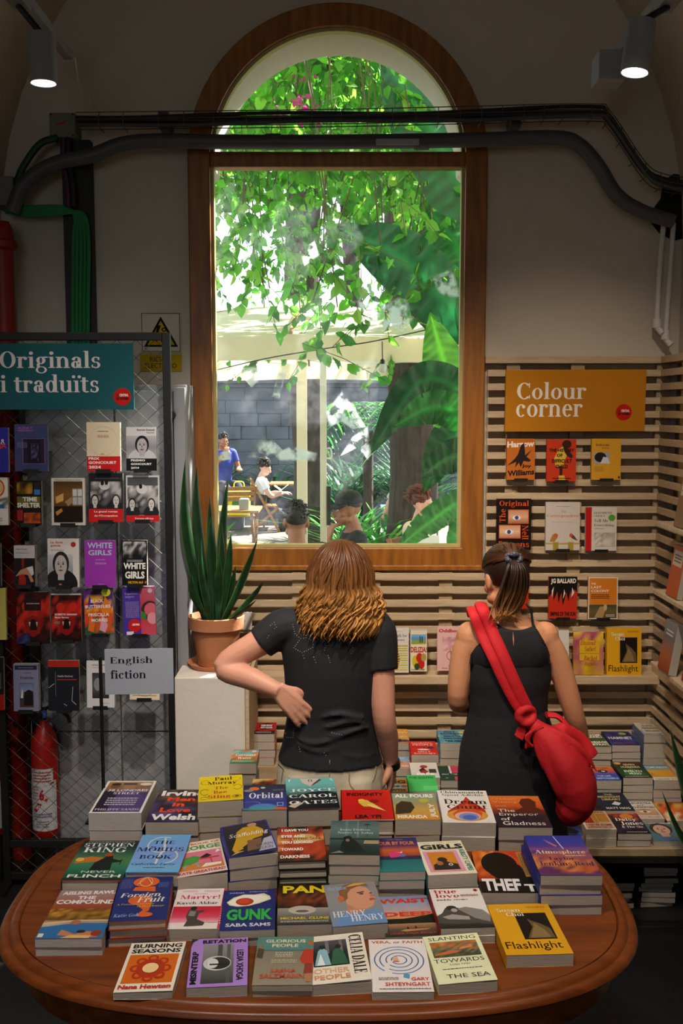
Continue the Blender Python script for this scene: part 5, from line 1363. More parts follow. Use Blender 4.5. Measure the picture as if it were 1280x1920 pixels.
# trousers
mb = MB(); sp = [(hem + .03, .176, .118), (hz + .0, .186, .124), (hz - .06, .190, .128), (hz - .11, .182, .122)]
mb.tube([(pel.x, -.002, z) for z, a, b in sp], [(a, b) for z, a, b in sp], 32)
for h_, q in ((hipL, -1), (hipR, 1)): limb(mb, [h_ + Vector((0, 0, -.03)), Vector((h_.x + q*.012, 0, .44)), Vector((h_.x + q*.012, -.01, .12))], [.105, .082, .075])
for q in (-1, 1): mb.ball((pel.x + q*.075, -.055, hz - .045), (.085, .075, .085))
tr1 = fused('trousers', mb, CLOTH_C, w1, .008, 4)
bt = bvh_of(tr1)
mb = MB(); 
for L in ([(655, 1442), (702, 1440), (700, 1470), (676, 1486), (656, 1470), (655, 1442)], [(618, 1425), (617, 1480)], [(520, 1432), (530, 1455), (548, 1470)]):
    P = []
    for px, py in L:
        p = Q(px, py, -.12); y = back_y(bt, p.x, p.z); P.append(Vector((p.x, (y if y is not None else p.y) - .001, p.z)))
    mb.tube(curve_pts(P, 5), .0022, 5)
mb.build('seams', mat('cream_seam', '#97896c', .9), w1, smooth=True)
for q in (-1, 1):
    mb = MB(); mb.tube([(hipL.x if q < 0 else hipR.x) and ((hipL.x if q < 0 else hipR.x) + q*.01, y, z) for y, z in ((-.07, .04), (0, .05), (.1, .035), (.16, .03))], [(.036, .035), (.045, .045), (.045, .032), (.03, .02)], 14)
    mb.build('shoe', mat('white_trainer', '#bdbab2', .6), w1, smooth=True)
mb = MB(); d = (wrR - elR).normalized(); mb.tube([wrR - d*.004, wrR + d*.022], .031, 18); mb.build('wristwatch', BLACKP, w1, smooth=True)
mb = MB(); e = Q(541, 1327, -.135)
# wavy hair: many tapered locks flowing from the crown
def locks(root, hc, n, seed, top, wid, zbot, dark, gold, hs=1.0, r=(.006, .011), wave=.016, part=0.0, front=.35):
    rr = random.Random(seed); mb = MB(); D = lin(dark); Gd = lin(gold)
    for i in range(n):
        ph0 = rr.uniform(-PI*(1-front), PI*(1-front)) - PI/2      # -pi/2 = towards the camera
        lay = rr.uniform(.90, 1.06); sw = rr.uniform(-.35, .35); zb = zbot + rr.uniform(-.045, .05)
        P = []; m = 22; w0 = rr.uniform(0, 6.28); fq = rr.uniform(9, 15)
        for k in range(m+1):
            s = k/m; ph = ph0 + sw*math.sin(s*6.5 + w0)*min(1, s*2.2)
            if s < .42:
                th = (s/.42)*PI*.56
                rx, ry, rz = .093*hs*lay*(1 + .10*(s/.42)), .106*hs*lay, .118*hs*lay
                p = Vector((rx*math.sin(th)*math.cos(ph) + part*(1-s), -.012 + ry*math.sin(th)*math.sin(ph), .012 + rz*math.cos(th)))
                p += Vector((math.sin(s*fq*.7 + w0), math.cos(s*fq*.6 + w0), math.sin(s*fq + w0)*.5))*(wave*.55*(s/.42)); last = p
            else:
                f = (s - .42)/.58; z = last.z + (zb - hc.z - last.z)*f
                fl = 1 + (wid - 1)*math.sin(min(1, f*1.05)*PI/2) * (1 - .25*max(0, f-.75)*4*rr.uniform(.3, 1))
                p = Vector((last.x*fl, last.y*(1 + (fl-1)*.35), z))
                am = wave*min(1, f*2.2)
                p += Vector((math.sin(f*fq + w0)*am, math.cos(f*fq*.9 + w0)*am*.7, 0))
            P.append(hc + p)
        q = rr.uniform(r[0], r[1]); jt = rr.uniform(.7, 1.25)
        cols = []
        for k in range(m+1):
            g = min(1, max(0, (k/m - .25)*1.5)) * rr.uniform(.75, 1.05); cols.append(tuple(min(1, (a*(1-g) + b*g)*jt) for a, b in zip(D, Gd)))
        mb.tube(P, [(q*.9, q*.5)]*4 + [(q, q*.55)]*(m-7) + [(q*.9, q*.5), (q*.7, q*.4), (q*.45, q*.3), (q*.15, q*.12)], 5, cols=cols)
    return mb
hb = MB(); hb.ball(hc + Vector((0, -.012, .018)), (.086, .104, .112), 20, 14, col=lin('#4a2c14'))
hb.tube([hc + Vector((0, -.03, .03)), hc + Vector((0, -.035, -.08)), Vector((hc.x, -.075, Q(0, 1165).z))], [(.084, .07), (.106, .07), (.112, .045)], 18, col=lin('#4e3016'))
lm = locks(w1, hc, 950, 11, 0, 1.27, Q(0, 1166).z, '#5a3418', '#b9823f', 1.03, (.0035, .0075), .013)
o_ = len(hb.v); hb.v += lm.v; hb.f += [[i + o_ for i in f] for f in lm.f]; hb.c += lm.c; hb.m += lm.m; hb.use_c = True
hb.build('hair', HAIRM, w1, smooth=True, recalc=False, angle=180)

# ============ the woman with the pony tail and the red bag
VX, VY = at(955, 1300, 3.52).x, 3.52
w2 = bpy.data.objects.new('person', None); COL.objects.link(w2); w2.location = (VX, VY, 0); w2['_world'] = 0
tag(w2, 'person with a brown ponytail in a black halter top and dark skirt', 'person')
def Q2(px, py, dy=0.0): p = at(px, py, VY + dy); return Vector((p.x - VX, p.y - VY, p.z))
SK2 = skin_mat('light_tan_skin', '#c58a66')
hc = Q2(948, 1084, .03); nk = Q2(950, 1158, -.01); shL = Q2(872, 1192, 0); shR = Q2(1030, 1192, 0)
elL = Q2(858, 1312, -.01); wrL = Q2(885, 1330, .23); elR = Q2(1073, 1330, -.01); wrR = Q2(1094, 1412, .05)
wz = Q2(950, 1338).z; px0 = Q2(950, 1338).x
M2 = Rz(13) @ Rx(-20)
mb = MB(); head(mb, hc, M2, .97)
limb(mb, [hc + Vector((0, -.02, -.05)), nk + Vector((0, .01, .03)), nk + Vector((0, 0, -.05))], [.050, .048, .066])
zs = nk.z
sp = [(zs - .0, .070, .052), (zs - .035, .140, .072), (zs - .075, .160, .085), (zs - .16, .150, .092), (zs - .22, .145, .092), (wz, .126, .085), (wz - .10, .155, .10), (wz - .19, .168, .108), (wz - .25, .15, .10)]
mb.tube([(px0*.6, 0, z) for z, a, b in sp], [(a, b) for z, a, b in sp], 28)
for q in (-1, 1):   # shoulder blades
    mb.ball((px0*.6 + q*.075, -.062, zs - .12), (.042, .022, .065), M=Matrix.Rotation(q*.25, 3, 'Y'))
limb(mb, [shL + Vector((.03, 0, .005)), (shL*2 + elL)/3, elL, (elL + wrL)/2, wrL], [.050, .044, .036, .036, .024])
limb(mb, [shR + Vector((-.03, 0, .005)), (shR*2 + elR)/3, elR, (elR + wrR)/2, wrR], [.050, .044, .037, .036, .024])
mb.ball(shL + Vector((.016, 0, -.004)), (.050, .050, .056)); mb.ball(shR + Vector((-.016, 0, -.004)), (.050, .050, .056))
hand(mb, wrL, Vector((.5, 1, .1)), Vector((-.3, .2, -1)), 1, .6, .95)
hand(mb, wrR, Vector((.1, .35, -1)), Vector((1, -.2, .1)), 1, .6, .95)
for q in (-1, 1):
    limb(mb, [Vector((px0 + q*.085, 0, wz - .2)), Vector((px0 + q*.09, 0, .46)), Vector((px0 + q*.09, -.015, .25)), Vector((px0 + q*.09, -.02, .07))], [.085, .054, .050, .034])
    mb.ball((px0 + q*.09, .05, .035), (.040, .115, .034))
body2 = fused('body', mb, SK2, w2, .0055, 3)
face_parts(w2, hc, M2, .97)
bb = bvh_of(body2)
# halter top: lower tube, back panel, front panel, two thin straps
arm = Q2(950, 1246).z
mb = MB(); sp = [(arm + .055, .140, .080), (arm + .02, .156, .094), (arm - .05, .152, .100), (arm - .10, .142, .097), (wz + .02, .140, .098), (wz - .02, .142, .100)]
mb.tube([(px0*.6, 0, z) for z, a, b in sp], [(a, b) for z, a, b in sp], 32)
tl = fused('top', mb, CLOTH_B, w2, .006, 3)
neckz = Q2(960, 1176).z
bl_ = [(1176, 938, 1003), (1186, 925, 1009), (1200, 908, 1017), (1215, 895, 1025), (1230, 885, 1031), (1247, 883, 1032), (1262, 884, 1031)]
for sgn, nm in ((-1, 'back_panel'), (1, 'front_panel')):
    mb = MB(); vs_ = []; C_ = 17
    for py, xa, xb in bl_:
        for i in range(C_):
            u = i/(C_-1); px = xa + (xb - xa)*u; dip = -6*math.sin(PI*u) if py == 1176 else 0
            p = Q2(px, py - dip*1.0, -.08)
            h = bb.ray_cast(Vector((p.x, sgn*1.0, p.z)), Vector((0, -sgn, 0)))
            y = h[0].y + sgn*.007 if h[0] is not None else 0
            if sgn < 0: y = min(y, -.055)
            if py >= 1262: y -= sgn*.014
            elif py >= 1247: y -= sgn*.004
            vs_.append((p.x, y, p.z))
    mb.add(vs_, [(r_*C_+i, r_*C_+i+1, (r_+1)*C_+i+1, (r_+1)*C_+i) for r_ in range(len(bl_)-1) for i in range(C_-1)])
    mb.build(nm, CLOTH_B, w2, smooth=True, solid=.005, angle=180)
for L in ([(938, 1178), (928, 1168), (917, 1154)], [(1001, 1178), (1001, 1163), (999, 1147)]):
    P = []
    for px, py in L:
        p = Q2(px, py, -.07); y = back_y(bb, p.x, p.z); P.append(Vector((p.x, (y if y is not None else -.03) - .003, p.z)))
    P.append(P[-1] + Vector((0, .09, .0)))
    mb = MB(); mb.tube(P, .0045, 6); mb.build('strap', CLOTH_B, w2, smooth=True)
mb = MB()       # picot edging along both armholes
for side in (1, 2):
    prev = None
    for py, *xs in [(1176 + k*3.2, *[a + (b - a)*0 for a, b in ((0, 0),)]) for k in range(23)]:
        xa = None
        for (p0, a0, b0), (p1, a1, b1) in zip(bl_, bl_[1:]):
            if p0 <= py <= p1: f = (py - p0)/(p1 - p0); xa = (a0 + (a1-a0)*f) if side == 1 else (b0 + (b1-b0)*f)
        if xa is None: continue
        p = Q2(xa, py, -.08); y = back_y(bb, p.x, p.z)
        if y is None: continue
        mb.ball((p.x, min(y, -.05) - .008, p.z), (.0042, .003, .0036), 6, 4)
mb.build('picot_edge', CLOTH_B, w2, recalc=False)
mb = MB(); P = []
for py in (1186, 1198, 1210):
    p = Q2(962, py, -.09); y = back_y(bb, p.x, p.z) or -.06; P.append((p.x, y - .0125, p.z))
mb.tube(P, [(.0004, .0004), (.0022, .0008), (.0004, .0004)], 6); mb.build('keyhole', SK2, w2)
mb = MB(); sp = [(wz + .012, .142, .099), (wz - .03, .150, .104), (wz - .12, .176, .118), (wz - .2, .186, .124), (wz - .4, .196, .130), (.34, .215, .145)]
mb.tube([(px0*.6 + (wz - z)*.05, 0, z) for z, a, b in sp], [(a, b) for z, a, b in sp], 40); mb.build('skirt', mat('dark_denim_skirt', '#14151a', .85, var=.2, scale=70, bump=.3, bscale=30), w2, smooth=True)
for q in (-1, 1):
    mb = MB(); mb.tube([(px0 + q*.09, y, z) for y, z in ((-.07, .035), (0, .05), (.1, .035), (.155, .03))], [(.034, .034), (.042, .045), (.042, .032), (.028, .02)], 14); mb.build('shoe', BLACKP, w2, smooth=True)
# hair drawn back, scrunchie, pony tail
rr = random.Random(9); mb = MB(); D, Gd = lin('#2c1a10'), lin('#7a4a28')
tie = Q2(962, 1046, -.075)
mb.ball(hc + M2 @ Vector((0, -.020, .034)), (.079, .097, .088), 20, 14, col=lin('#2a190f'), M=M2)
for i in range(230):
    ph = rr.uniform(0, 2*PI); th = rr.uniform(.9, 1.5)
    p0 = hc + M2 @ Vector((.079*math.sin(th)*math.cos(ph), -.012 + .099*math.sin(th)*math.sin(ph), .035 + .088*math.cos(th)))
    if (M2.inverted() @ (p0 - hc)).y > .075: p0 = hc + M2 @ Vector((rr.uniform(-.05, .05), .066, .088))
    lc = hc + M2 @ Vector((0, -.02, .034)); m = 9; P = []
    for k in range(m+1):
        s = k/m; p = p0.lerp(tie, s); d = M2.inverted() @ (p - lc); e = Vector((d.x/.081, d.y/.099, d.z/.09)); f = e.length
        if f < 1.0: p = lc + (p - lc)/max(f, .15)
        P.append(p.lerp(tie, max(0, s - .7)/.3))
    jt = rr.uniform(.7, 1.3); mb.tube(P, [(.005, .0032)]*(m) + [(.003, .003)], 4, cols=[tuple((a*(1-s_*.5) + b*s_*.5)*jt for a, b in zip(D, Gd)) for s_ in [k/m for k in range(m+1)]])
pt = [tie, Q2(966, 1068, -.10), Q2(962, 1105, -.10), Q2(952, 1140, -.10)]
for i in range(150):
    ox, oy = rr.gauss(0, .0115), rr.gauss(0, .008); ln = rr.uniform(.55, 1.12); b_ = rr.gauss(0, .009)
    ends = Q2(950 + rr.gauss(0, 13), 1166, -.085)
    P = curve_pts([tie + Vector((ox*.4, oy*.3, 0)), pt[1] + Vector((ox*1.2, oy, 0)), pt[2] + Vector((ox*1.5 + b_*.5, oy, 0)), pt[3] + Vector((ox*1.3 + b_, oy*.8 + .02, 0)), pt[3].lerp(ends, ln)], 4)
    jt = rr.uniform(.7, 1.3); n_ = len(P)
    mb.tube(P, [(.0042, .0030)]*(n_-3) + [(.0034, .0025), (.0022, .0016), (.0006, .0006)], 4, cols=[tuple((a*(1-g) + b*g)*jt for a, b in zip(D, lin('#b07a44'))) for g in [min(1, max(0, (k/n_ - .45)*1.7)) for k in range(n_)]])
mb.build('hair', HAIRM, w2, smooth=True, recalc=False, angle=180)
mb = MB(); 
for i in range(16):
    a = 2*PI*i/16; q = tie + Vector((.022*math.cos(a), -.008 + .008*math.sin(a*3), .014*math.sin(a))); mb.ball(q, (.010, .010, .009 + .003*math.sin(i*2.1)), 8, 6)
mb.build('scrunchie', mat('grey_satin', '#4a4a58', .35, var=.3, scale=40), w2, smooth=True)

# ---- red knotted shoulder bag
bg_c = at(1050, 1440, 3.36)
bag = thing('shoulder_bag', 'large crimson knotted cloth bag slung across the ponytailed person', 'bag', bg_c)
b2w = lambda v: v + Vector((VX, VY, 0))
def strap_path(L, off):
    P = []
    for px, py in L:
        p = Q2(px, py, -.1); y = back_y(bb, p.x, p.z); P.append(b2w(Vector((p.x, (y if y is not None else -.04) - off, p.z))))
    return P
for L, endp in (([(893, 1158), (905, 1190), (925, 1232), (945, 1275), (968, 1318), (984, 1338)], None), ([(909, 1149), (922, 1180), (940, 1222), (957, 1262), (974, 1300), (990, 1332)], None)):
    P = strap_path(L, .021); first = P[0]; P = [first + Vector((.01, .13, -.03)), first + Vector((-.002, .06, .012))] + P
    mb = MB(); P = curve_pts(P, 5); mb.tube(P, [(.0215, .0085)]*len(P), 12); mb.build('strap', CLOTH_R, bag, smooth=True)
kn = at(984, 1340, 3.375)
mb = MB(); 
for i in range(3):
    a0 = i*1.1; mb.tube([kn + Vector((.026*math.cos(a), -.012 + .016*math.sin(a + a0), .018*math.sin(a) + .006*i - .004)) for a in [2*PI*k/16 for k in range(17)]], .0145, 8)
mb.ball(kn, (.03, .024, .024)); fused('knot', mb, CLOTH_R, bag, .004, 3)
mb = MB(); mb.tube(curve_pts([kn, at(980, 1360, 3.36), at(974, 1378, 3.36), at(971, 1384, 3.36)], 4), [(.014, .006)]*6 + [(.017, .005)]*3 + [(.017, .005)]*3 + [(.004, .003)], 8); mb.build('knot_tail', CLOTH_R, bag, smooth=True)
mb = MB()
cen = [at(992, 1350, 3.365), at(1008, 1368, 3.36), at(1032, 1392, 3.355), at(1056, 1424, 3.35), at(1076, 1462, 3.35), at(1080, 1496, 3.355), at(1066, 1522, 3.36), at(1053, 1534, 3.365)]
rad = [(.018, .02), (.034, .032), (.066, .052), (.092, .066), (.102, .072), (.094, .068), (.070, .055), (.034, .034)]
mb.tube(curve_pts(cen, 4), [_lerp(rad, i/4) if i < 28 else rad[-1] for i in range(29)], 24)
mb.tube(curve_pts([at(1020, 1376, 3.37), at(1050, 1370, 3.40), at(1085, 1388, 3.42), at(1108, 1420, 3.41)], 4), [.02]*4 + [.03]*5 + [.03]*4, 12)
rr = random.Random(3)
for i in range(15):       # gathered folds running from the knot into the bag
    a = rr.uniform(-.9, .9); P = []
    for k in range(1, 6):
        c_ = cen[k]; dcl = (cen[k+1] - cen[k-1]).normalized(); sd = dcl.cross(Vector((0, 1, 0))).normalized(); r_ = rad[k]
        P.append(c_ + sd*(math.sin(a*1.25)*r_[0]*.99) + Vector((0, -math.cos(a*1.25)*r_[1]*.99, 0)))
    n_ = rr.randint(3, 5); mb.tube(curve_pts(P[:n_], 4), [.002 + .010*math.sin(PI*j/((n_-1)*4)) for j in range((n_-1)*4 + 1)], 6)
fused('pouch', mb, CLOTH_R, bag, .0055, 4)
mb = MB(); mb.tube(curve_pts([at(1024, 1340, 3.44), at(1046, 1344, 3.44), at(1066, 1366, 3.42), at(1074, 1390, 3.40)], 5), [(.024, .009)]*16, 10); mb.build('front_strap', CLOTH_R, bag, smooth=True)
for i in range(3):
    mb = MB(); mb.tube(curve_pts([at(1008 + i*5, 1362, 3.335), at(996 - i*5, 1372 + i*4, 3.33), at(988 + i*4, 1392 + i*3, 3.335), at(986 + i*6, 1402 - i*2, 3.34)], 4), .0055, 6); mb.build('drawstring', CLOTH_R, bag, smooth=True)

# ============ people in the garden
def seated(label, x, y, rz, dz, skin, hair, shirt, legs, hd=(0, 0), armL=None, armR=None, cap=None, hairstyle='short', sleeve=.55, lean=0.0, vox=.008, hand_c=.6, bib=None, group='people at the garden tables', stubble=None):
    """sitting figure facing +y of its own space; armL/armR = (elbow, wrist, hand direction, hand normal)"""
    o0 = Rz(rz) @ Vector((0, .05 + lean*1.25, 0)); t = bpy.data.objects.new('person', None); COL.objects.link(t); t.location = (x - o0.x, y - o0.y, dz); t.rotation_euler = (0, 0, R(rz)); t['_world'] = 0
    tag(t, label, 'person', group)
    sh = Vector((0, .02 + lean, 1.072)); hc = Vector((0, .05 + lean*1.25, 1.255)); Mh = Rz(hd[0]) @ Rx(hd[1])
    mb = MB(); head(mb, hc, Mh, 1.0)
    limb(mb, [hc + Vector((0, -.015, -.06)), sh + Vector((0, 0, .06)), sh + Vector((0, -.01, -.04))], [.054, .056, .08])
    sp = [(sh.z + .03, .08, .06), (sh.z - .02, .16, .085), (.90, .175, .105), (.74, .155, .105), (.58, .16, .11), (.46, .18, .13)]
    fy = lambda z: (lean + .02)*max(0, (z - .46)/.57)
    mb.tube([(0, fy(z), z) for z, a, b in sp], [(a, b) for z, a, b in sp], 22)
    dl = (Vector((-.27, .06 + lean, .78)), Vector((-.16, .30 + lean, .80)), Vector((.4, 1, 0)), Vector((0, 0, 1)))
    arms = []
    for q, A in ((-1, armL), (1, armR)):
        e, w, d, n = A or (Vector((dl[0].x*-q, *dl[0].yz)), Vector((dl[1].x*-q, *dl[1].yz)), Vector((-.4*q, 1, 0)), dl[3])
        e, w = Vector(e), Vector(w); s0 = Vector((q*.185, sh.y - .005, sh.z - .025)); arms.append((s0, e, w))
        limb(mb, [s0 + Vector((-q*.03, 0, 0)), (s0*2 + e)/3, e, (e + w)/2, w], [.055, .05, .041, .04, .027])
        hand(mb, w, d, n, q, hand_c, 1.0)
    for q in (-1, 1):
        limb(mb, [Vector((q*.09, .02, .49)), Vector((q*.11, .42, .50)), Vector((q*.11, .45, .28)), Vector((q*.11, .43, .08))], [.09, .062, .055, .036]); mb.ball((q*.11, .49, .04), (.042, .12, .036))
    fused('body', mb, skin, t, vox, 3)
    face_parts(t, hc, Mh, 1.0, brow=hair)
    mb = MB(); sp2 = [(z, a + .014, b + .012) for z, a, b in sp[1:]]; sp2 = [(sh.z + .025, .10, .07)] + sp2
    mb.tube([(0, fy(z), z) for z, a, b in sp2], [(a, b) for z, a, b in sp2], 24)
    for q, (s0, e, w) in zip((-1, 1), arms): limb(mb, [s0 + Vector((-q*.06, 0, .005)), s0, s0.lerp(e, sleeve)], [.066, .068, .060])
    fused('shirt', mb, shirt, t, vox, 3)
    mb = MB(); mb.tube([(0, 0, .60), (0, .0, .46), (0, 0, .43)], [(.172, .125), (.196, .15), (.17, .13)], 20)
    for q in (-1, 1): limb(mb, [Vector((q*.09, .0, .49)), Vector((q*.11, .42, .505)), Vector((q*.11, .46, .28)), Vector((q*.11, .44, .11))], [.105, .078, .07, .058])
    fused('trousers', mb, legs, t, .011, 2)
    for q in (-1, 1):
        mb = MB(); mb.tube([(q*.11, .40, .04), (q*.11, .46, .06), (q*.11, .56, .04), (q*.11, .62, .03)], [(.036, .036), (.046, .05), (.046, .034), (.03, .02)], 12); mb.build('shoe', BLACKP, t, smooth=True)
    if bib:
        mb = MB(); mb.tube([(0, fy(z) + .003, z) for z in (.84, .74, .58)], [(.193, .124), (.175, .124), (.18, .13)], 24); mb.build('dungaree_bib', bib, t, smooth=True)
        for q in (-1, 1):
            mb = MB(); mb.tube(curve_pts([Vector((q*.09, fy(.86) - .12, .84)), Vector((q*.08, fy(1.0) - .08, 1.0)), Vector((q*.075, fy(1.05), 1.062)), Vector((q*.08, fy(1.0) + .10, .98)), Vector((q*.09, fy(.84) + .125, .84))], 4), [(.017, .007)]*17, 8); mb.build('dungaree_strap', bib, t, smooth=True)
    rr = random.Random(int(abs(x*100) + y*10)); H = lin(hair)
    mb = MB(); T = lambda p: hc + Mh @ Vector(p)
    if hairstyle in ('short', 'swept'):
        mb.ball(T((0, -.026, .042)), (.0785, .094, .086) if not cap else (.077, .090, .07), 18, 12, col=H, M=Mh)
        for i in range(0 if cap else 240):
            ph = rr.uniform(0, 2*PI); th = abs(rr.gauss(0, .75)); th = min(th, 1.75)
            v = Vector((.078*math.sin(th)*math.cos(ph), -.024 + .095*math.sin(th)*math.sin(ph), .042 + .086*math.cos(th)))
            if v.y > .06 and v.z < .075: continue
            out = Vector((v.x, v.y + .02, v.z - .03)).normalized()
            dr = (out*.5 + Vector((rr.uniform(-.4, .4), -.5 if hairstyle == 'swept' else rr.uniform(-.3, .5), .25))).normalized(); l = rr.uniform(.012, .028) * (3.0 if hairstyle == 'swept' else 1)
            mb.tube([T(v - out*.004), T(v + dr*l*.6), T(v + dr*l + Vector((0, -.2*l, -.25*l)))], [.008, .006, .0015], 4, col=tuple(c_*rr.uniform(.6, 1.5) for c_ in H))
        if hairstyle == 'swept':
            mb.ball(T((0, -.115, .03)), (.04, .045, .04), 12, 8, col=H, M=Mh)
    mb.build('hair', HAIRM, t, smooth=True, recalc=False, angle=180)
    if cap:
        mb = MB(); mb.lathe([(.0, .098), (.03, .096), (.06, .083), (.082, .058), (.0905, .025), (.091, .002)], (0, 0, 0), 24, cap=False)
        c_ = [T(Vector((p[0]*.98, p[1]*1.12 - .018, p[2] + .040))) for p in mb.v]; mb.v = [tuple(p) for p in c_]
        mb.build('cap_crown', cap, t, smooth=True, solid=.004, angle=180)
        mb = MB(); vs_ = []
        for i in range(9):
            a = R(25 + 130*i/8)
            for rr_ in (.088, .125, .165):
                vs_.append(T((rr_*math.cos(a)*(.98 if rr_ < .1 else .62), .1*math.sin(a)*1.0 - .018 + (rr_ - .088)*1.05*math.sin(a)**.5, .046 - (rr_ - .088)*.25 - .012*abs(math.cos(a)))))
        mb.add(vs_, [(i*3+j, i*3+j+1, (i+1)*3+j+1, (i+1)*3+j) for i in range(8) for j in range(2)]); mb.build('cap_brim', cap, t, smooth=True, solid=.005, angle=180)
    return t, hc, Mh
SKG = skin_mat('tanned_skin', '#a06a4a'); SKP = skin_mat('pale_skin', '#d0a08a')
DARKT = mat('dark_trousers', '#20222a', .85)
def hx(px, py, Y): return at(px, py, Y)
# capped man: hand at the mouth
c = hx(650, 955, 7.3)
cap_root, _, _ = seated('man in a black cap with his hand at his mouth beyond the glass', c.x, 7.3, 97, c.z - 1.255, SKG, '#1d1510', CLOTH_B, DARKT, hd=(8, -4), lean=.06,
       armL=((-.16, .24, .83), (-.03, .265, 1.045), (.25, -.28, .9), (-.5, .8, .3)), cap=mat('black_cap', '#0c0c0f', .8), vox=.006, hand_c=1.0)
# man seen from behind
c = hx(555, 970, 6.5)
seated('man with cropped dark hair seen from behind beyond the glass, beside the slim post', c.x, 6.5, 6, c.z - 1.28, SKG, '#17100c', CLOTH_B, DARKT, hd=(0, -2), armL=((-.34, .05, .86), (-.36, .3, .80), (0, 1, 0), (0, 0, 1)))
# red haired woman
c = hx(793, 946, 8.9)
seated('woman with swept back auburn hair and a beige shirt beyond the glass', c.x, 8.9, -118, c.z - 1.255, SKP, '#5a2414', mat('beige_shirt', '#c8bda6', .85), DARKT, hairstyle='swept', hd=(0, -8), lean=.03)
# her neighbour behind
c = hx(762, 906, 12.0)
seated('person in a pale sleeveless top half hidden behind the auburn-haired woman', c.x, 12.2, 20, c.z - 1.22, SKP, '#3a2416', mat('pale_grey_top', '#b9b4b4', .85), DARKT, sleeve=.1)
# reading woman with dungarees
c = hx(497, 878, 16.6)
seated('woman in a white shirt and dark dungarees reading at the far wooden table', c.x, 16.6, -82, c.z - 1.25, SKP, '#2a1710', mat('white_shirt', '#dfe0e4', .8), DARKT, hairstyle='swept', hd=(0, -22), lean=.10, bib=DARKT,
       armL=((-.24, .24, .82), (-.09, .46, .84), (.3, 1, .1), (0, 0, 1)), armR=((.24, .24, .82), (.09, .46, .84), (-.3, 1, .1), (0, 0, 1)))
t = thing('open_book', 'open white book held by the woman in dark dungarees', 'book', tuple(hx(527, 917, 16.55)))
p = hx(527, 917, 16.55); mb = MB(); mb.add([p + Vector(v) for v in ((-.11, -.12, .06), (0, -.12, -.02), (.11, -.12, .07), (-.11, .12, .06), (0, .12, -.02), (.11, .12, .07))], [(0, 1, 4, 3), (1, 2, 5, 4)]); mb.build('pages', WHITE, t, solid=.008)
# man in blue
c = hx(419, 826, 16.9)
seated('man in a blue shirt sitting high by the stone wall, hand at his mouth', c.x, 16.9, -150, c.z - 1.255, SKG, '#14100e', mat('blue_shirt', '#2f3f9e', .8), DARKT, hd=(0, -14), lean=.04,
       armR=((.22, .2, .86), (.03, .26, 1.03), (-.2, -.2, .9), (.4, .8, .2)))
for (px, Y, rz, lab) in ((650, 7.3, 97, 'folding garden chair under the man in the black cap'), (555, 6.45, 6, 'folding garden chair under the man seen from behind'), (793, 8.9, -118, 'folding garden chair under the auburn-haired woman'), (497, 16.6, -82, 'folding garden chair under the woman in dungarees')):
    garden_chair(at(px, 950, Y).x, Y, R(rz), lab, h=.43)
t = thing('stone_ledge', 'low stone block the man in blue sits on', 'block', (at(419, 850, 16.9).x, 16.9, 0)); mb = MB(); bx_ = at(419, 850, 16.9).x; mb.box(bx_ - .3, 16.7, 0, bx_ + .3, 17.3, hx(419, 826, 16.9).z - 1.255 + .42); mb.build('block', STONE, t, bevel=.01)
# ------------------------------------------------------------ books
def basis(o, x, y, z):
    x, y, z = Vector(x).normalized(), Vector(y).normalized(), Vector(z).normalized()
    return Matrix(((x.x, y.x, z.x, o[0]), (x.y, y.y, z.y, o[1]), (x.z, y.z, z.z, o[2]), (0, 0, 0, 1)))
ORD = ('second', 'third', 'fourth', 'fifth', 'sixth', 'seventh', 'eighth', 'ninth')
rb = random.Random(77)
def flat_stack(bl, br, tl, ztop, n, w, h, base, ops, label, short, z0, group, lift=0.0, ts=None, d=None, **kw):
    """a stack of copies lying flat; bl, br, tl = where the top cover's corners show"""
    if d is None:
        a, b, c = onz(*bl, ztop), onz(*br, ztop), onz(*tl, ztop)
        th = (math.atan2(b.y-a.y, b.x-a.x) + math.atan2(c.y-a.y, c.x-a.x) - PI/2)/2
    else:
        a, th = bl, d
    t = (ztop - z0)/n
    first = None
    for i in range(n):
        j = 0 if i == 0 else 1
        o = Vector((a.x + j*rb.uniform(-.003, .003), a.y + j*rb.uniform(-.001, .004), ztop - (i+1)*t))
        an = th + j*R(rb.uniform(-1.5, 1.5))
        M_ = basis(o, (math.cos(an), math.sin(an), 0), (-math.sin(an), math.cos(an), 0), (0, 0, 1))
        tt = t - .0004
        if i == 0: lb = label
        else: lb = ORD[i-1] + ' book down in the ' + kw.get('where', 'table') + ' stack topped by the ' + short + ' cover'
        k2 = {q: v for q, v in kw.items() if q != 'where'}
        make_book('book', w, h, tt, base, ops if i == 0 else None, lb, group, M_, lift if i == 0 else 0, **k2)
GT = 'books stacked on the oval table'
Bf, Tr, Dm = (.129, .198), (.153, .234), (.135, .214)
def rays_(cu, cv, n, r, rv, col):
    out = []
    for i in range(n):
        a = 2*PI*i/n; out.append(('ring', cu + r*math.cos(a), cv + rv*math.sin(a), .095, .07, .045, math.degrees(a) - 120, math.degrees(a) + 150, col))
    return out
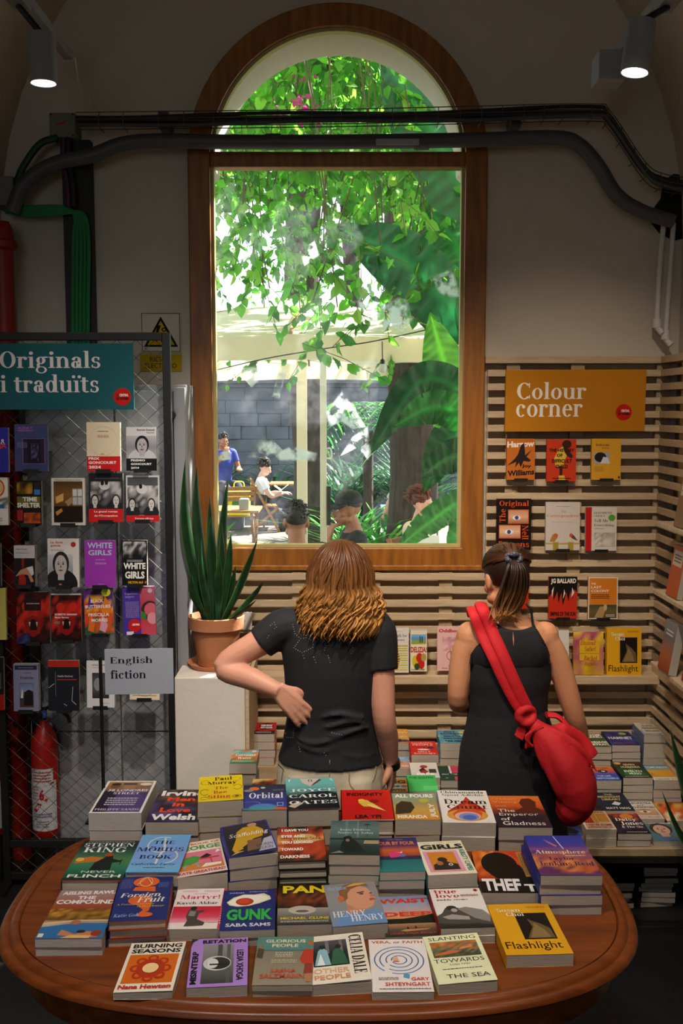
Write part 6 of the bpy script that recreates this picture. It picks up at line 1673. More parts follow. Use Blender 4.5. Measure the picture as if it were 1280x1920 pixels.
TB_ = [
# front row
('F1', (212,1861), (321,1859), (251,1769), 1, .767, (.126,.200), '#e9e2d4', [('t','BURNING',.06,.88,.95,.97,'#171310','k'),('t','SEASONS',.06,.77,.95,.86,'#171310','k'),('r',.06,.16,.94,.74,'#d06a1c'),('e',.5,.45,.25,.19,'#b4371a')]+rays_(.5,.45,8,.27,.2,'#b4371a')+[('e',.5,.45,.14,.10,'#efcf98'),('t','Nana Howton',.05,.045,.95,.125,'#b8281c','k')],
 'white paperback with an orange square and swirling red sun', 'swirling sun', dict(lift=2.0)),
('F2', (349,1852), (462,1846), (362,1760), 1, .776, Bf, '#aa82d6', [('g',.22,.06,.76,.86,'#3a3a3c','#6a6a6c','#8c8c8e'),('r',.48,.3,.56,.86,'#4a4a4c'),('r',.64,.06,.70,.86,'#56565a'),('e',.48,.46,.24,.15,'#c9c9cc'),('e',.50,.46,.205,.125,'#2c2c2e'),('e',.40,.46,.10,.10,'#d4d4d8'),('r',.35,.42,.66,.45,'#202022'),('t','MISINTERP',.04,.05,.15,.72,'#14101c','k',90),('t','RETATION',.2,.885,.97,.96,'#14101c','k',0,.0),('t','LEDIA XHOGA',.81,.10,.93,.72,'#14101c','b',-90),('p',[(0,1),(0,.80),(.03,.92),(.12,.985)],'#2a2a30')],
 'lilac paperback framing a black and white photo of a round mirror', 'lilac', dict()),
('F3', (472,1847), (584,1846), (485,1755), 2, .779, Bf, '#8f8674', [('g',0,0,1,.7,'#93897a','#857c6c'),('p',[(0,.72),(.5,.68),(1,.72),(1,1),(0,1)],'#54857f'),('r',0,.69,1,.71,'#3a5f8a'),('t','GLORIOUS',.15,.87,.86,.94,'#e6dcb8','b'),('t','PEOPLE',.27,.77,.73,.84,'#e6dcb8','b'),('e',.07,.77,.05,.035,'#9a6a4a'),('p',[(.01,.55),(.12,.52),(.14,.72),(.03,.75)],'#4a4036'),('p',[(.76,.5),(.84,.72),(1,.72),(1,.4),(.82,.42)],'#b83a2c'),('e',.95,.86,.06,.05,'#a8663c'),('p',[(.84,.22),(1,.22),(1,.42),(.86,.42)],'#8c3a30'),('p',[(.88,.05),(.96,.05),(1,.22),(.9,.22)],'#b07a50'),('T',.34,.55,.64,.66,3,'#d8d0b8'),('T',.28,.42,.72,.5,3,'#d0c8b0'),('t','SASHA',.28,.23,.72,.31,'#bf4a30','b'),('t','SALZMANN',.11,.12,.86,.205,'#bf4a30','b')],
 'taupe and teal paperback with painted figures at its edges', 'taupe and teal', dict()),
('F4', (585,1847), (694,1838), (585,1755), 1, .776, Bf, '#e9e2d6', [('g',.06,.34,.68,.88,'#16241c','#1c2a2e','#56505e'),('r',.3,.6,.36,.88,'#77707c'),('r',.55,.6,.60,.88,'#77707c'),('p',[(.08,.36),(.16,.66),(.24,.74),(.32,.66),(.36,.36)],'#8fb8c8'),('p',[(.36,.36),(.42,.64),(.52,.72),(.6,.62),(.66,.36)],'#37604a'),('e',.24,.74,.055,.045,'#20242a'),('e',.52,.73,.055,.045,'#2a2422'),('p',[(.12,.36),(.20,.6),(.26,.36)],'#dfe9f0'),('t','CELIA DALE',.73,.14,.95,.95,'#15110e','f',-90),('t','OTHER',.05,.19,.66,.29,'#e0b088','b'),('t','PEOPLE',.05,.07,.66,.16,'#d89468','b')],
 'cream paperback with a tall sideways author name and dark photo', 'sideways name', dict(lift=3.2)),
('F5', (698,1860), (814,1858), (692,1759), 1, .773, (.131,.214), '#e9e4e4', [('t','VERA, or FAITH',.05,.905,.95,.965,'#b53a2a','b')]+[('ring',.5,.58,r_,r_*.62,.022,250-k*14,590-k*14,'#3a6fb0') for k,r_ in enumerate((.43,.34,.235,.14))]+[('l',[(.6,.32),(.58,.24)],.1,'#5a9ac8'),('e',.44,.6,.05,.045,'#e0b08a'),('l',[(.4,.55),(.5,.55)],.02,'#c03a2a'),('T',.12,.20,.45,.26,3,'#7a6a6a'),('t','GARY',.66,.19,.96,.25,'#c04632','b'),('t','SHTEYNGART',.22,.095,.96,.16,'#c04632','b'),('T',.12,.03,.96,.06,1,'#555')],
 'white paperback with blue concentric rings and red hand lettering', 'blue rings', dict()),
('F6', (822,1846), (932,1838), (796,1754), 1, .775, Bf, '#e6eac4', [('t','SLANTING',.08,.885,.93,.96,'#15201a','s'),('n',.08,.52,.92,.85,5,('#4a4a34','#5a6248','#6a7258','#b86a38','#c88a4a'),12,9),('p',[(.1,.56),(.5,.6),(.6,.64),(.42,.66),(.12,.6)],'#cc6a42'),('p',[(.55,.66),(.8,.70),(.84,.72),(.62,.72)],'#d88a5a'),('t','TOWARDS',.05,.405,.93,.485,'#1c2c22','s'),('t','Lidija Hilje',.3,.335,.66,.38,'#333','o'),('T',.15,.26,.85,.29,1,'#555'),('t','THE SEA',.18,.09,.92,.17,'#1c2c22','s')],
 'pale lime paperback with a painting of bathers', 'bathers painting', dict(lift=2.0)),
('F7', (949,1791), (1073,1788), (909,1694), 1, .781, Tr, '#dca21a', [('T',.60,.90,.92,.94,2,'#8a6010'),('r',.38,.28,.88,.80,'#1a1613'),('p',[(.44,.30),(.86,.30),(.84,.48),(.72,.58),(.60,.64),(.55,.69),(.56,.62),(.58,.52),(.5,.40)],'#6a5534'),('p',[(.48,.31),(.8,.31),(.74,.46),(.62,.60),(.60,.52)],'#8a7448'),('t','Susan',.13,.83,.50,.905,'#f0ead8','f'),('t','Choi',.25,.74,.53,.815,'#f0ead8','f'),('t','Flashlight',.05,.065,.90,.235,'#1c150a','s')],
 'thick ochre paperback with a dark night-road photo', 'ochre night-road', dict(edge='#dca21a')),
# second row
('S1', (65,1760), (190,1759), (116,1668), 2, .794, Tr, '#a06a60', [('g',0,0,1,1,'#2a64a0','#3470a8','#c4b09a','#9a6a28','#8a4a22','#93452c','#a56048','#9c7a78','#a0868a'),('n',0,.36,1,.60,8,('#6a4a1c','#9a7028','#c08a34','#7a4a22'),11,5),('p',[(0,.26),(.5,.335),(1,.34),(1,.37),(.5,.365),(0,.31)],'#c9b8a4'),('p',[(0,0),(1,0),(1,.30),(.5,.30),(0,.22)],'#2f6ca6'),('p',[(.3,.06),(.9,.02),(.96,.12),(.7,.14),(.56,.08),(.34,.17)],'#c07a52'),('e',.88,.1,.08,.06,'#8c3a24'),('e',.64,.13,.07,.03,'#2a2430'),('e',.5,.31,.08,.045,'#a8683c'),('p',[(.36,0),(.8,0),(.82,.05),(.5,.06)],'#d8b078'),('r',.02,.02,.1,.09,'#d8d4d0'),('t','AISLING RAWLE',.06,.885,.97,.96,'#eee6ea','k',0,.03),('t','THE',.34,.79,.63,.86,'#eee6ea','k'),('t','COMPOUND',.03,.685,.97,.775,'#eee6ea','k')],
 'paperback with a sunset swimming pool scene and white capitals', 'swimming pool', dict(white=True)),
('S2', (202,1729), (308,1721), (236,1641), 3, .815, (.135,.228), '#242f70', [('T',.06,.72,.28,.95,9,'#6a74a8'),('T',.76,.72,.95,.84,5,'#6a74a8'),('e',.52,.86,.24,.115,'#d8622a'),('ring',.52,.86,.12,.11,.012,0,360,'#ecc8a0'),('l',[(.36,.8),(.52,.97),(.64,.8)],.012,'#ecc8a0'),('p',[(.3,.66),(.72,.62),(.7,.74),(.34,.74)],'#d8622a'),('e',.48,.44,.22,.1,'#d8622a'),('p',[(.4,.36),(.7,.4),(.66,.2),(.5,.12),(.44,.1),(.56,.22)],'#d8622a'),('e',.6,.12,.14,.05,'#d8622a'),('t','Foreign',.10,.48,.82,.60,'#f0ece6','i'),('t','Fruit',.42,.385,.92,.50,'#f0ece6','i'),('t','A Personal History',.08,.32,.74,.37,'#d8b25a','f'),('t','of the Orange',.44,.265,.92,.315,'#d8b25a','f'),('t','Katie Goh',.07,.08,.50,.15,'#90b4e0','i')],
 'navy hardback with an orange ribbon of fruit peel', 'navy and orange', dict(hard=True, edge='#a8501c', spine='#242f70')),
('S3', (312,1742), (409,1742), (330,1665), 1, .780, (.127,.202), '#e9e0e0', [('r',.93,0,1,1,'#d24a5c'),('T',.945,.1,.985,.9,14,'#f0c8c8'),('T',.12,.9,.42,.95,2,'#c0707a'),('T',.55,.9,.86,.95,2,'#c0707a'),('T',.35,.84,.62,.87,1,'#c0707a'),('t','Martyr!',.10,.69,.88,.82,'#cf2a70','f'),('t','Kaveh Akbar',.06,.585,.86,.655,'#151212','f'),('g',.02,.14,.93,.53,'#e8a8b8','#d84a6a','#cc2248','#c01a34'),('p',[(.3,.05),(.66,.07),(.68,.14),(.52,.22),(.54,.36),(.64,.4),(.62,.44),(.48,.42),(.44,.48),(.34,.46),(.3,.3),(.34,.18)],'#46403e'),('e',.42,.485,.06,.045,'#1c1a1a'),('p',[(.34,.3),(.46,.28),(.48,.4),(.36,.42)],'#8a827e')],
 'white and pink paperback with a kneeling grey statue', 'kneeling statue', dict()),
('S4', (411,1745), (514,1742), (420,1664), 2, .792, Bf, '#22266e', [('T',.12,.9,.42,.95,1,'#c8cce0'),('T',.5,.93,.86,.96,1,'#c8cce0'),('p',[(.08,.68),(.14,.60),(.3,.565),(.5,.58),(.7,.64),(.92,.74),(.9,.82),(.78,.9),(.6,.87),(.4,.88),(.2,.8)],'#dcd8b4'),('p',[(.11,.68),(.18,.61),(.3,.585),(.5,.6),(.68,.66),(.86,.74),(.85,.8),(.72,.86),(.6,.85),(.4,.86),(.22,.78)],'#ebe9e0'),('e',.42,.69,.17,.095,'#b8301c'),('e',.40,.70,.12,.06,'#cc4630'),('t','GUNK',.10,.225,.95,.50,'#36ae48','k'),('t','SABA SAMS',.10,.075,.92,.155,'#e4e6ee','b')],
 'dark blue paperback with a fried egg and green title', 'fried egg', dict()),
('S5', (519,1734), (622,1732), (521,1650), 1, .784, (.131,.21), '#1c1614', [('n',0,.38,1,1,3,('#241a14','#5a2a1a','#7a3a1c','#2a221c','#3c3018','#1c1612'),10,8),('g',0,0,1,.38,'#2c2a2a','#6f6a68','#9a9490'),('e',.46,.33,.26,.1,'#b8b0aa'),('e',.46,.30,.12,.03,'#6a5a58'),('T',.06,.045,.94,.09,2,'#c8c8c8'),('t','PAN',.09,.74,.92,.93,'#dcc81e','k'),('t','MICHAEL CLUNE',.06,.11,.95,.165,'#dcc81e','b')],
 'dark painterly paperback with a three letter yellow title', 'dark painterly', dict()),
('S6', (624,1738), (722,1728), (617,1655), 1, .786, (.131,.212), '#85888e', [('g',0,0,1,1,'#7a8fae','#868a92','#8d8f92','#8a8c90'),('p',[(.05,0),(.1,.18),(.3,.28),(.72,.34),(.95,.3),(1,0)],'#6a8fc4'),('p',[(.32,.28),(.36,.5),(.7,.44),(.74,.34),(.56,.26)],'#c0826a'),('p',[(.36,.5),(.34,.7),(.4,.86),(.6,.93),(.8,.86),(.88,.72),(.92,.6),(.88,.5),(.84,.4),(.7,.34),(.5,.36)],'#cf9678'),('p',[(.26,.62),(.34,.56),(.4,.62),(.42,.74),(.5,.84),(.7,.92),(.86,.88),(.82,.96),(.6,1),(.36,.94),(.26,.8)],'#8a6038'),('p',[(.4,.9),(.6,.99),(.84,.96),(.7,.93)],'#d8a860'),('e',.27,.62,.06,.08,'#c06a52'),('l',[(.60,.73),(.74,.75)],.025,'#5a3a28'),('e',.68,.70,.045,.018,'#3a4a6a'),('e',.86,.70,.03,.016,'#3a4a6a'),('p',[(.8,.52),(.92,.54),(.88,.58),(.8,.57)],'#a8483e'),('p',[(.82,.6),(.95,.62),(.86,.68)],'#b87860'),('t','Allen Bratton',.05,.83,.42,.93,'#93b4e0','f'),('t','HENRY',.05,.19,.66,.32,'#dfe4f0','f'),('t','HENRY',.36,.07,.97,.20,'#dfe4f0','f')],
 'paperback painted with a blond man in profile', 'blond profile', dict(lift=1.5)),
('S7', (723,1757), (823,1750), (713,1677), 1, .762, Bf, '#8a96ac', [('g',0,0,1,1,'#2a2422','#5a4a44','#c08a60','#d89a74','#b0a0a8','#8a9cc0','#7f92b8'),('n',0,.30,1,.42,4,('#1c1c14','#2a2a1c','#15150f'),12,2),('p',[(0,.42),(.3,.40),(.7,.46),(1,.52),(1,.32),(0,.32)],'#1c1a12'),('p',[(.3,.13),(.4,.11),(.8,.14),(.88,.17),(.4,.16)],'#c08a4a'),('e',.45,.19,.02,.03,'#15100c'),('e',.6,.2,.02,.03,'#15100c'),('t','WAIST',.02,.81,.98,.93,'#cc3c24','k'),('t','DEEP',.05,.47,.98,.58,'#cc3c24','k'),('t','LINEA MAJA ERNST',.1,.03,.95,.08,'#c84a30','s')],
 'thin paperback with a dusk lake and red capitals', 'dusk lake', dict()),
('S8', (826,1742), (925,1739), (803,1666), 2, .788, Bf, '#e7e2e0', [('g',0,0,1,.30,'#20201f','#3c3b3a'),('p',[(0,.3),(.12,.38),(.2,.5),(.34,.54),(.5,.48),(.62,.5),(.85,.42),(1,.26),(1,.08),(.7,.12),(.3,.1),(0,.14)],'#4a4846'),('p',[(.42,.48),(.6,.52),(.9,.44),(1,.3),(.96,.14),(.7,.24)],'#8a8682'),('e',.32,.5,.1,.055,'#2c2a29'),('e',.36,.44,.06,.045,'#b0a8a2'),('p',[(.1,.28),(.3,.34),(.6,.28),(.6,.2),(.2,.22)],'#a29c96'),('t','true',.08,.87,.52,.965,'#b81e26','f'),('t','love',.09,.76,.55,.86,'#b81e26','f'),('t','paddy crewe',.09,.675,.70,.725,'#171312','f'),('T',.58,.78,.92,.84,3,'#b86a6a'),('e',.90,.935,.045,.035,'#c8602a'),('e',.90,.935,.02,.026,'#20160f')],
 'white paperback with a black and white reclining statue and red title', 'reclining statue', dict(spine='#b01c24')),
# third row
('T1', (114,1650), (223,1651), (157,1573), 2, .820, Tr, '#16302c', [('g',0,0,1,1,'#122420','#1c5a48','#2f7a5c','#4f7a48','#275a4c','#142c2a','#10201f'),('p',[(.05,.4),(.5,.46),(.6,.54),(.3,.58),(.05,.52)],'#b8702c'),('e',.12,.5,.07,.05,'#d8b25a'),('p',[(.36,.22),(.40,.42),(.52,.54),(.56,.62),(.66,.6),(.68,.52),(.8,.48),(.86,.5),(.84,.44),(.7,.42),(.72,.24)],'#12201c'),('e',.58,.62,.08,.045,'#a0481c'),('l',[(.84,.5),(.84,.36)],.012,'#12201c'),('t','STEPHEN',.06,.835,.94,.925,'#e8ece8','f'),('t','KING',.10,.68,.84,.815,'#e8ece8','f'),('T',.1,.945,.92,.97,1,'#c8d0cc'),('t','NEVER',.26,.165,.84,.215,'#e8ece8','s'),('t','FLINCH',.07,.05,.95,.125,'#e8ece8','b')],
 'dark green hardback with a silhouetted figure against an orange glow', 'dark green silhouette', dict(hard=True, edge='#a8441c', spine='#14201e')),
('T2', (235,1635), (331,1637), (261,1564), 2, .828, (.135,.228), '#66a8dc', [('g',0,0,1,1,'#6fb4e2','#7a9ae0','#66a8dc'),('ring',.47,.72,.28,.22,.03,60,300,'#c6ccd2'),('ring',.58,.4,.3,.2,.03,-70,95,'#c6ccd2'),('l',[(.5,.9),(.56,.6),(.5,.36),(.5,.2)],.045,'#c9cfd4'),('e',.53,.36,.05,.03,'#6a747e'),('t','THE',.30,.73,.72,.82,'#1d2c58','f'),('t','MÖBIUS',.03,.53,.95,.66,'#1d2c58','f'),('t','BOOK',.14,.33,.77,.43,'#1d2c58','f'),('t','Catherine Lacey',.05,.15,.90,.225,'#26406e','i'),('T',.3,.09,.7,.12,1,'#26406e')],
 'sky blue hardback with a pale looping ribbon and navy serif title', 'sky blue ribbon', dict(hard=True, edge='#5a9ccc')),
('T3', (332,1646), (422,1628), (356,1574), 1, .812, Bf, '#e9dfd6', [('t','THE BOOK OF',.08,.895,.97,.965,'#cc6a2c','k'),('t','GEORGE',.04,.735,.97,.87,'#4a9048','k'),('r',.04,.14,.96,.68,'#dc7896'),('r',.04,.14,.96,.30,'#d8803c'),('p',[(.12,.3),(.2,.52),(.4,.56),(.52,.5),(.46,.36),(.3,.3)],'#4e9a44'),('p',[(.5,.48),(.66,.58),(.76,.5),(.62,.44)],'#231c1c'),('r',.5,.42,.9,.46,'#b8303c'),('l',[(.72,.42),(.74,.24)],.025,'#b8303c'),('l',[(.2,.3),(.16,.2)],.04,'#7ab0c8'),('l',[(.42,.3),(.46,.2)],.04,'#7ab0c8'),('p',[(.5,.18),(.9,.2),(.92,.26),(.6,.28)],'#f0ece6'),('p',[(.84,.56),(.95,.6),(.9,.66),(.86,.62)],'#f0ece6'),('t','KATE GREATHEAD',.03,.03,.97,.105,'#bb3c5a','k')],
 'pink paperback with a cartoon figure slumped in green', 'slumped cartoon', dict(lift=4.0, spine='#b02820')),
('T4', (429,1609), (517,1592), (439,1550), 3, .848, Bf, '#2a2e9a', [('g',.03,.02,.97,.98,'#1c1a2a','#241e26','#302a3a'),('p',[(.1,.2),(.24,.5),(.3,.74),(.46,.86),(.72,.86),(.86,.7),(.8,.5),(.6,.46),(.5,.36),(.3,.22)],'#c49a24'),('p',[(.14,.12),(.34,.2),(.3,.28),(.12,.22)],'#c49a24'),('p',[(.4,.1),(.7,.12),(.76,.44),(.46,.42)],'#7a5a4a'),('e',.66,.9,.1,.06,'#c09070'),('p',[(.05,.04),(.16,.08),(.34,.12),(.2,.14)],'#c8b070'),('p',[(.62,.04),(.97,.05),(.97,.44),(.8,.4)],'#b4b4cc'),('t','Scaffolding',.12,.54,.95,.69,'#eeeaf0','o'),('t','LAUREN',.6,.18,.95,.26,'#24263a','o'),('t','ELKIN',.64,.08,.93,.155,'#24263a','o')],
 'blue-bordered paperback painted with a figure in a mustard coat', 'mustard coat', dict(lift=5.0)),
('T5', (521,1616), (611,1611), (527,1547), 4, .842, (.126,.218), '#2a1c18', [('n',0,0,1,1,12,('#3a241a','#b8482a','#a83a22','#d09a5a','#c0502c','#8a3420','#241a16'),7,9),('p',[(.3,.62),(.5,.78),(.74,.76),(.95,.6),(.7,.5),(.4,.5)],'#cfa86a'),('t','Irene Sola',.34,.60,.93,.685,'#2a1c14','f'),('t','I GAVE YOU',.10,.85,.68,.925,'#efe9e4','k'),('t','EYES AND',.09,.67,.60,.745,'#efe9e4','k'),('t','YOU LOOKED',.08,.49,.76,.565,'#efe9e4','k'),('t','TOWARD',.07,.29,.54,.37,'#efe9e4','k'),('t','DARKNESS',.05,.08,.66,.165,'#efe9e4','k')],
 'red and black patterned hardback with white stacked capitals', 'red patterned', dict(hard=True, edge='#141214')),
('T6', (616,1602), (711,1605), (614,1540), 4, .862, (.131,.215), '#3a5052', [('g',0,0,1,1,'#1c282a','#2c3c3e','#4a6262','#5f787a','#4a6064'),('r',.0,.42,1,.47,'#26302f'),('r',.3,.5,.36,1,'#6a8488'),('r',.55,.5,.58,1,'#7a9094'),('l',[(.76,.86),(.76,.5)],.012,'#20282a'),('p',[(.68,.86),(.84,.86),(.8,.9),(.72,.9)],'#20282a'),('p',[(.2,.06),(.24,.34),(.34,.5),(.46,.46),(.6,.3),(.7,.1)],'#1a2424'),('e',.36,.46,.09,.07,'#181f20'),('e',.36,.40,.04,.04,'#8a7868'),('p',[(.68,.3),(.98,.3),(1,.4),(.7,.4)],'#a89878'),('p',[(.02,.02),(.3,.04),(.2,.1)],'#8a8478'),('t','Joan Didion',.18,.68,.82,.74,'#d4dce0','f'),('t','Notes to John',.15,.585,.88,.65,'#d4dce0','f')],
 'dim blue-green photographic paperback of a woman indoors', 'dim blue-green photo', dict()),
('T7', (712,1635), (797,1630), (709,1569), 3, .821, (.118,.205), '#2a7478', [('g',0,0,1,.36,'#2c7a80','#1f6870'),('g',0,.36,1,1,'#3a2a5a','#a8482c','#c8642c','#5a2a6a','#332a70','#2c2a68'),('n',0,.34,1,.44,6,('#2a2450','#332a5c','#241e46'),12,2),('p',[(.3,.4),(.28,.54),(.44,.6),(.6,.56),(.62,.42)],'#d83a78'),('p',[(.4,.4),(.66,.44),(.64,.5)],'#3a7ac0'),('p',[(.44,.56),(.58,.52),(.6,.58),(.54,.54)],'#eeeaf0'),('t','GARY MEEK',.3,.92,.7,.955,'#b06aa0','b'),('t','FOUR BY FOUR',.05,.77,.93,.88,'#d8823c','k')],
 'purple and teal paperback with an orange horizon', 'purple and teal', dict()),
('T8', (802,1641), (894,1632), (789,1574), 2, .820, Bf, '#ece2cb', [('T',.1,.93,.32,.97,2,'#999'),('T',.4,.93,.62,.97,2,'#999'),('T',.7,.93,.92,.97,2,'#999'),('r',.08,.07,.80,.69,'#dc9cc4'),('r',.16,.12,.72,.65,'#cf8428'),('p',[(.18,.13),(.2,.28),(.34,.36),(.44,.42),(.54,.34),(.7,.28),(.7,.13)],'#2a2220'),('e',.42,.42,.1,.075,'#2a1c18'),('e',.34,.32,.07,.06,'#a86a44'),('ring',.55,.27,.045,.035,.02,0,360,'#e8e4e0'),('t','GIRLS',.07,.735,.97,.89,'#14110f','k'),('t','KIRSTY CAPES',.85,.07,.96,.70,'#2f8a80','b',-90)],
 'cream paperback with an orange square framed in pink', 'pink framed', dict(spine='#2f7a70')),
('T9', (903,1673), (1013,1673), (885,1593), 1, .795, (.149,.240), '#1c100c', [('g',0,0,1,1,'#1a0f0c','#8a2c14','#c8441a','#c8501e','#c0441c'),('n',0,.34,.4,1,9,('#a8341a','#d8702a','#e0902e','#c8481c'),4,6),('p',[(.2,.98),(.6,1),(.86,.72),(1,.4),(1,1),(.2,1)],'#b83c1a'),('e',.44,.66,.32,.30,'#100c0b'),('p',[(.2,.46),(.3,.34),(.44,.24),(1,.28),(1,.42),(.86,.5),(.78,.66),(.5,.5)],'#100c0b'),('p',[(0,0),(1,0),(1,.34),(.3,.3),(0,.24)],'#120d0c'),('p',[(.80,.97),(.95,.97),(.99,.36),(.84,.36)],'#b88a4a'),('T',.83,.4,.96,.94,22,'#3a1c10'),('t','THEF',.05,.03,.70,.305,'#e9e7ea','k'),('t','T',.75,.02,.97,.185,'#e9e7ea','k')],
 'fiery orange paperback with a black head silhouette and white capitals', 'fiery silhouette', dict()),
('T10', (1013,1641), (1126,1642), (978,1564), 4, .856, Tr, '#2c3490', [('g',0,0,1,1,'#4a2c6a','#a0543c','#c4703c','#b86a58','#a05a70','#4a3a90','#2f3a9c','#2c3896'),('n',0,.04,1,.62,14,('#5a2c5a','#b85a34','#d88a48','#a85a50','#8a4a6a','#4a3a88'),9,8),('l',[(.50,.98),(.58,.64)],.014,'#e8e4f0'),('p',[(.3,.9),(.42,.8),(.5,.72),(.46,.7),(.36,.8)],'#c06a70'),('t','Atmosphere',.07,.50,.92,.615,'#ecd6b4','f'),('T',.55,.455,.9,.49,1,'#e0c8a8'),('t','Taylor',.24,.34,.69,.44,'#241a54','f'),('t','Jenkins Reid',.05,.215,.96,.325,'#241a54','f')],
 'thick paperback with a blue and orange sunset sky', 'sunset sky', dict(edge='#2c3490', spine='#2c3490')),
# back row
('U1', (166,1524), (264,1522), (211,1463), 2, .854, (.150,.250), '#e6e3e2', [('g',.05,.03,.95,.97,'#241c44','#3a2c66','#4a3a78','#4a3a5a','#8a6a48','#a88858'),('p',[(.4,.66),(.3,.3),(.3,.03),(.95,.03),(.95,.4),(.66,.7)],'#51427e'),('p',[(.05,.03),(.3,.03),(.34,.5),(.2,.7),(.05,.66)],'#221c34'),('e',.22,.82,.1,.07,'#7a4a34'),('e',.5,.80,.12,.08,'#a87a5a'),('e',.82,.82,.1,.06,'#8a5a44'),('r',.36,.86,.64,.92,'#3a3a52'),('e',.22,.88,.1,.04,'#2a241c'),('e',.82,.88,.12,.045,'#d8d4cc'),('t','38 LONDRES',.12,.645,.92,.715,'#e6e2ea','b'),('t','STREET',.26,.55,.78,.62,'#e6e2ea','f'),('T',.2,.2,.8,.46,4,'#d0cad8'),('t','PHILIPPE SANDS',.08,.06,.93,.115,'#e6e2ea','f')],
 'white-bordered paperback with purple uniformed figures', 'purple uniforms', dict(white=True)),
('U2', (272,1541), (370,1541), (300,1479), 2, .835, (.150,.246), '#241c2c', [('n',0,0,1,1,15,('#1c1622','#3a3060','#5a4a80','#3a2a20','#2a2034','#6a5040','#241c2c'),6,8),('t','Irvine',.08,.79,.98,.96,'#efecec','k'),('t','Men',.24,.62,.80,.745,'#e84c20','k'),('t','in',.38,.45,.62,.58,'#e84c20','k'),('t','Love',.18,.28,.78,.415,'#e84c20','k'),('t','Welsh',.06,.05,.92,.225,'#efecec','k')],
 'dark purple paperback with fat white and orange lettering', 'fat orange lettering', dict()),
('U3', (371,1504), (452,1497), (388,1455), 3, .886, Bf, '#e6cb1c', [('ring',.14,.75,.1,.09,.012,30,300,'#5a4c10'),('ring',.84,.84,.12,.07,.012,-120,200,'#5a4c10'),('ring',.88,.5,.1,.1,.012,-150,160,'#5a4c10'),('ring',.14,.36,.1,.12,.012,30,320,'#5a4c10'),('ring',.14,.12,.09,.06,.012,0,300,'#5a4c10'),('ring',.86,.14,.1,.06,.012,0,360,'#5a4c10'),('e',.86,.14,.05,.03,'#8a4a18'),('t','Paul',.36,.80,.76,.945,'#16130c','f'),('t','Murray',.20,.60,.87,.76,'#16130c','f'),('t','The',.36,.435,.67,.55,'#bb3a1e','f'),('t','Bee',.34,.265,.64,.38,'#bb3a1e','f'),('t','Sting',.22,.06,.72,.215,'#bb3a1e','f')],
 'yellow paperback with scrolls and black and red serif lettering', 'yellow scroll', dict(edge='#d8bc20', lift=1.5)),
('U4', (453,1520), (537,1515), (469,1469), 2, .861, Bf, '#2a388c', [('g',0,0,1,1,'#2c46a0','#2c3a94','#2a3488','#1c2a48','#14223c'),('e',.25,.84,.12,.07,'#cf6a34'),('e',.45,.87,.055,.035,'#c8ccd0'),('e',.12,.76,.11,.045,'#8a94a0'),('T',.68,.74,.94,.8,2,'#8a94b8'),('e',.48,.04,.34,.2,'#4a8acc'),('p',[(.02,.02),(.9,.02),(.9,.10),(.6,.07),(.3,.08),(.02,.06)],'#5aa05a'),('e',.86,.03,.16,.07,'#c8643a'),('ring',.2,.26,.2,.06,.015,0,160,'#c8d4e8'),('r',.78,.14,.92,.27,'#c8d0e0'),('r',.795,.155,.905,.255,'#2c3a94'),('t','Orbital',.14,.44,.92,.66,'#eef0f6','f'),('T',.4,.36,.9,.42,2,'#6a78b8')],
 'blue paperback with planets and a white serif title', 'blue planets', dict()),
('U5', (539,1517), (636,1510), (549,1457), 2, .865, (.150,.240), '#5fa6a6', [('g',0,0,1,1,'#10181c','#131e24','#1c2c30','#5a9a9a','#6ab2b0','#62acac'),('p',[(0,.36),(.2,.42),(.5,.52),(.8,.54),(1,.46),(1,.3),(0,.2)],'#16242a'),('p',[(.3,.98),(.34,.84),(.5,.70),(.62,.80),(.72,.96)],'#c4b8b0'),('p',[(.5,.7),(.62,.8),(.74,.92),(.7,.96),(.56,.8)],'#4a3a34'),('p',[(.02,.08),(.14,.02),(.3,.16),(.22,.24)],'#c4b8b0'),('t','F',.06,.88,.12,.96,'#eef2f2','f'),('t','O',.46,.86,.55,.94,'#20282c','f'),('t','X',.90,.88,.97,.96,'#eef2f2','f'),('t','JOYCE',.06,.52,.98,.625,'#e6eeee','f'),('t','CAROL',.05,.33,.96,.435,'#eef2f2','f'),('t','OATES',.04,.13,.97,.235,'#eef2f2','f')],
 'teal and black hardback with a pale fox head at its top', 'teal fox head', dict(hard=True, edge='#6a4030', spine='#2a3438')),
('U6', (640,1537), (739,1536), (640,1486), 2, .834, (.151,.228), '#c41c18', [('t','INDIGNITY',.12,.78,.86,.90,'#140808','k'),('p',[(.34,.56),(.42,.66),(.52,.64),(.62,.54),(.88,.26),(.6,.42),(.44,.42)],'#d8b44a'),('p',[(.5,.5),(.64,.5),(.86,.28),(.6,.40)],'#e8d080'),('e',.41,.62,.07,.055,'#e0c050'),('e',.66,.6,.1,.06,'#8a1010'),('l',[(.40,.34),(.58,.32)],.012,'#5a0c0c'),('t','LEA YPI',.26,.04,.76,.15,'#140808','k')],
 'bright red hardback with a yellow bird', 'red bird', dict(hard=True, edge='#e4ddd6', spine='#b41814')),
('U7', (741,1537), (823,1537), (733,1485), 2, .841, Bf, '#b8924a', [('g',0,0,1,1,'#c88a2c','#cf9a38','#c8a050','#a0946a','#8a9a84','#8f9a88'),('p',[(.02,.2),(.06,.55),(.2,.7),(.42,.66),(.48,.45),(.36,.24)],'#3a2a1c'),('e',.72,.72,.12,.07,'#b8b42c'),('t','ALL FOURS',.06,.83,.95,.97,'#efece4','k',0,.0),('t','MIRANDA',.06,.05,.72,.17,'#efece4','k'),('t','JULY',.80,.08,.96,.6,'#efece4','k',90)],
 'golden hazy paperback edged with loose white hand lettering', 'golden hand-lettered', dict()),
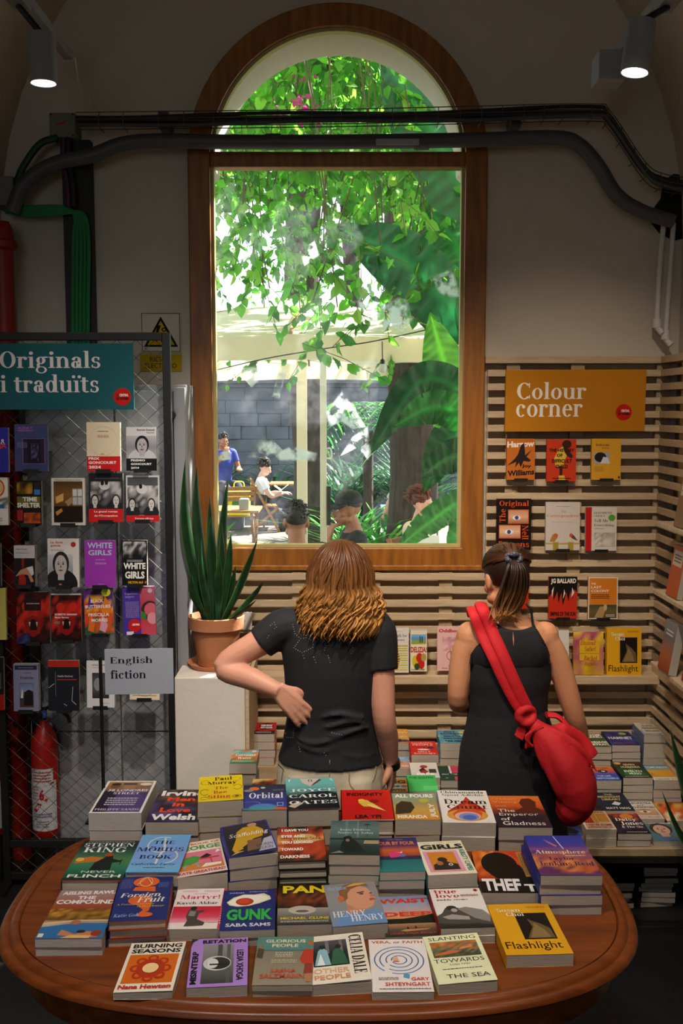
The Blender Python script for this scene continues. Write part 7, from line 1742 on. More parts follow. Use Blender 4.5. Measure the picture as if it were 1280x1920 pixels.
('U8', (830,1542), (930,1544), (814,1482), 2, .833, (.151,.244), '#e9e4e0', [('p',[(.56,.80),(.62,.68),(.72,.58),(.86,.40),(.88,.22),(.74,.08),(.5,.04),(.26,.08),(.12,.2),(.14,.34),(.32,.5),(.46,.62)],'#c83a24'),('e',.5,.22,.39,.18,'#dca040'),('p',[(.54,.58),(.66,.44),(.8,.3),(.74,.12),(.5,.06),(.26,.12),(.22,.26),(.36,.4)],'#d8562e'),('e',.5,.19,.25,.135,'#e8b4a0'),('e',.52,.17,.19,.11,'#7a94dc'),('e',.53,.15,.13,.07,'#4a6ac8'),('t','Chimamanda',.07,.895,.93,.975,'#1a1614','f'),('t','Ngozi Adichie',.08,.795,.92,.87,'#1a1614','f'),('t','Dream',.10,.555,.94,.70,'#1a1614','f'),('t','Count',.14,.40,.92,.53,'#5a1a14','f')],
 'white paperback with a red and blue flame drop', 'flame drop', dict()),
('U9', (934,1551), (1036,1552), (911,1489), 2, .827, Tr, '#2a2028', [('g',0,0,1,1,'#2a222a','#2c232b','#32262c','#7a3420','#c85a22','#d86a2a','#d87830'),('p',[(.2,.46),(.45,.52),(.6,.62),(.56,.76),(.64,.9),(.8,.92),(.9,.8),(.86,.62),(1,.5),(1,.3),(.2,.3)],'#5a281c'),('p',[(0,0),(1,0),(1,.40),(.4,.44),(0,.40)],'#2a222a'),('t','Ocean',.05,.86,.52,.94,'#e8a070','s'),('t','Vuong',.05,.74,.53,.83,'#e8a070','s'),('T',.08,.62,.3,.68,2,'#e0a080'),('t','The',.10,.465,.42,.56,'#e8e2e2','s'),('t','Emperor',.10,.325,.84,.435,'#e8e2e2','s'),('t','of',.10,.205,.28,.295,'#e8e2e2','s'),('t','Gladness',.11,.06,.90,.175,'#e8e2e2','s')],
 'orange and black paperback with a dark bowed head', 'bowed head', dict()),
]
for key, bl, br, tl, n_, zt, (w_, h_), base, ops, lab, short, kw in TB_:
    flat_stack(bl, br, tl, zt, n_, w_, h_, base, ops, lab + ', on the oval table', short, TZ, GT, **kw)
# ------------------------------------------------------------ books shown face out
def upright(x0, x1, yt, yb, Y, base, ops, label, group, t=.016, lean=.06, roll=0.0, **kw):
    """book standing face to the room; x0,x1,yt,yb = where its cover shows"""
    a = at(x0, yb, Y); b = at(x1, yb, Y); c = at(x0, yt, Y); w = b.x - a.x; h = (c.z - a.z)*math.sqrt(1 + lean*lean)
    x = Vector((math.cos(R(roll)), 0, math.sin(R(roll)))); y = Vector((-math.sin(R(roll)), lean, math.cos(R(roll))))
    o = Vector((a.x, Y + t, a.z)) 
    return make_book('book', w, h, t, base, ops, label, group, basis(o, x, y, Vector((0, -1, lean))), **kw)
GR = 'books hung on the mesh rack'
BY = RY - .045
def photo(cs, seed, nx=6, ny=6, a=0, b=0, c=1, d=1): return ('n', a, b, c, d, seed, cs, nx, ny)
GRY = ('#1a1a1c', '#5a5a5e', '#a8a8ac', '#3a3a3e', '#c8c8cc')
TIGER = [photo(('#140808', '#3a0c0a', '#b01c14', '#c8281a', '#3a0a0a', '#120606'), 31, 7, 8), ('e', .3, .72, .14, .09, '#c8281c'), ('e', .72, .72, .14, .09, '#c8281c'), ('p', [(.2,.45),(.5,.55),(.8,.45),(.7,.2),(.5,.12),(.3,.2)], '#8a120e'), ('p', [(.34,.42),(.5,.48),(.66,.42),(.6,.26),(.4,.26)], '#180505'), ('p', [(.36,.42),(.42,.42),(.39,.32)], '#d8c0a8'), ('p', [(.58,.42),(.64,.42),(.61,.32)], '#d8c0a8')]
RK = [
(-46,16,802,886,'#2a2c9a',[('t','&',.78,.62,.92,.74,'#e8dcc8','f'),('t','MARIA',.3,.48,.95,.6,'#c83a34','k',0,.06)],'deep blue paperback cut by the picture edge, highest row of the rack',.02,{}),
(28,90,796,884,'#3c4474',[('t','ALIENS Y',.1,.90,.55,.945,'#b05aa8','b'),('t','ANDROMEDA',.1,.85,.58,.885,'#b05aa8','b'),('r',.24,.16,.92,.70,'#8a5a8a'),('r',.26,.17,.90,.69,'#241c34'),('r',.4,.17,.78,.69,'#171220'),photo(('#171220','#5a4a7a','#2a2244'),3,5,8,.5,.22,.72,.6),('T',.08,.5,.38,.62,5,'#7a80a8')],'dull navy paperback with a pink framed picture, highest row of the rack',.014,{}),
(163,226,792,884,'#e0d2b6',[('r',0,0,1,.305,'#c81c1e'),('t','PRIX',.05,.235,.38,.285,'#f4e8e4','k'),('t','GONCOURT',.05,.15,.88,.205,'#f4e8e4','k'),('t','2024',.05,.055,.42,.115,'#f4e8e4','k'),('ring',.5,.62,.42,.30,.006,0,360,'#cbb890'),('T',.33,.8,.66,.83,1,'#6a5a4a'),('t','HOURIS',.32,.69,.66,.74,'#b06a3a','f'),('T',.42,.34,.55,.37,1,'#8a7a6a')],'cream paperback with a wide red prize band, on the rack',.016,{}),
(237,294,801,883,'#cfcfd4',[('g',0,.28,1,.80,'#a8a8b0','#8a8a94','#b4b4bc'),('face',.52,.58,.44,.34,'#b0aab0','#1a1a1c','#c4c4cc'),('r',0,0,1,.28,'#121214'),('t','Kamel Daoud',.36,.92,.93,.955,'#222','b'),('t','Hurios',.68,.86,.93,.895,'#444','s'),('t','PREMIO',.15,.215,.62,.262,'#eee','k'),('t','GONCOURT',.15,.13,.83,.178,'#eee','k'),('t','2024',.15,.04,.42,.09,'#eee','k')],'black and white paperback with a woman\'s portrait above a black band',.014,{}),
(-42,16,896,985,'#e4e0d8',[('ring',.62,.78,.28,.2,.06,0,360,'#c8582a'),('ring',.62,.78,.2,.14,.05,0,360,'#d8a83a'),('ring',.62,.78,.13,.09,.05,0,360,'#3a7ab8'),photo(('#e0dcd4','#3a6a9a','#c8a83a','#e4e0d8'),5,6,5,.1,.35,1,.6),('T',.2,.08,.8,.16,3,'#555')],'white paperback with coloured rings cut by the picture edge, on the rack',.02,dict(edge='#d89a2a', spine='#d89a2a')),
(31,78,902,985,'#15130f',[photo(('#6a4a12','#b88a24','#3a2a0c'),4,4,3,.04,.7,.66,.97),('r',.72,.82,.96,.96,'#2a2c30'),('r',.72,.68,.96,.8,'#3a7ac8'),('r',.04,.42,.96,.64,'#6a6a22'),('t','TIME',.26,.53,.84,.63,'#f0ece4','k'),('t','SHELTER',.04,.39,.96,.5,'#f0ece4','k'),('r',.04,.1,.26,.34,'#9a2424'),photo(('#c85a1e','#7a2c14','#a8481a'),6,5,3,.3,.04,.96,.28)],'black paperback of coloured tiles with a two line white title, on the rack',.028,{}),
(97,160,897,985,'#d9d4cc',[('g',.07,.06,.93,.93,'#2a1a0c','#4a3014','#7a5424','#4a3216'),('p',[(.12,.6),(.36,.68),(.36,.52),(.14,.46)],'#d8a85a'),('p',[(.4,.5),(.6,.6),(.62,.48),(.5,.4)],'#a8865a'),('r',.62,.42,.92,.78,'#8a8474'),('r',.64,.62,.76,.76,'#c8ccd4'),('r',.79,.62,.91,.76,'#c8ccd4'),('r',.64,.44,.76,.59,'#b4b8c0'),('r',.79,.44,.91,.59,'#b4b8c0'),('r',.07,.06,.93,.4,'#1c120a'),('p',[(.12,.28),(.3,.36),(.34,.3),(.16,.2)],'#c08a3c'),('T',.1,.945,.9,.975,1,'#777')],'white-edged book with a sunlit room and window, on the rack',.014,{}),
(167,231,888,979,'#2a2a2e',[photo(GRY,41,8,7,.05,.3,.95,.92),('e',.46,.76,.16,.1,'#d0d0d4'),('e',.4,.8,.05,.05,'#1a1a1a'),('e',.52,.81,.05,.05,'#222'),('face',.18,.44,.22,.2,'#c8c8c8','#1c1c1e','#222226'),('face',.8,.44,.22,.2,'#d0d0d0','#3a3a3c','#222226'),('r',.05,.84,.95,.97,'#1c1c20'),('T',.2,.86,.9,.93,1,'#4a4a50'),('r',0,0,1,.27,'#c41c1e'),('t','Le grand roman',.16,.185,.84,.235,'#f4ecea','b'),('t',"de l'Occupation",.16,.10,.84,.15,'#f4ecea','b')],'black and white photo paperback with a tall red band in French, on the rack',.016,{}),
(237,299,892,978,'#d4d4d8',[photo(GRY,41,8,7,.04,.14,.96,.78),('g',.04,.78,.96,.96,'#56565c','#4a4a50'),('e',.48,.7,.16,.1,'#d0d0d4'),('e',.44,.76,.05,.05,'#1a1a1a'),('face',.18,.38,.22,.2,'#c8c8c8','#1c1c1e','#222226'),('face',.76,.38,.22,.2,'#d0d0d0','#3a3a3c','#222226'),('r',0,0,1,.135,'#c41c1e'),('t','Tercera edicion',.26,.045,.82,.09,'#f4ecea','f')],'black and white photo paperback with a narrow red band in Spanish, on the rack',.014,{}),
(-46,2,1020,1100,'#2a2622',[('r',.1,.5,.95,.9,'#cfcac4')],'dark paperback almost wholly cut by the picture edge, middle row of the rack',.016,{}),
(27,66,1024,1100,'#c8c4c8',[('r',0,0,1,.69,'#161214'),('p',[(.2,0),(.24,.28),(.42,.34),(.56,.2),(.56,0)],'#a8201c'),('p',[(.36,.69),(.5,.69),(.46,.44),(.38,.44)],'#8a1a18'),('p',[(.05,.24),(.3,.4),(.6,.46),(.8,.3),(.94,.12),(.8,.1),(.66,.28),(.4,.3)],'#c08a6a'),('p',[(.6,.46),(.9,.5),(.95,.3),(.84,.26)],'#d8d4dc'),('t','Annie Ernaux',.1,.90,.66,.935,'#a83a34','f'),('t','La femme gelee',.08,.80,.72,.835,'#555','i')],'narrow paperback with a red chair and folded arms photo, on the rack',.026,{}),
(90,149,1011,1101,'#dedad8',[('t','La dona',.1,.90,.48,.955,'#b82a2a','b'),('t','gelada',.1,.825,.42,.88,'#b82a2a','b'),('t','Annie Ernaux',.1,.75,.52,.785,'#555','s'),('e',.82,.88,.08,.055,'#c0262a'),('g',.02,.1,.8,.68,'#8a8a92','#a4a4ac','#c8c8d0'),('face',.42,.46,.5,.42,'#c0b8b8','#2a2426','#1c1a20'),('e',.4,.055,.05,.02,'#c86a3a')],'white paperback with a long-haired portrait and red title, on the rack',.016,{}),
(159,217,1014,1101,'#9a36b0',[('t','WHITE',.10,.83,.90,.95,'#a8c8d8','b'),('t','GIRLS',.12,.68,.88,.79,'#a8c8d8','b'),('T',.36,.57,.66,.6,1,'#c8a0d8'),('T',.34,.48,.7,.53,2,'#c8a0d8'),('T',.42,.05,.62,.07,1,'#c8a0d8')],'plain magenta paperback with pale blue capitals, on the rack',.016,{}),
(229,276,1014,1098,'#121214',[photo(GRY,9,9,5,.04,.6,.96,.97),('T',.2,.52,.84,.57,2,'#ccc'),('t','WHITE',.06,.36,.94,.50,'#ecebe8','k'),('t','GIRLS',.12,.15,.9,.31,'#ecebe8','k'),('t','HILTON ALS',.24,.04,.84,.095,'#d8a82a','k'),('e',.94,.07,.04,.03,'#c85a2a')],'black paperback with a crowd photo and chunky white title, on the rack',.02,{}),
(-40,12,1104,1200,'#c8c060',[('g',0,0,1,1,'#d4cc70','#c4ba58')],'yellow paperback cut by the picture edge, on the rack',.014,{}),
(32,94,1111,1207,'#1a0808',TIGER+[('r',.24,.64,.74,.86,'#2a0c0c'),('T',.3,.75,.7,.8,1,'#c8a0a0'),photo(('#3a4a8a','#2a1a4a','#8a1a1a'),2,3,3,0,0,.4,.2)],'black and red roaring tiger paperback without a white title, on the rack',.014,{}),
(97,153,1114,1203,'#160606',TIGER+[('p',[(0,.97),(1,.97),(1,1),(0,1)],'#c8c4c4'),('t','ROBERTO SAVIANO',.12,.545,.86,.585,'#efe9e6','b'),('t','Bacio feroce',.12,.485,.58,.525,'#efe9e6','b'),('r',.1,.37,.28,.42,'#777')],'black and red roaring tiger paperback with a white Italian title, on the rack',.012,{}),
(160,214,1106,1191,'#1c1814',[photo(('#2a5a3a','#d85a24','#c8342a','#e0a02a','#5a2a7a','#241c2a'),19,7,9),('p',[(.1,.1),(.2,.5),(.34,.3),(.3,.05)],'#e06a24'),('p',[(.5,.1),(.62,.46),(.8,.2),(.7,.04)],'#d89ab0'),('p',[(.6,.5),(.74,.84),(.94,.6),(.84,.4)],'#e07a22'),('p',[(.1,.55),(.2,.86),(.36,.62)],'#5a2a8a'),('e',.78,.92,.16,.09,'#c8d42a'),('t','BLACK',.24,.70,.68,.77,'#f0ebe4','b'),('t','BUTTERFLIES',.04,.58,.92,.65,'#f0ebe4','b'),('t','PRISCILLA',.14,.40,.86,.47,'#f0ebe4','b'),('t','MORRIS',.24,.28,.80,.35,'#f0ebe4','b')],'paperback of many coloured painted wings with white capitals, on the rack',.016,dict(roll=2)),
(233,293,1102,1192,'#47319a',[('g',.54,0,1,1,'#c84a60','#a83040','#b85a70'),('e',.84,.5,.28,.2,'#3a2420'),('e',.86,.52,.2,.14,'#c85a6a'),('e',.9,.34,.16,.12,'#d88a9a'),('p',[(.54,.36),(.7,.3),(.72,.44),(.56,.5)],'#3a7a34'),('e',.86,.91,.07,.045,'#b8b4c8'),('t','Papallones',.08,.83,.5,.885,'#a89ac8','f'),('t','negres',.08,.76,.36,.81,'#a89ac8','f'),('T',.08,.36,.5,.7,14,'#9a8ac8'),('e',.34,.2,.2,.14,'#c01c20'),('t','CENTRAL',.26,.2,.5,.24,'#eee','k'),('r',.08,.01,.3,.08,'#d8d4e0')],'violet and pink paperback with a round red sticker, on the rack',.014,dict(roll=2)),
(-40,8,1234,1332,'#1a1818',[('r',0,0,1,.3,'#a81c1c'),('r',.3,.4,.9,.7,'#5a5450')],'black and red paperback cut by the picture edge, lowest row of the rack',.014,{}),
(26,73,1247,1334,'#8488a8',[('r',.06,.88,.94,.97,'#24263a'),('T',.2,.905,.8,.94,1,'#8488a8'),('r',.24,.08,.80,.60,'#5a4a4a'),('g',.25,.09,.79,.59,'#5a3a24','#3a3a4a','#8a94b8','#6a7ab0'),('p',[(.4,.12),(.42,.4),(.6,.46),(.78,.42),(.78,.12)],'#1a1818'),('p',[(.28,.28),(.36,.5),(.38,.28)],'#e8e4e4'),('T',.4,.8,.7,.83,1,'#444a6a'),('t','Proleterka',.28,.69,.80,.745,'#2a2c44','f')],'grey-lavender paperback with a small ship picture, lowest row of the rack',.028,{}),
(91,149,1240,1333,'#191c24',[('r',0,.87,1,1,'#b02420'),('t','Natalia Ginzburg',.3,.66,.80,.71,'#c8c8d0','f'),('T',.3,.6,.92,.64,1,'#b83a34'),('l',[(.24,.78),(.24,.3)],.008,'#9a9aa0'),('l',[(.02,.46),(.2,.54)],.012,'#c8c8d0'),('l',[(.8,.48),(.76,.2),(.9,.12)],.014,'#b8b8c0'),('l',[(.5,.14),(.6,.1)],.012,'#b8b8c0')],'black paperback with a red top band and thin white twigs, on the rack',.016,{}),
(163,215,1241,1327,'#d6d4da',[('t','NATALIA GINZBURG',.2,.90,.7,.93,'#222','b'),('T',.22,.85,.5,.87,1,'#a83a34'),('g',.2,.2,.8,.75,'#2a2a2c','#55555a','#3a3a3e'),('e',.4,.5,.14,.14,'#8a8a8e'),('T',.5,.08,.8,.1,1,'#888')],'white paperback with a grey photo half behind the card sign, on the rack',.014,{}),
(243,299,1236,1312,'#e0d2b6',[('ring',.5,.5,.45,.42,.012,0,360,'#a89878'),('r',.1,.1,.9,.115,'#8a7a6a')],'cream paperback mostly hidden by the grey card sign, on the rack',.014,dict(roll=-1)),
]
rack = bpy.data.objects['display_rack']
for x0, x1, yt, yb, base, ops, lab, t_, kw in RK:
    roll = kw.pop('roll', 0)
    upright(x0, x1, yt, yb, BY, base, ops, lab, GR, t_, .05, roll, **kw)
    a, b = at(x0, yb, BY), at(x1, yb, BY); xm = (a.x + b.x)/2
    mb = MB(); mb.box(xm - .03, BY - .012, a.z - .006, xm + .03, RY - .004, a.z - .0025); mb.box(xm - .03, BY - .012, a.z - .0025, xm + .03, BY - .010, a.z + .010); mb.build('book_ledge', BLACK, rack)
# --- slatted corner
GW = 'books on the slatted wall'
WY_ = SY - .034
WB = [
(949,1002,823,900,'#c06a22',[('t','Harrow',.02,.78,.98,.93,'#ece4d8','k',0,.03),('p',[(.4,.62),(.5,.84),(.62,.9),(.66,.6),(.9,.74),(.94,.78),(.7,.56),(.86,.48),(.8,.44),(.6,.46),(.5,.3),(.44,.42),(.3,.3),(.34,.44),(.02,.34),(.3,.52)],'#2a1d1c'),('t','Joy',.54,.28,.88,.38,'#20161a','k'),('t','Williams',.04,.08,.98,.22,'#20161a','k',0,.05)],'burnt orange paperback with a leaping dark animal on the slats'),
(1024,1079,824,903,'#c63a1c',[('p',[(.3,.36),(.26,.56),(.42,.78),(.6,.84),(.72,.7),(.62,.5),(.56,.36)],'#d8b43a'),('e',.68,.88,.16,.1,'#3a2018'),('p',[(.56,.82),(.7,.8),(.9,.6),(.84,.54),(.7,.6),(.6,.7)],'#3a2018'),('r',.44,.1,.54,.36,'#3a2018'),('p',[(.4,.02),(.66,.02),(.6,.14),(.42,.14)],'#d8b43a'),('t','THE HISTORY',.08,.70,.94,.78,'#251410','k'),('t','OF',.34,.58,.54,.66,'#251410','k'),('t','DIFFICULT',.18,.44,.86,.53,'#251410','k'),('t','CHILD',.3,.31,.72,.40,'#251410','k'),('T',.2,.05,.84,.1,1,'#251410')],'scarlet paperback with a girl in a yellow dress on the slats'),
(1108,1163,823,900,'#d9a02c',[('t','Deborah',.14,.82,.60,.88,'#2a2018','f'),('t','Levy',.36,.74,.6,.80,'#2a2018','f'),('r',.07,.39,.62,.67,'#a8a4a8'),('e',.3,.55,.2,.12,'#221e20'),('p',[(.3,.4),(.4,.56),(.56,.54),(.62,.42),(.62,.39)],'#d8d4d8'),('T',.1,.2,.4,.33,5,'#a87a24'),('e',.94,.06,.035,.03,'#3a2a2a')],'amber paperback with a small black and white photo on the slats'),
(930,995,936,1031,'#17120f',[('t','Original',.08,.83,.93,.965,'#d8501c','f'),('t','The',.08,.54,.26,.80,'#d8501c','f',90),('r',.33,.51,.93,.79,'#c8501e'),('g',.35,.525,.91,.775,'#a86a4c','#d8a888','#c09070'),('e',.58,.63,.12,.045,'#e8e0e0'),('e',.58,.63,.055,.04,'#3a4a78'),('r',.07,.22,.70,.49,'#c8501e'),('g',.09,.235,.68,.475,'#b87a5a','#e0b494','#c89a7a'),('e',.36,.35,.13,.045,'#e8e0e0'),('e',.36,.35,.055,.04,'#3a4a78'),('t','Nell',.74,.20,.92,.48,'#d8501c','f',-90),('t','Stevens',.06,.05,.94,.17,'#d8501c','f')],'black and orange paperback with two framed eyes on the slats'),
(1022,1086,942,1032,'#c9c0b8',[('t','The',.44,.78,.6,.83,'#c87a5a','f'),('t','Correspondent',.04,.67,.97,.75,'#c8785a','f'),('T',.18,.57,.8,.6,1,'#b8a89a'),('T',.3,.9,.72,.92,1,'#888'),('r',0,.125,1,.155,'#b89a44'),('r',.22,0,.38,.17,'#a08a3a'),('r',.66,0,.82,.17,'#a08a3a'),('p',[(.12,.18),(.2,.32),(.3,.36),(.36,.28),(.26,.18)],'#a87a3a'),('e',.31,.31,.05,.035,'#c8502a'),('p',[(.94,.2),(.8,.24),(.7,.3),(.74,.36),(.84,.3)],'#5a4a34'),('e',.74,.31,.045,.035,'#c8502a')],'stone coloured paperback with two robins on posts, on the slats'),
(1097,1155,952,1033,'#d4ccc2',[('r',0,0,.19,1,'#b81a1c'),('t','ELIZABETH',.26,.85,.84,.895,'#4a3f3a','f'),('t','STROUT',.26,.78,.62,.82,'#4a3f3a','f'),('t','Tell Me',.27,.66,.72,.73,'#4a5a5a','f'),('t','Everything',.27,.55,.92,.62,'#4a5a5a','f'),('e',.84,.76,.11,.075,'#5a9a34'),('T',.28,.5,.6,.525,1,'#8a7a6a'),photo(('#cac2b8','#b0a8a2','#c8c0b6'),8,8,5,.28,.1,.95,.42)],'white paperback with a red spine strip and green sticker, on the slats'),
(1028,1081,1082,1160,'#bd2f1b',[('p',[(0,1),(1,1),(1,.62),(.9,.7),(.84,.46),(.76,.66),(.7,.40),(.62,.62),(.5,.30),(.44,.62),(.34,.36),(.3,.64),(.16,.42),(.16,.68),(0,.5)],'#17110f'),('p',[(.1,.66),(.18,.76),(.12,.5)],'#d8d0c8'),('p',[(.5,.46),(.54,.7),(.58,.6)],'#d8d0c8'),('p',[(.8,.5),(.82,.74),(.9,.62)],'#d8d0c8'),('t','JG BALLARD',.07,.81,.96,.955,'#e2dcd4','k'),('t','EMPIRE OF THE SUN',.06,.06,.95,.16,'#17110f','k')],'vermilion paperback with black jagged burst, on the slats'),
(1102,1157,1083,1161,'#d07a24',[('r',0,0,1,.025,'#e4ded2'),('r',0,.975,1,1,'#e4ded2'),('r',0,0,.03,1,'#e4ded2'),('r',.97,0,1,1,'#e4ded2'),('t','THE',.09,.82,.25,.865,'#ece4d6','b'),('t','LAST',.09,.73,.44,.79,'#ece4d6','b'),('t','COLONY',.09,.64,.70,.70,'#ece4d6','b'),('T',.09,.48,.72,.6,3,'#4a2a10'),('g',.03,.025,.97,.34,'#5a4a2c','#6a5a34','#3a4a34'),('p',[(.2,.03),(.5,.03),(.62,.3),(.4,.3)],'#a88a5a'),('e',.58,.28,.06,.08,'#c8a070'),('T',.6,.05,.9,.12,2,'#e0d8c8')],'orange paperback with white border and a sepia beach photo, on the slats'),
(930,990,1058,1142,'#b82818',[('r',.1,.6,.9,.9,'#e0d8cc')],'red paperback almost hidden behind the ponytail, on the slats'),
]
for i, (x0, x1, yt, yb, base, ops, lab) in enumerate(WB):
    upright(x0, x1, yt, yb, WY_, base, ops, lab, GW, .018 if i not in (6, 7) else .02, .045)
    a, b = at(x0, yb, WY_), at(x1, yb, WY_); xm = (a.x + b.x)/2
    t = thing('book_bracket', ('small black bracket holding up the ' + lab.split(' on the slats')[0].split(', on')[0].split(' with ')[0].split(' almost')[0] + ' on the slatted wall'), 'bracket', (xm, SY, a.z), 'book brackets on the slats')
    if i == 3: t['label'] = 'small black bracket holding up the black paperback with framed eyes'
    if i == 4: t['label'] = 'small black bracket holding up the stone coloured paperback with robins'
    if i == 5: t['label'] = 'small black bracket holding up the white paperback with red spine strip'
    if i == 8: t['label'] = 'small black bracket under the red paperback behind the ponytail'
    mb = MB(); mb.box(xm - .03, WY_ - .012, a.z - .005, xm + .03, SY - .001, a.z - .002); mb.box(xm - .03, WY_ - .012, a.z - .002, xm + .03, WY_ - .010, a.z + .008); mb.build('plate', BLACK, t)
# --- wall shelf
FLASH = [q for q in TB_ if q[0] == 'F7'][0][8]
GS = 'books standing on the wall shelf'
LF = lambda x0, x1, yt, yb, *a_, **k_: upright(x0, x1, yt, yb, SHY + .012, *a_, **k_)
LF(1075,1131,1187,1266,'#d3a923',[photo(('#c8a024','#b87a5a','#b0506a','#d8b030'),23,5,5,0,0,1,1),('r',.2,.34,.86,.80,'#d3a923'),('t','Binstead',.22,.69,.74,.80,'#a83a2c','i'),("t",'Safari',.36,.55,.74,.66,'#a83a2c','i'),('l',[(.2,.50),(.86,.50)],.008,'#a83a2c'),('t','Rachel',.34,.34,.78,.45,'#a83a2c','i'),('t','Ingalls',.36,.19,.78,.31,'#a83a2c','i')],'yellow paperback with rosy hands and slanted red script, on the wall shelf',GS,t=.014,lean=.10)
LF(1137,1202,1180,1270,'#dca21a',FLASH,'ochre paperback with a dark night-road photo, standing on the wall shelf',GS,t=.03,lean=.10,edge='#dca21a')
LF(1046,1066,1184,1266,'#cfcac2',[],'pale book glimpsed between the bare arm and the yellow paperback',GS,t=.016,lean=.08)
LF(722,766,1180,1262,'#d6cfca',[('T',.2,.92,.7,.94,1,'#888'),('t','A Wreath for',.08,.80,.92,.87,'#4a4648','f'),('t','the Enemy',.14,.70,.84,.77,'#4a4648','f')]+[('r',.06,.05+i*.055,.95,.075+i*.055,('#c8b43a','#c8d05a')[i % 2]) for i in range(11)]+[('r',.4,.08+i*.055,.62-.02*abs(i-4),.105+i*.055,'#a83a2c') for i in range(10)],'white paperback with yellow stripes and red dashes, on the wall shelf',GS,t=.026,lean=.07)
LF(769,800,1184,1260,'#dcd2b8',[('g',.05,.66,.95,.9,'#b8b03a','#5a8ab8','#7ab0dc'),('p',[(.05,.72),(.4,.76),(.95,.74),(.95,.68),(.05,.66)],'#8a9a34'),('r',.56,.7,.62,.86,'#24402a'),('r',.68,.7,.74,.85,'#24402a'),('t','DELIZIA!',.02,.46,.98,.6,'#b03a24','k'),('e',.3,.25,.2,.14,'#c8b42a'),('e',.55,.33,.2,.12,'#b8281e'),('e',.66,.18,.2,.12,'#b8281e'),('e',.8,.34,.16,.1,'#a8904a'),('e',.4,.12,.16,.08,'#2c4a24'),('t','JOHN DICKIE',.06,.02,.85,.06,'#333','b')],'cookery paperback with tomatoes and a painted landscape, on the wall shelf',GS,t=.04,lean=.07)
LF(819,868,1176,1258,'#dcb0ac',[('t','Oddbody',.06,.84,.98,.94,'#b82c30','k'),photo(('#dcb0ac','#c88a94','#d0a0a4'),13,5,5,.2,.4,.9,.76),('ring',.5,.34,.14,.1,.02,0,360,'#a83a3c'),('l',[(.7,.74),(.8,.66),(.72,.6)],.015,'#a83a3c'),('l',[(.5,.5),(.55,.2),(.44,.1)],.02,'#a83a3c'),('t','Rose Keating',.2,.03,.8,.08,'#7a2a2c','f')],'pink paperback with red blackletter and scribbles, on the wall shelf',GS,t=.014,lean=.07)
# --- books on the side wall ledges
GL = 'books on the side ledges'
sb = [(0, 3.98, '#8a6a4a', .07, 'brown book on the highest side ledge, farther from the camera'), (0, 3.80, '#b08a5a', .05, 'tan book on the highest side ledge, nearer the camera'),
      (1, 4.05, '#b8582c', .07, 'orange book on the middle side ledge, farther from the camera'), (1, 3.88, '#2a2a2c', .05, 'black book with pale page edges on the middle side ledge'),
      (2, 4.06, '#6a6460', .08, 'grey and red book with thick pale pages on the lowest side ledge'), (2, 3.86, '#3a4a6a', .05, 'blue book on the lowest side ledge, nearer the camera')]
for i, y, base, off, lab in sb:
    z = side_ledges[i]; t_ = .034 if i == 2 else .024; ln = .16
    o = Vector((X_R - off - .0 , y, z + .001)); w_ = .135
    M_ = basis(o, (0, -1, 0), (ln, 0, 1), (-1, 0, ln))
    ops = [('r', .1, .6, .9, .9, '#c8b8a0'), ('T', .2, .66, .8, .84, 3, '#333')] if i != 2 else [('g', 0, 0, 1, 1, '#8a2c1c', '#a85a3a', '#6a6a6a', '#8a8a88'), ('T', .2, .7, .8, .84, 2, '#ddd')]
    make_book('book', w_, .205, t_, base, ops, lab, GL, M_)

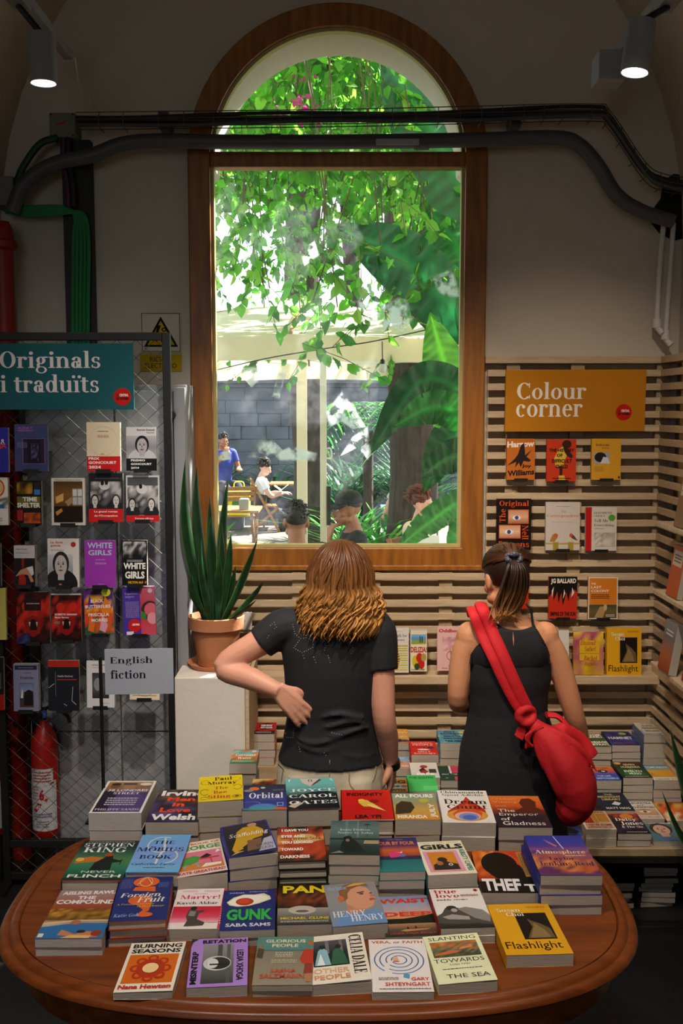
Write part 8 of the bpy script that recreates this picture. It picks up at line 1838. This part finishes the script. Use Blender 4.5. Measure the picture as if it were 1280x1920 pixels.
# --- books on the stepped bench
GB = 'books stacked on the bench under the window'
ROW = {'A': 3.700, 'B': 3.892, 'C': 4.085, 'D': 4.288}
BZ = {'A': .3462, 'B': .3462, 'C': .3462, 'D': .4512}
def dots_(seed, cols, n=14):
    r = random.Random(seed); return [('e', r.random(), r.random(), r.uniform(.04, .12), r.uniform(.03, .08), r.choice(cols)) for _ in range(n)]
BB = [
('D',469,514,1376,'#b81c1a',[('e',.6,.66,.3,.28,'#14100f'),('t','SOME PEOPLE',.36,.66,.84,.82,'#eee8e2','k'),('t','NEED KILLING',.36,.48,.86,.62,'#eee8e2','k'),('p',[(0,0),(1,0),(1,.3),(.7,.28),(.4,.4),(.1,.26),(0,.3)],'#241e2a'),('r',.3,.24,.76,.36,'#b81c1a'),('T',.2,.1,.86,.18,1,'#eee')],'red and black paperback with a black speech blot, at the pedestal end of the bench','red speech blot',{}),
('B',430,480,1431,'#6a7a5a',[photo(('#2f6a44','#3a7a50','#b8642c','#c8702e','#5aa09a','#6aa8a8','#b0542a'),6,6,8),('e',.82,.86,.1,.07,'#b8c8d8'),('t','Covenant',.14,.52,.92,.68,'#e8e4da','f'),('t','Water',.24,.3,.78,.45,'#e8e4da','f'),('T',.08,.1,.9,.18,1,'#e0dcd0')],'thick teal and rust paperback on the pedestal end of the bench','teal and rust',{}),
('A',468,517,1488,'#c8642c',[photo(('#d89a4a','#c8502a','#2a1c18','#d8b070'),7,5,5)],'orange and black book beside the cream trousers on the bench','orange and black',{}),
('D',716,768,1392,'#cf922a',[('t','SALLY',.36,.8,.96,.9,'#efe6d4','s'),('t','ROONEY',.3,.66,.98,.77,'#efe6d4','s'),('T',.36,.5,.94,.56,1,'#efe6d4'),('t','FRIENDS',.3,.34,.94,.46,'#efe6d4','s'),('r',.5,.04,.72,.24,'#1c2440'),('e',.84,.12,.16,.08,'#24345c')],'mustard paperback with pale capitals and navy shapes on the bench','mustard',dict(edge='#3a64b0')),
('C',771,822,1415,'#bf241d',[('t','NORMAL',.1,.8,.9,.9,'#efdcd2','s'),('t','PEOPLE',.12,.66,.88,.76,'#efdcd2','s'),('p',[(.24,.4),(.5,.44),(.74,.38),(.6,.32),(.34,.33)],'#d8dce0'),('e',.78,.5,.13,.06,'#24345c'),('l',[(.5,.42),(.56,.54)],.03,'#222'),('t','SALLY',.26,.17,.74,.27,'#efdcd2','s'),('t','ROONEY',.12,.04,.92,.13,'#efdcd2','s')],'red paperback with white spaced capitals on the bench','red spaced capitals',dict(edge='#b84a34')),
('D',825,874,1393,'#4f93b0',dots_(4,('#c8b84a','#c88a8a','#8ab0b8'),9)+[('t','SALLY',.24,.8,.72,.92,'#24364a','k'),('t','ROONEY',.12,.64,.86,.77,'#24364a','k'),('t','BEAUTIFUL',.2,.46,.9,.57,'#24364a','k'),('t','WORLD WHERE',.16,.27,.88,.38,'#24364a','k'),('t','ARE YOU',.2,.08,.9,.2,'#24364a','k')],'sky blue and yellow patterned paperback with dark capitals on the bench','blue and yellow',dict(edge='#c8c03a')),
('C',726,771,1441,'#a8988a',[('g',.04,.04,.96,.96,'#b07a5a','#c8906a','#8aa4c8','#6a90c0'),('T',.1,.76,.8,.9,2,'#d8dce4'),('e',.4,.5,.3,.06,'#a84a4a'),('t','LEFTERI',.2,.14,.9,.26,'#e8e0d4','b')],'white-edged beach scene paperback by the wristwatch on the bench','beach scene',{}),
('B',772,825,1458,'#cfc8c4',[('e',.5,.72,.14,.1,'#a8302a'),('p',[(.3,.5),(.46,.66),(.62,.4),(.5,.24),(.36,.3)],'#2a2424'),('e',.5,.4,.14,.08,'#a8302a'),('r',.66,.3,.92,.56,'#3a3638'),('t','FREE',.2,.14,.84,.3,'#f4f0ea','k')],'pale grey paperback with red and black collage on the bench','grey collage',{}),
('B',826,876,1463,'#1f3c30',[('r',.46,.5,1,1,'#b83a5c'),('r',.42,.48,.5,1,'#d8c8cc'),('r',.56,0,1,.26,'#c04a68'),('t','Girl, 1983',.1,.36,.76,.46,'#c8d4c8','o'),('e',.26,.16,.05,.03,'#8aa08a')],'dark green and pink blocked paperback beside the black skirt','green and pink',{}),
('A',724,765,1484,'#cf8a24',[('t','BIG',.1,.66,.96,.92,'#17130f','k'),('r',0,.24,1,.6,'#9ac8d4'),('p',[(.1,.3),(.4,.5),(.5,.4),(.3,.26)],'#b8402c'),('e',.56,.42,.1,.06,'#24202a'),('e',.86,.42,.16,.1,'#c8503a'),('t','SWISS',.04,.03,.92,.2,'#17130f','k')],'orange paperback with fat black title, beside the bright green one','orange fat title',{}),
('A',767,823,1484,'#3fae5c',[('t','THE SOUTH',.06,.76,.9,.9,'#12301c','b'),('r',.5,.1,1,.34,'#58c070')],'bright green paperback on the bench between the two people','bright green',{}),
('D',1096,1146,1400,'#3f5a30',dots_(8,('#8ab03a','#5a7a30','#b84a3a','#2a3a24'),16)+[('t','MAGGIE',.1,.8,.92,.92,'#efe9dc','k'),('t',"O'FARRELL",.04,.64,.97,.77,'#efe9dc','k'),('t','MARRIAGE',.06,.24,.97,.38,'#efe9dc','k'),('t','PORTRAIT',.1,.06,.97,.2,'#efe9dc','k')],'leafy green paperback with white capitals by the red bag','leafy green',{}),
('D',1147,1200,1397,'#2b2c62',[photo(('#2b2c62','#3a3a78','#242456'),2,6,6),('e',.7,.82,.14,.09,'#8aa83a'),('t','HAMNET',.08,.42,.94,.6,'#e6e2ee','b'),('t',"MAGGIE O'FARRELL",.12,.1,.9,.2,'#8a4a6a','b')],'indigo paperback with white capitals and a green sticker on the bench','indigo',{}),
('D',1207,1256,1378,'#b8b0a0',[photo(('#8a94a8','#c8bca0','#b8b0a0','#a8b0b8'),12,7,7),('r',.1,.14,.8,.86,'#c8bca4'),('t','ELENA',.24,.68,.66,.78,'#3a3430','k'),('t','FERRANTE',.16,.48,.76,.6,'#3a3430','k'),('t','BRILLIANT',.2,.26,.76,.38,'#3a3430','k'),('r',.88,0,1,1,'#b86a3a')],'pale patterned paperback on the tallest stack in the bench corner','pale patterned',dict(spine='#6a7aa0')),
('C',1118,1165,1463,'#2f4fae',[('g',0,.44,1,1,'#2f4fae','#c85a34','#d87a3c'),('e',.5,.66,.2,.12,'#20242c'),('e',.52,.66,.08,.05,'#d8d8d8'),('t','MATT HAIG',.1,.84,.8,.94,'#24345c','b'),('t','THE LIFE',.14,.26,.7,.36,'#c8d0e8','b'),('t','IMPOSSIBLE',.06,.08,.94,.2,'#c8d0e8','b')],'blue and orange paperback half behind the red bag on the bench','blue and orange',{}),
('C',1168,1224,1458,'#1d2a20',[('g',0,0,1,1,'#1a1c18','#1f4a2a','#24301f','#4a2018'),('p',[(.1,.2),(.5,.62),(.9,.2),(.6,.12),(.4,.12)],'#2f6a3a'),('e',.16,.9,.12,.08,'#c89a4a'),('t','SEVEN',.34,.76,.72,.86,'#d8c890','b'),('t','HUSBANDS',.2,.6,.84,.71,'#d8c890','b'),('t','EVELYN',.2,.34,.8,.45,'#e8e4d4','b'),('t','HUGO',.32,.19,.72,.30,'#e8e4d4','b'),('T',.1,.04,.9,.1,1,'#c8c8b8')],'dark green and maroon paperback with gold lettering on the bench','maroon and gold',{}),
('C',1226,1279,1463,'#3f7a98',[('g',0,0,1,1,'#d8d4c8','#c8b43a','#c86a3a','#d8a83a','#3f8aa0','#3a7898'),('e',.55,.46,.4,.18,'#d89a34'),('r',0,0,1,.2,'#d8d0c4'),('t','TOMORROW',.06,.78,.92,.92,'#d8e0d8','b'),('t','Gabrielle Zevin',.1,.03,.94,.13,'#5a7a5a','i')],'turquoise paperback with a rainbow wave on the bench','rainbow wave',{}),
('B',1130,1191,1520,'#1a2336',[('t','THE',.36,.84,.62,.92,'#c8b87a','b'),('t','MIDNIGHT',.12,.7,.84,.8,'#c8b87a','b'),('t','LIBRARY',.2,.56,.8,.66,'#c8b87a','b'),('p',[(.4,.34),(.56,.5),(.72,.4),(.6,.28)],'#c8d4d8'),('t','MATT HAIG',.16,.08,.9,.19,'#d8d4c4','b')],'midnight blue paperback with gold capitals on the bench','midnight blue',{}),
('B',1192,1246,1535,'#cdc6be',[('t','CLEOPATRA',.04,.86,.96,.96,'#2a2a4a','k'),('t','and',.36,.74,.62,.83,'#2a2a4a','i'),('t','FRANKENSTEIN',.02,.62,.96,.71,'#241c1c','k'),('g',.06,.2,.94,.58,'#b08a6a','#c8a484'),('e',.5,.4,.2,.05,'#e0d8d0'),('e',.5,.4,.07,.05,'#3a4a3a'),('p',[(.2,.5),(.5,.54),(.8,.48),(.5,.5)],'#4a3424'),('t','COCO MELLORS',.1,.05,.9,.14,'#b85a54','b')],'white paperback with a painted eye strip on the bench','painted eye',{}),
('B',1250,1310,1545,'#d8cfb4',[photo(('#d8cfb4','#c85a2a','#d8a84a','#7a2a1c'),17,6,6)],'cream and orange paperback under the yellow edged leaves on the bench','cream and orange',dict(spine='#4a3a2a')),
('A',1040,1093,1566,'#2e4aa2',[('p',[(.2,.3),(.5,.6),(.96,.2),(.8,.1),(.4,.16)],'#17181f'),('p',[(.3,.8),(.5,.92),(.74,.7),(.56,.5),(.4,.6)],'#dfe2ec'),('T',.04,.1,.3,.18,2,'#dfe2ec')],'blue paperback with a black and white bird under the red bag','blue bird',{}),
('A',1099,1156,1555,'#cdc0a8',[('r',0,0,1,1,'#d6cab2'),('r',.08,.34,.4,.82,'#b82a1c'),('r',.42,.34,.56,.9,'#d8903a'),('r',.58,.4,.94,.84,'#d8963c'),('t','MAKKAI',.4,.88,.92,.97,'#b82a1c','k'),('t','I HAVE SOME',.08,.18,.94,.29,'#b82a1c','k'),('t','QUESTIONS FOR YOU',.06,.05,.96,.15,'#b82a1c','k')],'cream paperback with red and orange blocks on the bench front','red and orange blocks',{}),
('A',1158,1221,1563,'#1a1518',[photo(('#17131a','#2a2038','#3a2a4a','#1a1518','#a8502a','#8a2a3a'),11,7,7),('e',.6,.84,.2,.12,'#c87a34'),('t','Daisy',.2,.58,.84,.76,'#ece8e0','f'),('t','Jones',.28,.4,.96,.58,'#ece8e0','f'),('t','& The Six',.26,.28,.9,.37,'#ece8e0','f'),('T',.3,.05,.9,.1,1,'#d8d0c8')],'dark paperback with white curly lettering at the bench front','white curly lettering',{}),
('A',1227,1283,1578,'#d3cdc8',[('r',0,.28,1,.94,'#4f7280'),('face',.52,.62,.72,.5,'#c8a28c','#3a2c28','#4f7280'),('t','COCO MELLORS',.08,.945,.92,.985,'#5a5a5a','b'),('t','Blue',.24,.16,.6,.26,'#5a78b8','f'),('t','Sisters',.2,.03,.86,.14,'#5a78b8','f'),('ring',.86,.3,.1,.06,.02,0,360,'#b85a5a')],'paperback with a painted blue-eyed face at the bench front','painted face',{}),
]
for row, x0, x1, yf, base, ops, lab, short, kw in BB:
    d_ = ROW[row]; z0 = BZ[row]; a, b = at(x0, yf, d_), at(x1, yf, d_); zt = max(a.z, z0 + .022); n_ = max(1, min(6, round((zt - z0)/.034)))
    w_ = b.x - a.x; h_ = min(w_*1.54, .194)
    flat_stack(a, None, None, zt, n_, w_, h_, base, ops, lab, short, z0, GB, d=0.0, where='bench', **kw)
# stacks in the dark of the lower shelf
k = 0
for sx, n_ in ((1.17, 8), (1.005, 5)):
    for i in range(n_):
        t_ = .021; M_ = basis((sx + rb.uniform(-.012, .012), 3.79 + rb.uniform(-.01, .012), .0556 + i*t_), (1, rb.uniform(-.08, .08), 0), (0, 1, 0), (0, 0, 1)); k += 1
        M_ = Matrix.Translation(M_.translation) @ Matrix.Rotation(R(rb.uniform(-5, 5)), 4, 'Z')
        make_book('book', .13, .2, t_ - .0005, rb.choice(('#3a3a40', '#5a4a3a', '#2a3a4a')), None, ('lowest', 'second', 'third', 'fourth', 'fifth', 'sixth', 'seventh', 'eighth')[i] + ' book in the ' + ('corner' if sx > 1.1 else 'inner') + ' stack on the dark lower shelf of the bench', 'books on the lower shelf', M_)
